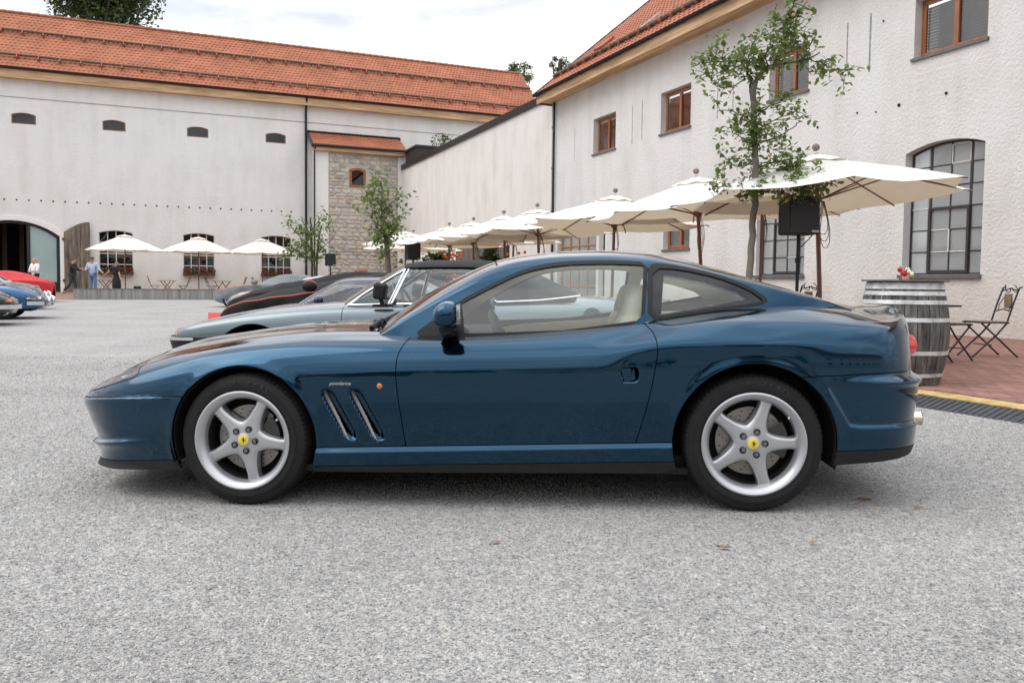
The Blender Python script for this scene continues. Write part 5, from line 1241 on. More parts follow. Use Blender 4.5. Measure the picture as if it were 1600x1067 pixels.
def parasol(label, loc, rz, R=1.68, zf=2.72, drop=.46, cm=0, tilt=(0, 0), group='cream parasols in a row along the house wall', ns_=8):
    t = thing('parasol', label, 'parasol', loc, rz, group); t.rotation_euler = (tilt[0], tilt[1], rz)
    zt = zf - .10; za = zt - .10
    def ring(r, k, sub):  # point at fraction r, between ribs the cloth sags in
        a = 2 * math.pi * (k + sub) / ns_; sag = 1 - .075 * math.sin(math.pi * sub) * r * r if sub else 1
        rr = R * r * (math.cos(math.pi / ns_) / math.cos(math.pi * (sub - .5) * 2 / ns_) if False else 1) * (1 - (1 - math.cos(math.pi / ns_)) * math.sin(math.pi * sub)) * sag
        return rr * math.cos(a), rr * math.sin(a)
    V = []; F = []; nr = 7; sb_ = 4; m = ns_ * sb_
    for i in range(nr + 1):
        r = .10 + .90 * i / nr
        for k in range(ns_):
            for s_ in range(sb_):
                x, y = ring(r, k, s_ / sb_); V.append((x, y, za - drop * (r - .10) / .9 * (1 - .06 * math.sin(math.pi * r)) - .035 * r * math.sin(math.pi * s_ / sb_)))
    for i in range(nr):
        for k in range(m): F.append((i * m + k, i * m + (k + 1) % m, i * m + m + (k + 1) % m, i * m + m + k))
    cn = mk('canopy', V, F, CANV[cm], t, True, None, 25)
    V = []; F = []
    for i in range(4):
        r = (.02, .09, .16, .225)[i]
        for k in range(m):
            x, y = ring(r, k // sb_, (k % sb_) / sb_); V.append((x, y, zt - .01 - .55 * r + .012 * math.sin(k * 1.7) * (i > 1) - .01 * (i == 3)))
    for i in range(3):
        for k in range(m): F.append((i * m + k, i * m + (k + 1) % m, i * m + m + (k + 1) % m, i * m + m + k))
    mk('vent_cap', V, F, CANV[cm], cn, True)
    MB().tube([(0, 0, 0), (0, 0, zt - .01)], .028, 10).build('pole', POLEW, t, True); MB().ball((0, 0, zf - .035), .048, 12).build('finial', BRASS, t, True)
    MB().lathe([(.05, zt - .62), (.065, zt - .58), (.05, zt - .54)], 12).build('runner', POLEW, t, True)
    for k in range(ns_):
        a = 2 * math.pi * k / ns_; c, s_ = math.cos(a), math.sin(a)
        rb = MB().tube([(.03 * c, .03 * s_, za + .02), (R * 1.012 * c, R * 1.012 * s_, za - drop - .018)], .011, 5).build('rib', POLEW, t)
        MB().tube([(.05 * c, .05 * s_, zt - .58), (R * .50 * c, R * .50 * s_, za - drop * .48 - .02)], .009, 5).build('strut', POLEW, rb)
    cd = MB()
    for k in range(3): cd.tube([(.06 + .02 * k + .06 * math.sin(q * 2), .04 * k, zt - .6 - .42 * math.sin(q) * (1 + .2 * k)) for q in np.linspace(0, math.pi, 10)], .005, 4)
    cd.build('cord', mat('cord_grey', (.12, .11, .09), .8), t)
    MB().lathe([(.25, 0), (.25, .05), (.06, .08), (.05, .28), (.03, .28)], 20).build('base', mat('base_iron', (.05, .05, .05), .6), t, True)
    return t
def BRp(s, n, z=None): p = BR @ Vector((-s, n, 0)); return (p.x, p.y, TZ(n) if z is None else z)
UL = ['cream parasol at the right, nearest of the row, its tip over the arched window', 'white parasol right behind the leafy tree trunk, second from the right', 'cream parasol in front of the timber glazed door, third from the right',
      'white parasol at the downpipe corner, fourth from the right in the row', 'white parasol fifth from the right in the row, before the blank wall', 'cream parasol sixth from the right in the row', 'cream parasol seventh from the right in the row, left of the slat fence', 'cream parasol at the far left end of the row beside the black loudspeaker']
for (s, rz, cm, tl), lb in zip(((-1.97, -9, 0, (-.02, -.05)), (.44, 35, 0, (-.05, -.05)), (3.32, 30, 1, (0, .02)), (6.42, 10, 0, (-.03, -.03)), (8.42, 28, 0, (-.02, -.02)), (10.75, 5, 1, (0, 0)), (12.8, 20, 1, (0, 0)), (16.58, 15, 1, (.0, 0))), UL):
    parasol(lb, BRp(s, -6.55), R_(rz), R=1.78 if s < -1 else 1.68, cm=cm, tilt=tl)
for (s, n, rz, cm), lb in zip(((2.4, -3.9, 15, 1), (15.0, -3.6, 8, 1), (19.6, -6.0, 25, 0)), ('cream parasol close to the house wall, half hidden behind the loudspeaker', 'cream parasol close to the blank wall, showing under the white parasol row', 'white parasol furthest left before the rubble-stone tower')):
    parasol(lb, BRp(s, n), R_(rz), 1.66, 2.98, .46, cm)
# ---------------------------------------------------------------- loudspeakers on stands
def speaker(label, loc, rz, h, w=.38, d=.36, hh=.46, cable=True):
    st = thing('speaker_stand', label[1], 'stand', loc, rz, 'tripod stands of the loudspeakers')
    MB().tube([(0, 0, .25), (0, 0, h)], .019, 10).build('pole', BLACKPL, st, True); MB().lathe([(.032, h - .32), (.032, h - .26)], 12).build('collar', BLACKPL, st, True)
    for k in range(3):
        a = k * 2.094 + .4; MB().tube([(0, 0, .62), (.5 * math.cos(a), .5 * math.sin(a), .02)], .014, 6).build('leg', BLACKPL, st); MB().tube([(0, 0, .3), (.28 * math.cos(a), .28 * math.sin(a), .30)], .009, 6).build('brace', BLACKPL, st)
    sp_ = thing('loudspeaker', label[0], 'loudspeaker', (loc[0], loc[1], loc[2] + h), rz, 'black loudspeakers on stands')
    MB().box(-w / 2, w / 2, -d / 2, d / 2, 0, hh, bev=.012).build('cabinet', mat('speaker_black', (.010, .010, .011), .6, var=.2, vs=30, bump=.1, bs=300, bdist=.001), sp_)
    MB().box(-w / 2 - .012, -w / 2 + .001, -d / 2 + .02, d / 2 - .02, .02, hh - .02, bev=.004).build('grille', mat('grille_black', (.014, .014, .015), .75, bump=.4, bs=400, bdist=.001), sp_)
    MB().box(w / 2 - .09, w / 2 - .01, -d / 2 - .003, -d / 2 + .001, .02, .045).build('nameplate', mat('plate_grey', (.35, .35, .36), .5), sp_)
    if cable:
        MB().tube([(w / 2, -.05, .16), (w / 2 + .05, -.06, .20), (w / 2 + .04, -.05, .08), (.1, -.05, -.05), (.02, -.03, -.14)], .007, 6).build('cable', BLACKPL, sp_); MB().tube([(w / 2, -.05, .13), (w / 2 + .05, -.06, .135)], .014, 8).build('plug', mat('plug_blue', (.02, .08, .45), .4), sp_)
p = BRp(-2.36, -7.35); speaker(('large black loudspeaker under the leafy tree, in front of the wall', 'slim black stand carrying the large loudspeaker under the tree'), (p[0], p[1] - .05, p[2]), R_(4), 1.55, .335, .36, .43)
p = BRp(12.95, -7.6); speaker(('black loudspeaker beside the small leafy tree, above the soft top', 'black stand of the loudspeaker beside the small tree'), p, R_(25), 1.62, .36, .36, .50, False)
p = BRp(18.2, -9.0, .12); speaker(('small black loudspeaker at far left in front of the stone tower', 'thin black stand of the small loudspeaker by the stone tower'), p, R_(10), 1.55, .34, .3, .42, False)
# ---------------------------------------------------------------- trees
def leafmat(name, c1, c2):
    m = bpy.data.materials.new(name); m.use_nodes = True; t = m.node_tree; t.nodes.clear(); o = N(t, 'ShaderNodeOutputMaterial')
    g = N(t, 'ShaderNodeNewGeometry'); n = N(t, 'ShaderNodeTexNoise'); n.inputs['Scale'].default_value = 9; n.inputs['Detail'].default_value = 3; LK(t, g.outputs['Position'], n.inputs[0])
    r = N(t, 'ShaderNodeValToRGB'); r.color_ramp.elements[0].color = tuple(c1) + (1,); r.color_ramp.elements[1].color = tuple(c2) + (1,); r.color_ramp.elements[0].position = .32; r.color_ramp.elements[1].position = .68; LK(t, n.outputs[0], r.inputs[0])
    p = N(t, 'ShaderNodeBsdfPrincipled'); p.inputs['Roughness'].default_value = .42; p.inputs['Specular IOR Level'].default_value = .4; LK(t, r.outputs[0], p.inputs['Base Color'])
    tr = N(t, 'ShaderNodeBsdfTranslucent'); h = N(t, 'ShaderNodeHueSaturation'); h.inputs['Value'].default_value = 1.5; h.inputs['Hue'].default_value = .485; LK(t, r.outputs[0], h.inputs['Color']); LK(t, h.outputs[0], tr.inputs[0])
    mx = N(t, 'ShaderNodeMixShader'); mx.inputs[0].default_value = .3; LK(t, p.outputs[0], mx.inputs[1]); LK(t, tr.outputs[0], mx.inputs[2]); LK(t, mx.outputs[0], o.inputs[0]); return m
LEAF = leafmat('leaf_apple', (.075, .125, .026), (.19, .245, .075)); LEAF2 = leafmat('leaf_far', (.035, .065, .018), (.085, .125, .035))
BARK = mat('bark', (.17, .145, .12), .9, var=.35, vs=12, stretch=(1, 1, .35), bump=.6, bs=45, bdist=.008); BARKD = mat('bark_dark', (.075, .06, .05), .9, var=.3, vs=12)
def leaves(mb, c, s, up=.5, droop=.0):
    """one folded, pointed leaf"""
    a = random.uniform(0, 6.283); el = random.gauss(-.15 - droop, .55); d = Vector((math.cos(a) * math.cos(el), math.sin(a) * math.cos(el), math.sin(el)))
    n = Vector((random.gauss(0, .45), random.gauss(0, .45), 1)).normalized(); b = d.cross(n)
    if b.length < .05: return
    b.normalize(); n = b.cross(d); L = s * random.uniform(.65, 1.25); w_ = L * random.uniform(.26, .36); c = Vector(c); f = w_ * .35
    cu = -n * L * random.uniform(.02, .22)
    mb.add([c, c + d * L * .35 + b * w_ + n * f, c + d * L * .78 + b * w_ * .72 + n * f * .8 + cu * .5, c + d * L + cu, c + d * L * .78 - b * w_ * .72 + n * f * .8 + cu * .5, c + d * L * .35 - b * w_ + n * f, c + d * L * .5 + cu * .2], [(0, 6, 2, 1), (6, 3, 2), (0, 5, 4, 6), (6, 4, 3)])
def twig_tree(root, branches, nl, ls, spread, bark, leaf, twn=9, tl=.28):
    """branches: (points, r0, r1, leaf density 0..1); twigs sprout along them and carry the leaves"""
    tr = MB(); tw = MB(); lf = MB(); pts = []
    for P, r0, r1, den in branches:
        Q = chaikin(P, 2); n = len(Q); Q = [(Vector(q) + Vector((random.gauss(0, .008), random.gauss(0, .008), random.gauss(0, .004))) * (1 if i else 0)) for i, q in enumerate(Q)]
        (tr if r0 > .025 else tw).tube(Q, [r0 + (r1 - r0) * i / (n - 1) for i in range(n)], 9 if r0 > .025 else 5)
        if den > 0:
            L = sum((Q[i + 1] - Q[i]).length for i in range(n - 1))
            for _ in range(max(1, int(L * twn * den))):
                i = random.randrange(n - 1); t = random.random(); p = Q[i] * (1 - t) + Q[i + 1] * t; d = Vector((random.gauss(0, 1), random.gauss(0, 1), random.gauss(.25, .8))).normalized(); l = tl * random.uniform(.5, 1.5)
                e = p + d * l + Vector((0, 0, .06 * l)); m_ = (p + e) / 2 + Vector((random.gauss(0, .02), random.gauss(0, .02), .02)); tw.tube([p, m_, e], [.005, .004, .002], 4, False); pts.append((p, m_, e))
    per = max(1, nl // max(1, len(pts)))
    for p, m_, e in pts:
        for _ in range(per):
            t = random.uniform(.15, 1.08); c = p + (e - p) * t + Vector((random.gauss(0, spread), random.gauss(0, spread), random.gauss(0, spread))); leaves(lf, c, ls)
    trunk = tr.build('trunk', bark, root, True, 60); tw.build('branches', BARKD, root); lf.build('crown', leaf, root)
def px(pu, pv, Y):
    """bearing of a surveyed point (columns, rows of the survey picture) -> its place in metres at distance Y"""
    d = _F + _R * ((pu - 800) / FOC) - _U * ((pv - 510) / FOC); return Vector((0, 0, CAM_H)) + d * (Y / d.y)
YT = 9.45; tb = px(1168, 575, YT)
tree = thing('young_apple_tree', 'slender young fruit tree with sparse green leaves in front of the parasols', 'tree', (tb.x, tb.y, .165))
def T(*ps): # skeleton points as bearings plus their own depth offset
    return [tuple(px(a, b, YT + (c[0] if c else 0)) - Vector((tb.x, tb.y, .165))) for a, b, *c in ps]
BRN = [(T((1168, 572), (1171, 431), (1177, 359), (1181, 295), (1180, 237), (1178, 187), (1176, 150), (1180, 128)), .043, .030, .0),
 (T((1180, 237), (1178, 187), (1176, 150), (1180, 128), (1189, 112.5), (1206, 105), (1223, 99)), .030, .020, .12),
 (T((1223, 99), (1244, 99, -.05), (1264, 92, -.1), (1281, 82, -.15)), .016, .006, .55), (T((1262, 93, -.1), (1290, 100, -.1), (1308, 112, -.05), (1318, 124)), .008, .003, 1.0), (T((1250, 97), (1262, 108, .1), (1268, 118, .1)), .007, .003, .5), (T((1255, 94), (1266, 70, -.1), (1276, 55)), .008, .003, .8),
 (T((1176, 150), (1172, 131, .05), (1168, 112, .08), (1170, 97, .1)), .018, .010, .1), (T((1189, 112), (1178, 97, -.1), (1161, 96, -.15), (1122, 97, -.2), (1097, 98, -.2), (1080, 106, -.2)), .011, .003, .62), (T((1170, 97, .1), (1171, 79, .15), (1184, 60, .15), (1196, 44)), .009, .003, 1.0),
 (T((1168, 118, .05), (1150, 133, .2), (1129, 139, .25), (1116, 133)), .009, .003, .95), (T((1150, 100, -.1), (1128, 112, -.2), (1112, 120)), .006, .003, .9), (T((1140, 97, -.2), (1122, 86, -.2), (1110, 76)), .006, .003, 1.1), (T((1171, 82, .1), (1150, 88, .2), (1138, 92)), .006, .003, .8),
 (T((1206, 105), (1214, 84, .15), (1225, 60, .2), (1223, 37, .15), (1232, 19, .1), (1240, 4)), .013, .005, 1.0), (T((1225, 60, .2), (1248, 40, .1), (1262, 28)), .007, .003, 1.0), (T((1223, 37), (1215, 18), (1212, 5)), .006, .003, .8), (T((1240, 30, .1), (1254, 14), (1262, 2)), .006, .003, .9), (T((1200, 104), (1195, 84, -.2), (1205, 66, -.25), (1200, 50)), .008, .003, 1.0), (T((1214, 84), (1240, 72, .2), (1252, 62)), .007, .003, 1.0),
 (T((1178, 187), (1199, 167, -.1), (1219, 159, -.15), (1232, 148, -.2)), .010, .004, .8), (T((1178, 192), (1155, 178, .1), (1135, 172, .1), (1122, 174)), .009, .003, 1.0), (T((1180, 205), (1205, 190, .15), (1230, 180, .2), (1246, 172)), .010, .003, 1.0),
 (T((1180, 225), (1215, 215, -.15), (1238, 200, -.2), (1248, 190)), .011, .004, 1.0), (T((1180, 230), (1158, 215, -.2), (1140, 205)), .009, .003, 1.0), (T((1180, 250), (1160, 262, .15), (1146, 258, .2), (1138, 252)), .009, .003, 1.0), (T((1181, 262), (1210, 255, .2), (1238, 248, .25), (1262, 245)), .010, .003, 1.0),
 (T((1181, 297), (1215, 293, -.2), (1250, 285, -.3), (1276, 276)), .011, .004, 1.25), (T((1181, 297), (1150, 290, -.15), (1128, 292, -.2), (1116, 292)), .010, .003, 1.0), (T((1215, 293, -.2), (1235, 305, -.3), (1252, 315, -.3)), .007, .003, 1.5), (T((1181, 280), (1205, 272, .25), (1230, 268, .3), (1255, 262)), .009, .003, 1.1), (T((1181, 300), (1165, 308, -.2), (1150, 306)), .007, .003, 1.0), (T((1240, 288, -.3), (1262, 296, -.35), (1280, 290)), .006, .003, 1.3)]
twig_tree(tree, BRN, 3200, .068, .035, BARK, LEAF, 15, .21)
b = MB()
for pu, pv in ((1229, 314), (1242, 309), (1203, 243), (1261, 287), (1240, 24)): b.ball(px(pu, pv, YT - .3) - Vector((tb.x, tb.y, .165)), .020, 9)
b.build('apples', mat('apple', (.30, .28, .06), .5, var=.4, vs=30, col2=(.42, .20, .05)), tree, True)['kind'] = 'stuff'
# small tree beside the second loudspeaker
YT2 = 24.6; t2 = px(606, 470, YT2); gz2 = .18
small = thing('small_fruit_tree', 'small leafy tree with pale trunk in front of the stone tower', 'tree', (t2.x, t2.y, gz2))
def T2(*ps): return [tuple(px(a, b, YT2 + (c[0] if c else 0)) - Vector((t2.x, t2.y, gz2))) for a, b, *c in ps]
twig_tree(small, [(T2((610, 478), (607, 440), (606, 400), (603, 375), (600, 350), (598, 330)), .11, .05, 0), (T2((598, 345), (596, 325), (590, 308), (580, 300)), .035, .012, 1.4), (T2((598, 335), (606, 322), (617, 312), (624, 308)), .03, .01, 1.2), (T2((597, 325), (598, 305), (596, 290), (594, 284)), .03, .01, 1.3), (T2((594, 310), (580, 312, -.2), (568, 316)), .02, .008, 1.2),
  (T2((605, 372), (594, 362, -.3), (584, 360)), .022, .008, 1.6), (T2((606, 370), (618, 358, .2), (622, 350)), .02, .008, 1.6), (T2((607, 400), (600, 392, -.2)), .015, .006, 1.4), (T2((607, 395), (616, 385, .2)), .015, .006, 1.2), (T2((606, 385), (612, 365, -.3), (614, 345)), .015, .006, 1.6), (T2((602, 360), (590, 350, .3), (583, 345)), .015, .006, 1.4)], 950, .14, .11, BARK, LEAF, 6, .42)
YT3 = 29.5; t3 = px(487, 470, YT3)
thin = thing('thin_sapling', 'thin sapling with loose foliage in front of the downpipes', 'tree', (t3.x, t3.y, .2))
def T3(*ps): return [tuple(px(a, b, YT3 + (c[0] if c else 0)) - Vector((t3.x, t3.y, .2))) for a, b, *c in ps]
twig_tree(thin, [(T3((489, 474), (488, 420), (487, 370), (485, 340)), .06, .025, 0), (T3((497, 474), (494, 410), (498, 372), (503, 352)), .05, .02, .3), (T3((488, 390), (470, 372), (455, 355)), .025, .01, 1.0), (T3((488, 405), (465, 398), (450, 392)), .025, .01, .9), (T3((497, 392), (512, 380), (522, 372)), .02, .01, .9), (T3((495, 405), (515, 402), (532, 396)), .02, .01, 1.0), (T3((487, 370), (475, 350), (470, 338)), .02, .01, 1.0), (T3((487, 360), (498, 345), (503, 335)), .02, .008, .6), (T3((488, 400), (478, 402), (468, 402)), .02, .008, 1.2)], 900, .13, .12, BARKD, LEAF, 4, .55)
# bushes and trees further off
def clump(root, c, rad, n, s, leaf, name='crown', flat=.6):
    lf = MB(); k = max(6, n // 110); cs = []
    for _ in range(k):
        d = Vector((random.gauss(0, 1), random.gauss(0, 1), random.gauss(0, 1))).normalized() * random.random()**.4 * .78; cs.append((Vector(c) + Vector((d.x * rad[0], d.y * rad[1], d.z * rad[2])), random.uniform(.18, .34)))
    for _ in range(n):
        q, r = random.choice(cs); d = Vector((random.gauss(0, 1), random.gauss(0, 1), random.gauss(0, 1))).normalized() * random.uniform(.55, 1.05); leaves(lf, q + Vector((d.x * rad[0], d.y * rad[1], d.z * rad[2])) * r, s)
    return lf.build(name, leaf, root)
def far_tree(label, pu, pv, Y, w_, h, n, s, z0=0., name='broadleaf_tree'):
    c = px(pu, pv, Y); t = thing(name, label, 'tree', (c.x, c.y, z0), 0, 'trees rising behind the roofs')
    b = MB(); b.tube([(0, 0, 0), (.2, .1, (c.z - z0) * .6), (0, 0, c.z - z0 + h * .3)], [.5, .38, .12], 9)
    for k in range(7): a = k * .9; b.tube([(.1, .05, (c.z - z0) * (.62 + .03 * k)), (w_ * .32 * math.cos(a), w_ * .32 * math.sin(a), c.z - z0 + h * random.uniform(-.2, .3))], [.16, .04], 6)
    b.build('trunk', BARKD, t, True); clump(t, (0, 0, c.z - z0), (w_ / 2, w_ / 2.4, h / 2), n, s, LEAF2)
far_tree('dense dark green tree rising behind the left roof ridge', 156, -40, 72, 13.0, 12.0, 22000, .36)
far_tree('low treetop just above the right end of the long roof', 803, 116, 95, 6.5, 2.6, 3000, .22)
far_tree('thin treetop showing beside the right-hand roof verge', 876, 104, 60, 2.0, 1.7, 600, .14)
for lb, s, n, sz, h, cnt, ct_, nm in (('dark green oleander bush with orange flowers behind the small tree', 18.0, -5.2, 1.9, 2.0, 1500, 60, 'oleander_bush'), ('green oleander bush behind the middle parasols', 14.6, -4.4, 1.9, 2.1, 1300, 12, 'oleander_bush')):
    p = BRp(s, n); t = thing(nm, lb, 'bush', p, 0, 'potted oleander bushes on the terrace'); clump(t, (0, 0, h * .62), (sz / 2, sz / 2, h / 2), cnt, .16, LEAF2, 'foliage')
    MB().lathe([(.28, 0), (.36, .5), (.33, .5), (.3, .45)], 18).build('pot', mat('pot_clay', (.30, .13, .07), .8), t, True)
    f = MB()
    for _ in range(ct_): f.ball((random.gauss(.3, .25) * sz, random.uniform(-.6, -.2) * sz, h * random.uniform(.55, 1.05)), .05, 6)
    f.build('flowers', mat('flower_orange', (.70, .10, .02), .6, var=.2, vs=4), t)['kind'] = 'stuff'
t = thing('dry_shrub', 'wispy shrub growing on top of the courtyard wall', 'shrub', (BR @ Vector((-36.5, 1.0, 8.75)))); clump(t, (0, 0, .8), (1.3, .8, .9), 160, .16, LEAF2, 'foliage')
b = MB()
for k in range(14): a = random.uniform(0, 6.28); b.tube([(0, 0, 0), (random.gauss(0, .5), random.gauss(0, .3), random.uniform(.8, 1.5))], [.012, .004], 4)
b.build('twigs', BARK, t)
# slatted timber fence and red advertising stand at the far end of the terrace
fe = thing('slat_fence', 'weathered grey timber slat fence against the blank wall behind the parasols', 'fence', matrix=BR @ Matrix.Translation((0, -2.6, .2)))
GW = mat('grey_slat', (.16, .14, .125), .85, var=.4, vs=4, stretch=(3, 3, .4)); DW = mat('dark_beam', (.06, .04, .03), .8, var=.3, vs=3)
for k in range(34): MB().box(-18.2 - k * .16, -18.2 - k * .16 + .085, -.02, .02, .1, 2.45 - .0 * k).build('slat', GW, fe)
for z in (.4, 2.2): MB().box(-23.8, -18.0, .02, .07, z, z + .1).build('rail', DW, fe)
for x in (-18.05, -20.9, -23.7): MB().box(x - .06, x + .06, .0, .12, 0, 2.55).build('post', DW, fe)
sd = thing('red_stand', 'small bright red stand with white emblem near the stone tower', 'sign', tuple(px(564, 447, 30.5)[:2]) + (.15,), R_(8))
MB().box(-.24, .24, -.14, .14, 0, 1.42, bev=.02).build('body', mat('sign_red', (.55, .012, .018), .45), sd)
MB().prism([(x * .06 - .01, y * .075) for x, y in HORSE], 0, .004, Matrix.Translation((0, -.142, 1.28)) @ Matrix.Rotation(R_(90), 4, 'X')).build('emblem', mat('emblem_white', (.8, .78, .78), .5), sd)
V, F = text_mesh('Ferrari', .085, .001); wt = max(v[0] for v in V); mk('lettering', [(v[0] - wt / 2, -.142 - v[2], 1.13 + v[1]) for v in V], F, mat('emblem_white', (0, 0, 0)), sd)
# leaves and bark scraps lying on the gravel
DRY = mat('dry_leaf', (.17, .085, .045), .8, var=.4, vs=60, col2=(.24, .13, .07))
for (pu, pv), lb, s in (((1351, 780), 'brown leaf lying behind the rear wheel', .042), ((1436, 792), 'curled brown leaf furthest right behind the coupe', .030), ((1131, 855), 'brown leaf lying alone in the foreground gravel', .036), ((1148, 793), 'orange leaf against the rear tyre', .026), ((1270, 847), 'thin brown twig scrap in the gravel', .022), ((775, 846), 'small dark scrap in the middle foreground gravel', .026)):
    d = _F + _R * ((pu - 800) / FOC) - _U * ((pv - 510) / FOC); g = Vector((0, 0, CAM_H)) + d * ((-.03 - CAM_H) / d.z)
    for _ in range(3): zz = float(gz(g.x, g.y)) + .010; g = Vector((0, 0, CAM_H)) + d * ((zz - CAM_H) / d.z)
    n = 9; V = []
    for i in range(n):
        t_ = i / (n - 1); wd = s * .38 * math.sin(math.pi * (t_ * .92 + .04))
        for j in (-1, 0, 1): V.append((s * 1.5 * (t_ - .5), wd * j * (1.1 + .25 * math.sin(t_ * 9 + s * 300)), .006 * abs(j) * (1 if s > .03 else .3) + .004 * (t_ - .5)**2 * (s * 60)))
    F = [(i * 3 + j, i * 3 + 3 + j, i * 3 + 4 + j, i * 3 + 1 + j) for i in range(n - 1) for j in range(2)]
    o = mk('dry_leaf', V, F, DRY if 'orange' not in lb else mat('leaf_orange', (.36, .13, .03), .7), None, True); o.location = g; o.rotation_euler = (0, 0, random.uniform(-.5, .5)); tag(o, lb, 'leaf', 'dry leaves on the gravel')
# ================================================================ left terrace with guests
LT = BL @ Matrix.Translation((0, -11.2, 0))
low_w = thing('low_concrete_wall', 'low grey concrete wall edging the guests terrace at the far left', 'wall', matrix=LT)
CONC = mat('concrete_streaked', (.27, .265, .255), .9, var=.35, vs=3.0, stretch=(2.5, 2.5, .12), bump=.3, bs=30, bdist=.01)
for k in range(10):
    a = -3.19 + k * 1.02; MB().box(a, a + 1.006, 0, .28, -.1, .665).build('concrete_block', CONC, low_w)
MB().box(-3.21, 7.1, -.02, .31, .665, .705).build('cap', mat('cap_dark', (.16, .155, .15), .8, var=.3, vs=4), low_w)
pv_ = mk('far_paving', [(-16, -13.0, .17), (-3.25, -12.0, .17), (-3.25, 0.1, .38), (-16, 0.1, .38)], [(0, 1, 2, 3)], mat('far_pavers', (.24, .15, .12), .9, var=.3, vs=3)); pv_.matrix_world = BL; pv_['kind'] = 'structure'
pv2 = mk('guest_terrace', [(-3.25, -11.1, .37), (26, -11.1, .37), (26, 0.1, .39), (-3.25, 0.1, .39)], [(0, 1, 2, 3)], mat('far_pavers', (0, 0, 0))); pv2.matrix_world = BL; pv2['kind'] = 'structure'
def BLp(a, n, z=.38): p = BL @ Vector((a, n, 0)); return (p.x, p.y, z)
for (a, n, rz, cm), lb in zip(((-1.15, -7.5, 10, 0), (2.40, -7.5, 32, 1), (5.68, -7.5, 15, 1)), ('white parasol over the guests table, leftmost of all parasols', 'cream parasol before the middle arched window of the long house', 'cream parasol before the right arched window beside the sapling')):
    parasol(lb, BLp(a, n), R_(rz), 1.95, 3.20, .74, cm, group='parasols on the guests terrace')
def cafe_table(label, loc, rz):
    t = thing('folding_table', label, 'table', loc, rz, 'wooden folding tables on the guests terrace'); m = mat('table_wood', (.32, .15, .06), .6, var=.25, vs=5)
    for k in range(5): MB().box(-.35, .35, -.35 + k * .142, -.35 + k * .142 + .13, .71, .735).build('table_slat', m, t)
    for y in (-.28, .28):
        MB().tube([(-.3, y, 0), (.25, y, .71)], .022, 6).build('leg', m, t); MB().tube([(.3, y, 0), (-.25, y, .71)], .022, 6).build('leg', m, t)
    for k in range(3): MB().lathe([(.035, .735), (.045, .79), (.04, .79)], 10, Matrix.Translation((-.18 + .17 * k, .1 * (k % 2), 0))).build('cup', mat('cup_white', (.7, .7, .68), .3), t)
    return t
cafe_table('wooden folding table the guests stand at, under the white parasol', BLp(-1.95, -9.1), R_(12))
cafe_table('wooden folding table between two scroll chairs near the concrete wall', BLp(.85, -8.6), R_(40))
cafe_table('dark wooden folding table before the middle parasol pole', BLp(3.55, -8.2), R_(-20)); cafe_table('dark wooden folding table far right on the guests terrace', BLp(6.4, -7.6), R_(10))
for a, n, rz, lb in ((.25, -8.5, 0, 'scroll-backed iron chair left of the wooden folding table'), (1.62, -8.7, 175, 'scroll-backed iron chair right of the wooden folding table'), (3.0, -8.5, 15, 'iron chair left of the dark folding table'), (4.4, -8.6, 165, 'iron chair right of the dark folding table'), (5.4, -8.2, 10, 'iron chair furthest right on the guests terrace')):
    bistro(lb, BLp(a, n), R_(rz + 22.8), group='iron chairs on the guests terrace')
bt = thing('metal_bucket', 'small dark metal bin at the foot of the white wall', 'bin', BLp(-.55, -8.6)); MB().lathe([(.16, 0), (.18, .42), (.165, .42), (.15, .05)], 16).build('body', mat('bin_dark', (.03, .03, .03), .5, .5), bt, True); MB().tube([(-.17, 0, .40), (0, 0, .52), (.17, 0, .40)], .008, 5).build('handle', BLACKPL, bt)
sn = thing('barrier_post', 'thin chrome barrier post in front of the arched gate', 'post', BLp(-4.75, -7.0, .25)); MB().lathe([(.15, 0), (.15, .02), (.03, .04)], 20).build('base', CHROME, sn, True); MB().tube([(0, 0, .03), (0, 0, 1.1)], .022, 10).build('pole', CHROME, sn, True)
# ---------------------------------------------------------------- people
def skin(name, pts, edges, rad, m, parent, sub=2):
    me = bpy.data.meshes.new(name); me.from_pydata(pts, edges, []); o = bpy.data.objects.new(name, me); COL.objects.link(o)
    md = o.modifiers.new('s', 'SKIN'); md.use_smooth_shade = True
    if not me.skin_vertices: me.skin_vertices.new()
    for i, r in enumerate(rad): me.skin_vertices[0].data[i].radius = (r, r) if not isinstance(r, tuple) else r
    me.skin_vertices[0].data[0].use_root = True
    o.modifiers.new('d', 'SUBSURF').levels = sub
    dg = bpy.context.evaluated_depsgraph_get(); m2 = bpy.data.meshes.new_from_object(o.evaluated_get(dg)); bpy.data.objects.remove(o); bpy.data.meshes.remove(me)
    m2.name = name; m2.materials.clear(); m2.materials.append(m)
    for p in m2.polygons: p.use_smooth = True
    r = bpy.data.objects.new(name, m2); COL.objects.link(r); r.parent = parent; return r
SKIN = mat('skin', (.52, .28, .19), .55)
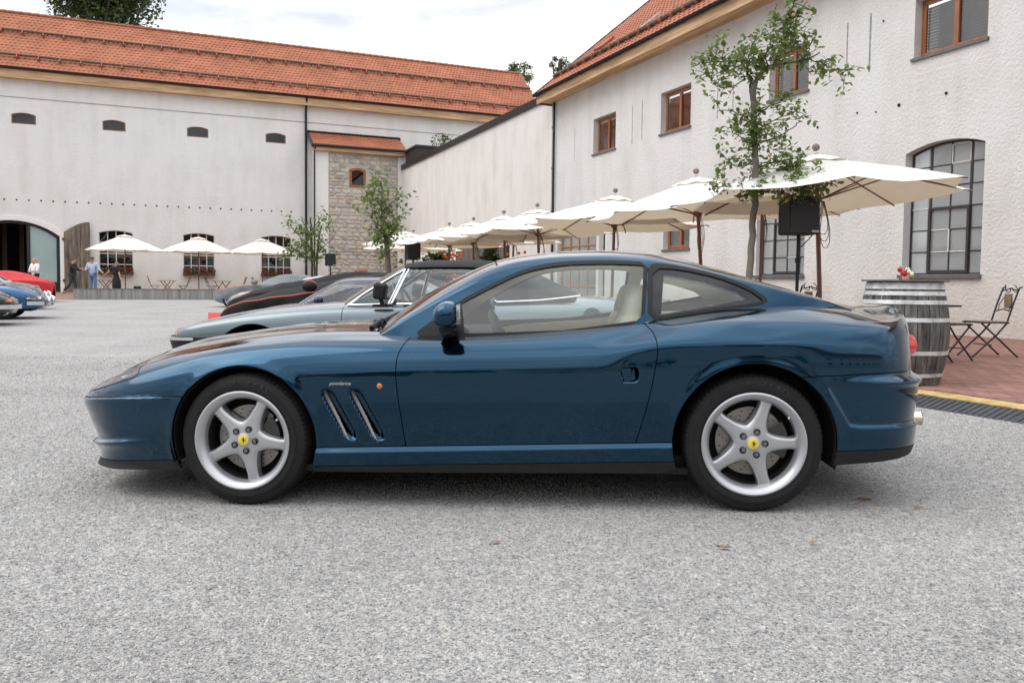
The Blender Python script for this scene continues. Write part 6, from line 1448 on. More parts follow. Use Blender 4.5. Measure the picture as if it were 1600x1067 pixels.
def person(label, loc, rz, J, top, bottom, hair, shoe, skirt=False, cap=None, sleeve=.0, H=1.78):
    t = thing('person', label, 'person', loc, rz, 'people on the far terrace'); k = H / 1.78
    D = dict(pel=(0, 0, .95), wst=(0, 0, 1.10), chs=(0, 0, 1.35), nck=(0, 0, 1.50), hd=(0, .02, 1.62), htp=(0, .02, 1.72), shL=(-.19, 0, 1.43), shR=(.19, 0, 1.43), elL=(-.25, .02, 1.15), elR=(.25, .02, 1.15), wrL=(-.26, .10, .90), wrR=(.26, .10, .90),
             hpL=(-.09, 0, .93), hpR=(.09, 0, .93), knL=(-.10, .02, .50), knR=(.10, .02, .50), anL=(-.10, 0, .09), anR=(.10, 0, .09), toL=(-.11, .16, .03), toR=(.11, .16, .03)); D.update(J)
    D = {a: Vector(b) * k for a, b in D.items()}
    nm = ['pel', 'wst', 'chs', 'nck', 'hd', 'htp', 'shL', 'elL', 'wrL', 'shR', 'elR', 'wrR', 'hpL', 'knL', 'anL', 'toL', 'hpR', 'knR', 'anR', 'toR']; P = [D[a] for a in nm]; ix = {a: i for i, a in enumerate(nm)}
    E = [('pel', 'wst'), ('wst', 'chs'), ('chs', 'nck'), ('nck', 'hd'), ('hd', 'htp'), ('chs', 'shL'), ('shL', 'elL'), ('elL', 'wrL'), ('chs', 'shR'), ('shR', 'elR'), ('elR', 'wrR'), ('pel', 'hpL'), ('hpL', 'knL'), ('knL', 'anL'), ('anL', 'toL'), ('pel', 'hpR'), ('hpR', 'knR'), ('knR', 'anR'), ('anR', 'toR')]
    E = [(ix[a], ix[b]) for a, b in E]
    rad = [.135, .125, .14, .058, .088, .07, .065, .043, .028, .065, .043, .028, .09, .058, .038, .03, .09, .058, .038, .03]; rad = [r * k for r in rad]
    for s in 'LR':   # palm and five bent fingers
        w_ = D['wr' + s]; d = (w_ - D['el' + s]).normalized(); si = d.cross(Vector((0, 1, 0))); si = si.normalized() if si.length > .1 else Vector((1, 0, 0)); bn = d.cross(si)
        p0 = len(P); P.append(w_ + d * .07 * k); rad.append(.028 * k); E.append((ix['wr' + s], p0))
        for j, (off, ln) in enumerate(((-.030, .06), (-.011, .075), (.009, .07), (.027, .055))):
            a = len(P); P += [P[p0] + si * off * k + d * ln * .55 * k, P[p0] + si * off * k + d * ln * k + bn * .02 * k]; rad += [.009 * k, .007 * k]; E += [(p0, a), (a, a + 1)]
        a = len(P); P += [w_ + d * .05 * k - si * .045 * k]; rad += [.009 * k]; E.append((p0, a))
    skin('body', P, E, rad, SKIN, t)
    # clothing as looser skins over the same joints
    TP = [D['pel'] + Vector((0, 0, -.07)), D['wst'], D['chs'], D['nck'] - Vector((0, 0, .035)), D['shL'], D['elL'], D['shR'], D['elR']]; TE = [(0, 1), (1, 2), (2, 3), (2, 4), (4, 5), (2, 6), (6, 7)]; TR = [.160, .15, .165, .075, .082, .058, .082, .058]
    if sleeve:
        TP += [D['elL'].lerp(D['wrL'], sleeve), D['elR'].lerp(D['wrR'], sleeve)]; TE += [(5, 8), (7, 9)]; TR += [.045, .045]
    skin('shirt', TP, TE, [r * k for r in TR], top, t)
    if skirt:
        pl = D['pel']; MB().lathe([(.15 * k, .02), (.19 * k, -.15), (.21 * k, -.45), (.20 * k, -.80), (.19 * k, -.82)], 16, Matrix.Translation(pl)).build('skirt', bottom, t, True)
    else: skin('trousers', [D['pel'], D['hpL'], D['knL'], D['anL'] + Vector((0, 0, .02)), D['hpR'], D['knR'], D['anR'] + Vector((0, 0, .02))], [(0, 1), (1, 2), (2, 3), (0, 4), (4, 5), (5, 6)], [r * k for r in (.120, .105, .078, .062, .105, .078, .062)], bottom, t)
    for s in 'LR': skin('shoe', [D['an' + s], D['an' + s] - Vector((0, 0, .045)), D['to' + s]], [(0, 1), (1, 2)], [.048 * k, .045 * k, .038 * k], shoe, t, 1)
    h = D['hd']; f = Vector(J.get('face', (0, 1, 0))).normalized(); sd_ = f.cross(Vector((0, 0, 1)))
    MB().ball(h + Vector((0, 0, .050)) * k - f * .030 * k, .090 * k, 12, (1, 1, .85)).build('hair' if not cap else 'cap', cap or hair, t, True)
    b = MB(); b.ball(h + f * .094 * k + Vector((0, 0, -.012)), .017 * k, 7, (1, 1, 1.5)); b.ball(h + sd_ * .088 * k, .022 * k, 7, (.6, 1, 1.3)); b.ball(h - sd_ * .088 * k, .022 * k, 7, (.6, 1, 1.3)); b.build('nose_and_ears', SKIN, t, True)
    b = MB()
    for q in (-1, 1): b.ball(h + f * .082 * k + sd_ * q * .034 * k + Vector((0, 0, .018)) * k, .010 * k, 6)
    b.build('eyes', MATTBLK, t); MB().ball(h + f * .084 * k + Vector((0, 0, -.045)) * k, .018 * k, 7, (1.4, .7, .4)).build('mouth', mat('lip', (.35, .12, .1), .5), t)
    if cap: MB().ball(h + f * .12 * k + Vector((0, 0, .05)) * k, .085 * k, 10, (1, 1, .12)).build('cap_peak', cap, t, True)
    return t
CB = mat('cloth_black', (.012, .012, .014), .85); CW_ = mat('cloth_white', (.72, .72, .75), .8); CJ = mat('denim', (.13, .22, .36), .85, var=.2, vs=8); CL = mat('cloth_pale_blue', (.42, .50, .66), .8); CG = mat('cloth_charcoal', (.035, .036, .04), .85); HB = mat('hair_brown', (.045, .025, .015), .7); HD = mat('hair_auburn', (.12, .055, .03), .7); BLDH = mat('hair_cropped', (.40, .23, .17), .6); NAVY = mat('cap_navy', (.012, .018, .04), .7); SHB = mat('shoe_dark', (.02, .025, .04), .6)
def PB(pu, Y, z): q = px(pu, 440, Y); return (q.x, q.y, z)
person('man in white shirt and black trousers standing before the arched gate', PB(55, 37.5, .33), R_(-20), dict(elL=(-.27, -.06, 1.15), wrL=(-.05, -.22, 1.12), elR=(.26, -.10, 1.16), wrR=(.10, -.28, 1.12), toL=(-.12, -.16, .03), toR=(.12, -.16, .03), hd=(0, -.03, 1.62), htp=(0, -.02, 1.71), face=(.5, -1, -.1)), CW_, CB, BLDH, SHB, sleeve=.35)
person('man in black walking to the right past the plank door', PB(113, 38.0, .37), R_(0), dict(pel=(0, 0, .95), chs=(.03, 0, 1.36), nck=(.05, 0, 1.50), hd=(.10, 0, 1.61), htp=(.09, 0, 1.71), shL=(.02, .17, 1.43), shR=(.03, -.18, 1.42), elL=(.15, .20, 1.20), wrL=(.40, .16, 1.20), elR=(.20, -.20, 1.22), wrR=(.46, -.16, 1.24), hpL=(0, .09, .93), hpR=(0, -.09, .93), knL=(.10, .09, .50), anL=(.08, .09, .09), toL=(.24, .09, .03), knR=(-.06, -.09, .50), anR=(-.36, -.09, .20), toR=(-.30, -.10, .06), face=(1, -.15, 0)), CB, CG, HB, SHB, sleeve=.95)
person('man in pale blue shirt, jeans and navy cap at the guests table', PB(145, 39.3, .38), R_(0), dict(elL=(-.30, -.04, 1.14), wrL=(-.08, -.20, 1.22), elR=(.30, -.02, 1.20), wrR=(.50, -.14, 1.06), toL=(-.12, -.15, .03), toR=(.12, -.15, .03), hd=(.0, -.03, 1.62), htp=(0, -.02, 1.71), face=(.35, -1, -.2)), CL, CJ, HB, SHB, cap=NAVY, sleeve=.55, H=1.86)
person('woman in black dress with auburn hair leaning over the guests table', PB(181, 39.5, .38), R_(0), dict(pel=(.04, 0, .95), chs=(-.02, 0, 1.34), nck=(.02, 0, 1.48), hd=(.06, 0, 1.59), htp=(.06, 0, 1.68), shL=(-.14, -.05, 1.41), shR=(.14, -.05, 1.41), elL=(-.26, -.12, 1.20), wrL=(-.44, -.16, 1.04), elR=(.20, -.08, 1.14), wrR=(.28, -.12, .90), face=(.9, -.3, -.3)), CB, CB, HD, SHB, skirt=True, H=1.70)
# ================================================================ the other cars
def simple_wheel(parent, x, y, r, wdt, sg, rimm, spokes=5):
    w_ = bpy.data.objects.new('wheel', None); COL.objects.link(w_); w_.parent = parent; w_.matrix_local = Matrix.Translation((x, y, r)) @ axle(sg)
    hw = wdt / 2; V, F = tyre(wdt, r, 96, r * .64); mk('tyre', V, F, RUBBER, w_, True, None, 28)
    b = MB(); b.lathe([(r * .64, hw - .02), (r * .67, hw), (r * .62, hw - .005), (r * .58, hw - .03), (r * .56, -hw + .03)], 48, cap=False)
    for k in range(spokes): a = 2 * math.pi * k / spokes; b.tube([(.03 * math.cos(a), .03 * math.sin(a), hw - .03), (r * .60 * math.cos(a), r * .60 * math.sin(a), hw - .035)], [.035, .024], 8)
    b.lathe([(.06, hw - .06), (.055, hw - .02), (0, hw - .015)], 20); b.build('rim', rimm, w_, True); MB().lathe([(r * .56, hw - .08), (0, hw - .08)], 30, cap=False).build('brake_disc', MATTBLK, w_)
    return w_
def car_common(root, BD_, pn, arches, lines, zlow, cut_top=None, paintm=None, hood_x=None, deck_x=None):
    """panels between vertical shut lines, wheel arches cut out, bonnet and boot skins"""
    S = BD_.side; X, Z = S.V[:, 0], S.V[:, 2]; ar = np.full(len(X), 9.)
    for cx, cz, r in arches: ar = np.minimum(ar, np.hypot(X - cx, Z - cz) - r)
    for nm, x0, x1 in lines:
        f = np.minimum.reduce([X - x0 - .003, x1 - .003 - X, ar, Z - zlow])
        for mir in (0, 1):
            P = S.clip(f); (P.mirror() if mir else P).obj(nm, paintm, root, .014)
    In = S.clip(np.minimum(ar + .004, Z - zlow + .02)).offset(-.03); In.join(In.mirror()).obj('inner_shell', MATTBLK, root)
    for nm, x0, x1 in (('bonnet',) + hood_x, ('boot_lid',) + deck_x):
        T_ = BD_.top(x0, x1, 21); T_.join(T_.mirror()).obj(nm, paintm, root)
    for cx, cz, r in arches:
        for sg in (-1, 1):
            V = []; F = []; n = 24
            for yy in (.86, .35):
                for k in range(n + 1): t_ = math.pi * (-.02 + 1.04 * k / n); V.append((cx + (r + .01) * math.cos(t_), sg * yy, cz + (r + .01) * math.sin(t_)))
            for k in range(n): F.append((k, k + 1, n + 2 + k, n + 1 + k))
            F.append(tuple(range(n + 1, 2 * n + 2))); mk('wheel_well', V, F, MATTBLK, root, True)
def row_matrix(x, y, z=0., rz=0.): return CAR_M @ Matrix.Translation((x, y, z)) @ Matrix.Rotation(rz, 4, 'Z')
# ---- silver-blue convertible with raised black soft top, next in the row
SILV = paint('paint_silver_blue', (.135, .170, .185), .7, .30, .12, col2=(.155, .192, .205)); CLOTH = mat('soft_top', (.010, .011, .014), .9, var=.3, vs=7, bump=.3, bs=90, bdist=.004)
sil = thing('silver_convertible', 'silver-blue convertible with black soft top up, parked beside the blue coupe', 'car', matrix=row_matrix(0, 3.36, .03))
L0_ = [(.42, -.06), (.50, -.02), (.585, 0), (.625, -.012), (.650, -.05), (.662, -.12)]
STS = [(-2.24, 0, L0_), (-2.23, .45, L0_), (-2.15, .72, [(.42, -.05), (.50, -.02), (.585, 0), (.635, -.010), (.672, -.045), (.69, -.12)]), (-2.0, .83, [(.38, -.04), (.50, -.01), (.60, 0), (.66, -.010), (.700, -.045), (.718, -.13)]),
 (-1.32, .885, [(.22, -.03), (.43, -.01), (.60, 0), (.73, -.015), (.80, -.06), (.828, -.15)]), (-.5, .90, [(.19, -.05), (.38, -.012), (.60, 0), (.76, -.018), (.845, -.055), (.876, -.13)]), (.7, .90, [(.19, -.05), (.38, -.012), (.60, 0), (.77, -.018), (.855, -.055), (.884, -.105)]),
 (1.4, .895, [(.2, -.05), (.40, -.012), (.62, 0), (.78, -.018), (.87, -.055), (.905, -.13)]), (2.1, .86, [(.26, -.05), (.42, -.012), (.62, 0), (.77, -.018), (.855, -.05), (.885, -.13)]), (2.5, .78, [(.32, -.05), (.42, -.012), (.6, 0), (.74, -.015), (.82, -.04), (.85, -.10)]), (2.63, .55, [(.34, -.05), (.42, -.012), (.6, 0), (.74, -.01), (.82, -.02), (.85, -.05)]), (2.66, 0, [(.34, -.05), (.42, -.012), (.6, 0), (.74, -.01), (.82, -.02), (.85, -.05)])]
BDS = Body(STS, ds=.018, nv=10, smooth=5, topc=[(-2.2, .675), (-1.7, .775), (-1.2, .85), (-.6, .895), (.2, .91), (1.2, .925), (1.7, .945), (2.2, .91), (2.65, .87)])
car_common(sil, BDS, None, [(-1.32, .33, .395), (1.38, .33, .395)], [('front_wing', -2.5, -.47), ('door', -.47, .86), ('rear_wing', .86, 2.8)], .57 if False else .20, paintm=SILV, hood_x=(-2.5, .0), deck_x=(1.3, 2.8))
for x in (-1.32, 1.38):
    for sg in (-1, 1): simple_wheel(sil, x, sg * .76, .325, .225, sg, ALLOY)
# black bumper, indicator wedges, chrome lip
bS = BDS.side; X, Z = bS.V[:, 0], bS.V[:, 2]
B = bS.clip(np.minimum.reduce([-1.70 - X, .595 - Z, Z - .425])).offset(.045); B.join(B.mirror()).obj('bumper', BLACKPL, sil, .05)
B = bS.clip(np.minimum.reduce([-1.86 - X, .598 - Z, Z - .575])).offset(.055); B.join(B.mirror()).obj('bumper_strip', CHROME, sil, .02)
B = bS.clip(np.minimum.reduce([-1.70 - X, .43 - Z])).offset(-.02); B.join(B.mirror()).obj('chin', BLACKPL, sil)
for mir in (0, 1):
    B = bS.clip(sdpoly([(-2.20, .612), (-2.085, .612), (-2.11, .69), (-2.14, .69)], X, Z) - np.where(np.abs(bS.V[:, 1]) < .6, 1, 0)).offset(.004); (B.mirror() if mir else B).obj('indicator', AMBER, sil, .01)
    B = bS.clip(sdpoly([(2.3, .60), (2.64, .60), (2.64, .74), (2.35, .74)], X, Z)).offset(.004); (B.mirror() if mir else B).obj('tail_lamp', REDLENS, sil, .01)
# glasshouse
EXS = [(-.50, .868), (-.30, 1.005), (-.10, 1.130), (.085, 1.238), (.35, 1.250), (.65, 1.246), (.86, 1.232), (1.05, 1.18), (1.30, 1.075), (1.50, .985), (1.66, .915)]
CCS = [(-.66, .905), (-.44, 1.045), (-.20, 1.175), (.02, 1.275), (.32, 1.303), (.65, 1.302), (.90, 1.285), (1.15, 1.225), (1.42, 1.10), (1.62, 1.00), (1.76, .935)]
gS = gh_srf(EXS, CCS, ([-.6, .2, .9, 1.4, 1.7], [.755, .795, .795, .765, .72]), ([-.6, .2, .9, 1.4, 1.7], [.868, .880, .886, .905, .91]), 150, nb=24, ntp=18, sm=12)
X, Z, T_, Q = gS.V[:, 0], gS.V[:, 2], gS.V[:, 6], gS.V[:, 7]; qs = Q < .15
QL = [(-.44, .890), (-.055, .897), (.072, 1.222), (-.10, 1.118), (-.30, .992)]; DG = [(-.025, .898), (.72, .900), (.80, 1.0), (.845, 1.15), (.80, 1.212), (.65, 1.222), (.35, 1.226), (.108, 1.220)]
ql = np.where(qs, sdpoly(QL, X, Z), -1); dgl = np.where(qs, sdpoly(DG, X, Z), -1); wsS = np.minimum.reduce([T_ - .1, 2.95 - T_, Q - .05])
for mir in (0, 1):
    for f, nm in ((ql, 'quarter_light'), (dgl, 'side_window')):
        P = gS.clip(f); G_ = (P.mirror() if mir else P).obj(nm, CARGLASS, sil)
        b = MB(); poly = QL if f is ql else DG
        def yat(x, z): zr_ = np.interp(x, [-.6, .2, .9, 1.4], [.868, .880, .886, .905]); d = z - zr_; return np.interp(x, [-.6, .2, .9, 1.4], [.755, .795, .795, .765]) - .40 * d - .5 * d * abs(d) + .004
        for i in range(len(poly)):
            (xa, za), (xb, zb_) = poly[i], poly[(i + 1) % len(poly)]
            if f is dgl and i in (3, 4, 5, 6): continue
            s_ = -1 if mir else 1; b.tube([(xa + (xb - xa) * t, s_ * yat(xa + (xb - xa) * t, za + (zb_ - za) * t), za + (zb_ - za) * t) for t in np.linspace(0, 1, 6)], .009 if i else .011, 6)
        b.build('chrome_frame', CHROME, G_, True)
P = gS.clip(wsS); P.join(P.mirror()).obj('windscreen', WSGLASS, sil)
P = gS.clip(np.minimum.reduce([-wsS, 3.02 - T_, -ql, -dgl])); P.join(P.mirror()).obj('windscreen_frame', SILV, sil, .01)
P = gS.clip(np.minimum.reduce([T_ - 2.9, -dgl - .004, np.where((T_ < 6.3) & qs, Z - 1.205, 1)])).offset(.016); P.join(P.mirror()).obj('soft_top', CLOTH, sil, .02)
b = MB(); b.tube([(x, -(np.interp(x, [.7, 1.2, 1.66], [.80, .795, .745])), z) for x, z in ((.70, .905), (1.0, .912), (1.35, .925), (1.6, .95), (1.72, .965))], .009, 6); b.tube([(x, (np.interp(x, [.7, 1.2, 1.66], [.80, .795, .745])), z) for x, z in ((.70, .905), (1.0, .912), (1.35, .925), (1.6, .95), (1.72, .965))], .009, 6); b.build('chrome_belt', CHROME, sil, True)['kind'] = 'stuff'
for sg in (-1, 1):
    b = MB(); b.box(-.16, -.04, -.055, .055, .0, .15, Matrix.Translation((-.01, sg * .90, .93)) @ Matrix.Rotation(R_(8), 4, 'Y'), .022); b.box(-.12, .06, -.03, .03, -.055, -.03, Matrix.Translation((-.06, sg * .86, .93)), .008); b.tube([(-.09, sg * .86, .89), (-.10, sg * .88, .95)], .02, 8); b.build('door_mirror', BLACKPL, sil, True)
    MB().add(*sec_loft([((.55, sg * .36, .45), .25, .23), ((.58, sg * .36, .55), .26, .24), ((.72, sg * .36, .60), .12, .23), ((.80, sg * .36, .85), .10, .22), ((.84, sg * .36, 1.02), .06, .15)])).build('seat', DARKIN, sil, True)
    M_ = Matrix.Translation((1.85, sg * .845, .80)) @ Matrix.Rotation(R_(-90), 4, 'X'); 
MB().lathe([(.085, 0), (.085, .003), (.078, .004)], 28, Matrix.Translation((1.82, -.875, .775)) @ Matrix.Rotation(R_(90), 4, 'X')).build('fuel_flap', SILV, sil)
b = MB(); b.add(*sec_loft([((-.25, 0, .55), .2, .70), ((-.25, 0, .84), .22, .70), ((-.28, 0, .88), .16, .66)], 20, 4)); b.build('dashboard', DARKIN, sil, True)
b = MB(); M_ = Matrix.Translation((.06, -.36, .86)) @ Matrix.Rotation(R_(68), 4, 'Y'); b.lathe([(.18 + .012 * math.cos(t), .012 * math.sin(t)) for t in np.linspace(0, 2 * math.pi, 9)[:-1]], 30, M_, True); b.tube([(.06, -.36, .86), (-.2, -.36, .75)], .03, 8); b.build('steering_wheel', DARKIN, sil, True)
MB().box(-1.9, 2.4, -.6, .6, .2, .5).build('underbody', MATTBLK, sil)
# ---- dark blue saloon nose behind it
NVY = paint('paint_navy', (.006, .016, .055), .7, .3, .2)
def gt_car(label, name, M, pm, nk=.60):
    sx = lambda x: x if x > -.5 else -.5 + (x + .5) * nk
    c = thing(name, label, 'car', matrix=M)
    ST2 = [(sx(x), y, lv) for x, y, lv in STS]; BD2 = Body(ST2, ds=.03, nv=8, smooth=4, topc=[(sx(-2.2), .675), (sx(-1.7), .775), (sx(-1.2), .85), (-.55, .895), (.2, .91), (1.2, .925), (1.7, .945), (2.2, .91), (2.65, .87)])
    car_common(c, BD2, None, [(sx(-1.32), .33, .37), (1.38, .33, .395)], [('front_wing', -2.5, -.47), ('door', -.47, .86), ('rear_wing', .86, 2.8)], .20, paintm=pm, hood_x=(-2.5, .0), deck_x=(1.3, 2.8))
    for x in (sx(-1.32), 1.38):
        for sg in (-1, 1): simple_wheel(c, x, sg * .76, .325, .225, sg, ALLOY)
    g = gh_srf([(a, b_ * .985) for a, b_ in EXS], [(a, b_ * .985) for a, b_ in CCS], ([-.6, .2, .9, 1.4, 1.7], [.755, .795, .795, .765, .72]), ([-.6, .2, .9, 1.4, 1.7], [.868, .880, .886, .905, .91]), 110, nb=20, ntp=14, sm=8)
    X, Z, T_, Q = g.V[:, 0], g.V[:, 2], g.V[:, 6], g.V[:, 7]; sw = np.where(Q < .15, sdpoly([(-.40, .892), (1.15, .905), (1.10, 1.10), (.85, 1.19), (.35, 1.205), (.09, 1.19), (-.10, 1.09)], X, Z), -1); wsn = np.minimum.reduce([T_ - .1, 2.95 - T_, Q - .05]); rw = np.minimum.reduce([T_ - 7.2, 9.6 - T_, Q - .2])
    P = g.clip(np.minimum.reduce([-sw, -wsn, -rw])); P.join(P.mirror()).obj('roof', pm, c)
    for f, nm in ((wsn, 'windscreen'), (rw, 'rear_window')): P = g.clip(f); P.join(P.mirror()).obj(nm, WSGLASS, c)
    P = g.clip(sw); P.obj('side_window', CARGLASS, c); P.mirror().obj('side_window', CARGLASS, c)
    for sg in (-1, 1): MB().ball((-.12, sg * .90, .96), .085, 12, (.8, .8, .75)).tube([(-.10, sg * .80, .90), (-.11, sg * .88, .93)], .02, 6).build('door_mirror', pm, c, True); MB().add(*sec_loft([((.6, sg * .36, .45), .25, .23), ((.75, sg * .36, .60), .14, .23), ((.84, sg * .36, 1.02), .06, .15)])).build('seat', DARKIN, c, True)
    b = MB(); b.add(*sec_loft([((-.25, 0, .55), .2, .70), ((-.25, 0, .84), .22, .70)], 20, 4)); b.build('dashboard', DARKIN, c, True)
    b = MB()
    for p in ([(-.62, -.45, .91), (-.48, .0, .98)], [(-.66, .05, .93), (-.48, .5, .97)]): b.tube(p, .012, 5)
    b.build('wipers', BLACKPL, c)['kind'] = 'stuff'
    B = BD2.side; X, Z = B.V[:, 0], B.V[:, 2]; P = B.clip(np.minimum.reduce([sx(-1.75) - X, .60 - Z, Z - .43])).offset(.04); P.join(P.mirror()).obj('bumper', BLACKPL, c, .04)
    MB().box(-1.2, 2.4, -.6, .6, .2, .5).build('underbody', MATTBLK, c)
    return c
gt_car('dark navy coupe third in the row, half hidden behind the silver convertible', 'navy_coupe', row_matrix(-1.60, 6.65, -.05), NVY)
# ---- covered cars
def cover_car(label, name, M, prof, m, pipe=None, seed=1, mirrors=True, nv=26, wr=.016):
    """prof: (x, half width, z hem, z shoulder, top half width, z top); a draped cloth over a car"""
    c = thing(name, label, 'car', matrix=M); P = np.array(prof); n = 110; xq = np.linspace(P[0, 0], P[-1, 0], n); A = pchip(P[:, 0], P[:, 1:], xq)
    for _ in range(3): A[1:-1] = .25 * A[:-2] + .5 * A[1:-1] + .25 * A[2:]
    G = []; rg = np.random.default_rng(seed)
    for x, (w_, zh, zs, wt, zt) in zip(xq, A):
        k = np.array([(w_ * .97, zh), (w_, (zh + zs) / 2), (w_ * .985, zs - .03), (w_ * .93, zs + .02), (wt + (w_ - wt) * .45, zs + (zt - zs) * .45), (wt, zt - .035), (wt * .7, zt - .008), (0, zt)]); q = pchip(np.arange(8), k, np.linspace(0, 7, nv)); G.append([(x, b, z) for b, z in q])
    G = np.array(G); G = np.concatenate([G, (G * np.array([1, -1, 1]))[:, ::-1][:, 1:]], 1)
    ph = rg.uniform(0, 6.28, 8)
    wrk = sum(np.sin(G[:, :, 0] * (5 + 3 * i) + G[:, :, 2] * (9 - 4 * i) * (1 if i % 2 else -1) + G[:, :, 1] * 3 + ph[i]) / (1 + .5 * i) for i in range(5))
    lowf = np.clip((A[:, 2][:, None] - G[:, :, 2]) / .4, 0, 1); G[:, :, 1] += np.sign(G[:, :, 1]) * wrk * wr * (.5 + 1.5 * lowf); G[:, :, 2] += wrk * wr * .4 * (1 - lowf)
    S = Srf.grid(G)
    if S.V[len(S.V) // 2, 5] < 0: S = Srf.grid(G, None, True)
    cv = S.obj('cover', m, c)
    for i, nm in ((0, 'front_skirt'), (-1, 'rear_skirt')):
        r = G[i]; o_ = np.array([(-.03 if i == 0 else .03), 0, 0]); mk(nm, np.concatenate([r, [r.mean(0) + o_]]), [(k, k + 1, len(r)) for k in range(len(r) - 1)], m, c, True)
    if pipe:
        for jj, i0, i1 in ((9, 2, 46), (13, 50, 90), (2 * nv - 2 - 9, 2, 46)):
            MB().tube([tuple(p + np.array([0, 0, .004])) for p in G[i0:i1:2, jj]], .008, 5).build('piping', pipe, c)
    if mirrors:
        for sg in (-1, 1):
            b = MB(); b.ball((prof[4][0] - .05, sg * (prof[4][1] + .10), prof[4][3] + .10), .12, 12, (1.1, 1.0, .8)); b.build('mirror_pocket', m, c, True)
            if pipe: MB().tube([(prof[4][0] - .05 + .13 * math.cos(a), sg * (prof[4][1] + .10), prof[4][3] + .10 + .10 * math.sin(a)) for a in np.linspace(.5, 2.6, 8)], .010, 5).build('mirror_piping', pipe, c)
    for x in (prof[2][0] + .2, prof[-3][0] - .1):
        for sg in (-1, 1): simple_wheel(c, x, sg * (prof[3][1] - .16), .32, .22, sg, ALLOY)
    return c
CPROF = [(-2.15, .60, .42, .58, .40, .62), (-2.0, .80, .30, .64, .55, .68), (-1.55, .90, .16, .74, .62, .79), (-.85, .94, .14, .82, .66, .87), (-.30, .95, .13, .86, .66, .97), (.25, .95, .13, .88, .60, 1.20), (.8, .95, .13, .89, .58, 1.26), (1.4, .95, .13, .89, .58, 1.18), (2.0, .92, .15, .86, .60, .98), (2.35, .84, .22, .80, .58, .90), (2.5, .66, .40, .70, .45, .80)]
BLKC = mat('cover_black', (.008, .008, .009), .7, var=.3, vs=4, spec=.25); GRYC = mat('cover_grey', (.16, .18, .185), .6, var=.15, vs=3); REDC = mat('cover_red', (.50, .010, .014), .55, var=.1, vs=3); ORG = mat('piping_orange', (.75, .13, .03), .5); SLVC = mat('cover_silver', (.40, .41, .42), .35, .3)
CPB = [(-2.25, .50, .30, .55, .36, .60), (-2.05, .76, .24, .68, .52, .76), (-1.6, .90, .18, .80, .60, .91), (-.95, .94, .14, .90, .64, 1.06), (-.35, .95, .13, .97, .66, 1.15), (.25, .95, .13, .99, .62, 1.26), (.8, .95, .13, .99, .60, 1.30), (1.4, .95, .13, .97, .58, 1.24), (2.0, .92, .15, .92, .60, 1.05), (2.35, .84, .22, .84, .58, .94), (2.5, .66, .40, .72, .45, .82)]
cover_car('car under a black cover with orange piping, fourth in the row', 'covered_car', row_matrix(-2.47, 9.95, .03), CPB, BLKC, ORG, 3)
cover_car('car under a plain black cover behind the orange-piped one', 'covered_car', row_matrix(-3.68, 13.0, .13), CPB, BLKC, None, 5, False)
cover_car('car under a grey cover with orange piping at the far end of the row', 'covered_car', row_matrix(-9.66, 25.4, .33), [(x, a, b, c * 1.0, d, e * 1.0) for x, a, b, c, d, e in CPROF], GRYC, ORG, 7)
cover_car('car under a silver-fronted cover between black and grey covered cars', 'covered_car', row_matrix(-6.4, 19.4, .24), [(x, a, b, c * .96, d, e * .96) for x, a, b, c, d, e in CPROF], SLVC, ORG, 9, False)
sb_ = thing('red_board', 'red board leaning at the nose of the covered cars', 'sign', CAR_M @ Vector((-7.0, 14.5, .12)), R_(20)); MB().box(-.25, .25, -.015, .015, 0, .42, Matrix.Rotation(R_(-35), 4, 'X')).build('panel', mat('board_red', (.60, .06, .05), .5), sb_); MB().tube([(0, .22, .33), (0, .45, 0)], .012, 6).build('prop', BLACKPL, sb_)
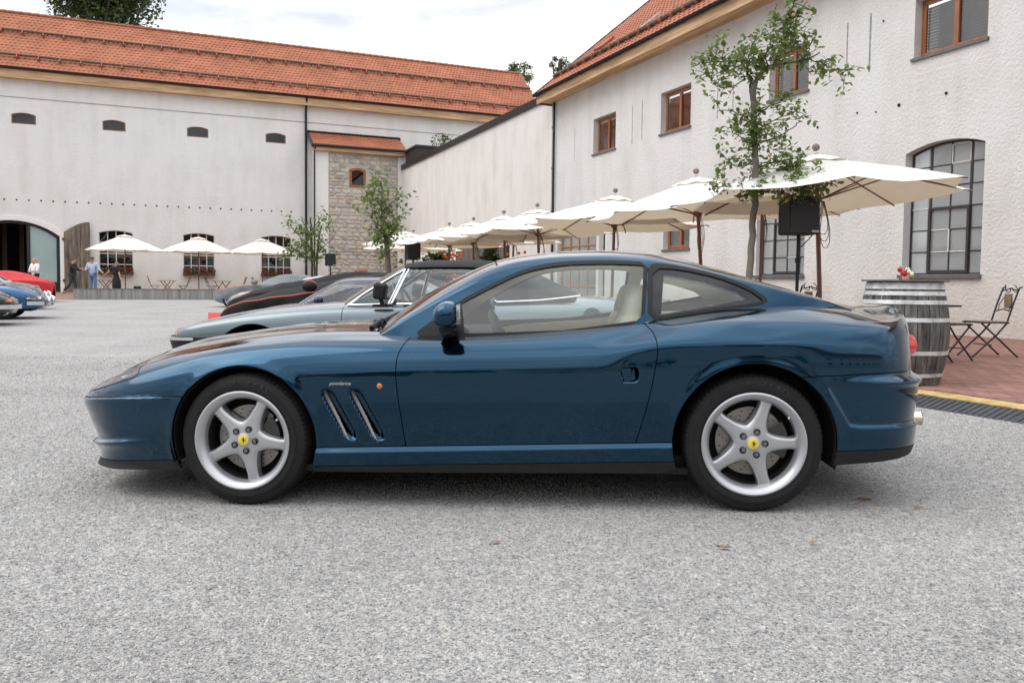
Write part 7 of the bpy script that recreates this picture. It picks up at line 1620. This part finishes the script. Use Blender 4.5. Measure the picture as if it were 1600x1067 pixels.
# ---- classic cars at the left edge, tails to the right
def classic(label, name, M, pm, ST3, topc, lamp, top_h=1.27, soft=None, over=True):
    c = thing(name, label, 'car', matrix=M); B_ = Body(ST3, ds=.03, nv=8, smooth=5, topc=topc)
    car_common(c, B_, None, [(-1.25, .32, .37), (1.2, .32, .36)], [('front_wing', -3, -.45), ('door', -.45, .62), ('rear_wing', .62, 3)], .22, paintm=pm, hood_x=(-3, -.1), deck_x=(.5, 3))
    for x in (-1.25, 1.2):
        for sg in (-1, 1): simple_wheel(c, x, sg * .69, .32, .18, sg, CHROME, 12)
    EXC = [(-.50, .85), (-.35, .98), (-.22, 1.10), (-.05, 1.19), (.25, 1.21), (.5, 1.16), (.72, 1.04), (.9, .92), (1.0, .86)]; CCC = [(-.60, .88), (-.46, 1.02), (-.32, 1.14), (-.1, 1.245), (.25, 1.275), (.55, 1.235), (.85, 1.10), (1.08, .96), (1.2, .89)]
    g = gh_srf(EXC, CCC, ([-.6, .3, 1.1], [.66, .70, .62]), ([-.6, .3, 1.1], [.845, .85, .86]), 90, nb=18, ntp=14, sm=6); X, Z, T_, Q = g.V[:, 0], g.V[:, 2], g.V[:, 6], g.V[:, 7]
    wsn = np.minimum.reduce([T_ - .1, 2.6 - T_, Q - .06]); sw = np.where(Q < .15, sdpoly([(-.40, .87), (.60, .875), (.55, 1.08), (.25, 1.15), (-.05, 1.14), (-.22, 1.05)], X, Z), -1); rw = np.minimum.reduce([T_ - 5.6, 7.2 - T_, Q - .35])
    P = g.clip(np.minimum.reduce([-wsn, -sw, -rw])); P.join(P.mirror()).obj('roof', soft or pm, c)
    for f, nm in ((wsn, 'windscreen'), (rw, 'rear_window')): P = g.clip(f); P.join(P.mirror()).obj(nm, WSGLASS, c)
    P = g.clip(sw); P.obj('side_window', CARGLASS, c); P.mirror().obj('side_window', CARGLASS, c)
    S = B_.side; X, Z = S.V[:, 0], S.V[:, 2]
    for nm, x0, x1 in (('rear_bumper', 1.72, 9), ('front_bumper', -9, -1.75)):
        P = S.clip(np.minimum.reduce([X - x0, x1 - X, .46 - Z, Z - .375])).offset(.07); P.join(P.mirror()).obj(nm, CHROME, c, .05)
    if over:
        for sg in (-1, 1):
            V, F = sec_loft([((2.17, sg * .42, .33), .05, .035), ((2.20, sg * .42, .42), .06, .04), ((2.20, sg * .42, .56), .055, .035), ((2.16, sg * .42, .60), .03, .02)], 12, 2.4); mk('overrider', V, F, CHROME, c, True)
    for mir in (0, 1):
        for poly, m_, nm in lamp:
            P = S.clip(sdpoly(poly, X, Z)).offset(.012); (P.mirror() if mir else P).obj(nm, m_, c, .02)
    MB().box(-1.8, 1.8, -.5, .5, .2, .5).build('underbody', MATTBLK, c)
    return c
def CST(w_, tail=2.12, nose=-2.1, zt=.66, zc=.60):
    a = [(.26, -.06), (.36, -.02), (.46, 0), (.54, -.03), (.60, -.09), (zc, -.16)]
    return [(nose, 0, [(.26, -.05), (.36, -.01), (.46, 0), (.56, -.03), (.64, -.09), (.68, -.16)]), (nose + .04, .40, [(.26, -.05), (.36, -.01), (.46, 0), (.56, -.03), (.66, -.09), (.70, -.16)]), (nose + .25, w_ * .85, [(.25, -.05), (.38, -.01), (.5, 0), (.62, -.02), (.72, -.07), (.76, -.15)]), (-1.25, w_, [(.22, -.05), (.40, -.01), (.55, 0), (.70, -.02), (.79, -.07), (.82, -.16)]), (-.4, w_, [(.22, -.06), (.40, -.01), (.55, 0), (.72, -.02), (.81, -.06), (.84, -.14)]), (.6, w_, [(.22, -.06), (.40, -.01), (.55, 0), (.72, -.02), (.81, -.06), (.84, -.14)]), (1.2, w_ * .99, [(.24, -.05), (.40, -.01), (.55, 0), (.70, -.02), (.80, -.07), (.83, -.17)]),
            (1.65, w_ * .93, [(.26, -.05), (.38, -.01), (.52, 0), (.65, -.02), (.73, -.07), (.76, -.17)]), (1.95, w_ * .76, [(.28, -.05), (.38, -.01), (.50, 0), (.60, -.03), (zt, -.09), (zt + .02, -.17)]), (tail - .02, w_ * .45, a), (tail, 0, a)]
LTOP = [(-2.0, .72), (-1.6, .80), (-1.0, .86), (-.4, .87), (.6, .87), (1.2, .85), (1.6, .79), (1.85, .71), (2.0, .64), (2.1, .58)]
LMP = [([(1.72, .50), (2.02, .505), (2.02, .57), (1.74, .57)], CHROME, 'lamp_bezel'), ([(1.80, .512), (1.90, .513), (1.90, .56), (1.80, .56)], REDLENS, 'tail_lamp'), ([(1.905, .513), (1.97, .514), (1.97, .556), (1.905, .556)], AMBER, 'turn_lamp')]
LMP2 = [([(1.97, .52), (2.03, .52), (2.03, .57), (1.97, .57)], REDLENS, 'tail_lamp')]
OLDB = paint('paint_mid_blue', (.02, .10, .22), .5, .3, .1); OLDG = paint('paint_grey', (.10, .12, .13), .5, .3, .1); OLDD = paint('paint_dark_grey', (.035, .04, .042), .5, .3, .1)
def left_at(pu, Y, z, tail): # put the tail end under photo column pu at depth Y
    q = px(pu, 470, Y); ax = Vector((.921545, .388271, 0)) ; o = Vector((q.x, q.y, 0)) - ax * tail; return Matrix.Translation((o.x, o.y, z)) @ Matrix.Rotation(math.atan2(.388271, .921545), 4, 'Z')
classic('mid blue classic roadster with chrome bumper and overriders at the left edge', 'blue_roadster', left_at(70, 21.8, .07, 2.05), OLDB, CST(.86), LTOP, LMP)
classic('dark grey classic car whose tail just enters the left edge', 'grey_saloon', left_at(27, 19.2, .05, 2.1), OLDD, CST(.84), LTOP, [([(1.95, .52), (2.05, .52), (2.05, .57), (1.95, .57)], AMBER, 'tail_lamp')], over=False)
classic('light grey classic car behind the blue roadster', 'grey_coupe', left_at(67, 27.2, .11, 2.05), OLDG, CST(.86, zt=.74, zc=.70), [(a, b + .05 * (a > 1)) for a, b in LTOP], LMP2, soft=SLVC)
cover_car('car under a bright red cover at the far left', 'covered_car', left_at(84, 34.5, .15, 2.5), [(x, a, b * .6, c * 1.03, d, e * 1.03) for x, a, b, c, d, e in CPROF], REDC, None, 11, False, wr=.004)
# ---------------------------------------------------------------- the house across the yard, behind the photographer: it shows mirrored in the coupe
opp = thing('opposite_house', 'white house with tiled roof across the yard, mirrored in the rear wing of the coupe', 'house', (30, -26, 0))
ow = [(-20 + 4.2 * k, -18.8 + 4.2 * k, 1.0, 2.6, 0) for k in range(11)] + [(-20 + 4.2 * k, -18.9 + 4.2 * k, 4.2, 5.5, 0) for k in range(11)]
V, F = pierced([(-22, 0), (30, 0), (30, 7.0), (-22, 7.0)], [arch_loop(*o) for o in ow], .2)
mk('wall', [(x, -y, z) for x, y, z in V], [f[::-1] for f in F], PLL, opp)
for a, b, c, d, _ in ow:
    w_ = MB().box(a, b, -.2, -.14, c, d).build('window', mat('opp_window', (.03, .032, .035), .15), opp); MB().box((a + b) / 2 - .04, (a + b) / 2 + .04, -.14, -.10, c, d).build('mullion', WOOD, w_)
mk('roof', [(-26.5, .7, 6.8), (30.5, .7, 6.8), (30.5, -6, 12), (-26.5, -6, 12), (30.5, -12.5, 6.8), (-26.5, -12.5, 6.8)], [(0, 1, 2, 3), (3, 2, 4, 5)], mat('old_roof', (.12, .055, .04), .85, var=.3, vs=2), opp)
mk('back_wall', [(-26, -12, 0), (30, -12, 0), (30, -12, 7), (-26, -12, 7)], [(0, 1, 2, 3)], PLL, opp)
for k, xx in enumerate((-34, -25, -17, -9, -1)):
    t = thing('yard_tree', ['broad tree across the yard, first of five mirrored in the coupe side', 'broad tree across the yard, second of five mirrored in the coupe side', 'broad tree across the yard, third of five mirrored in the coupe side', 'broad tree across the yard, fourth of five mirrored in the coupe side', 'broad tree across the yard, nearest the mirrored house'][k], 'tree', (xx, -27 + 2 * (k % 2), 0), 0, 'trees across the yard')
    MB().tube([(0, 0, 0), (.2, .1, 2.5), (0, 0, 5)], [.35, .28, .1], 8).build('trunk', BARKD, t, True); clump(t, (0, 0, 3.6), (5.2, 3.0, 2.9 + .5 * (k % 3)), 1500, .55, LEAF2)
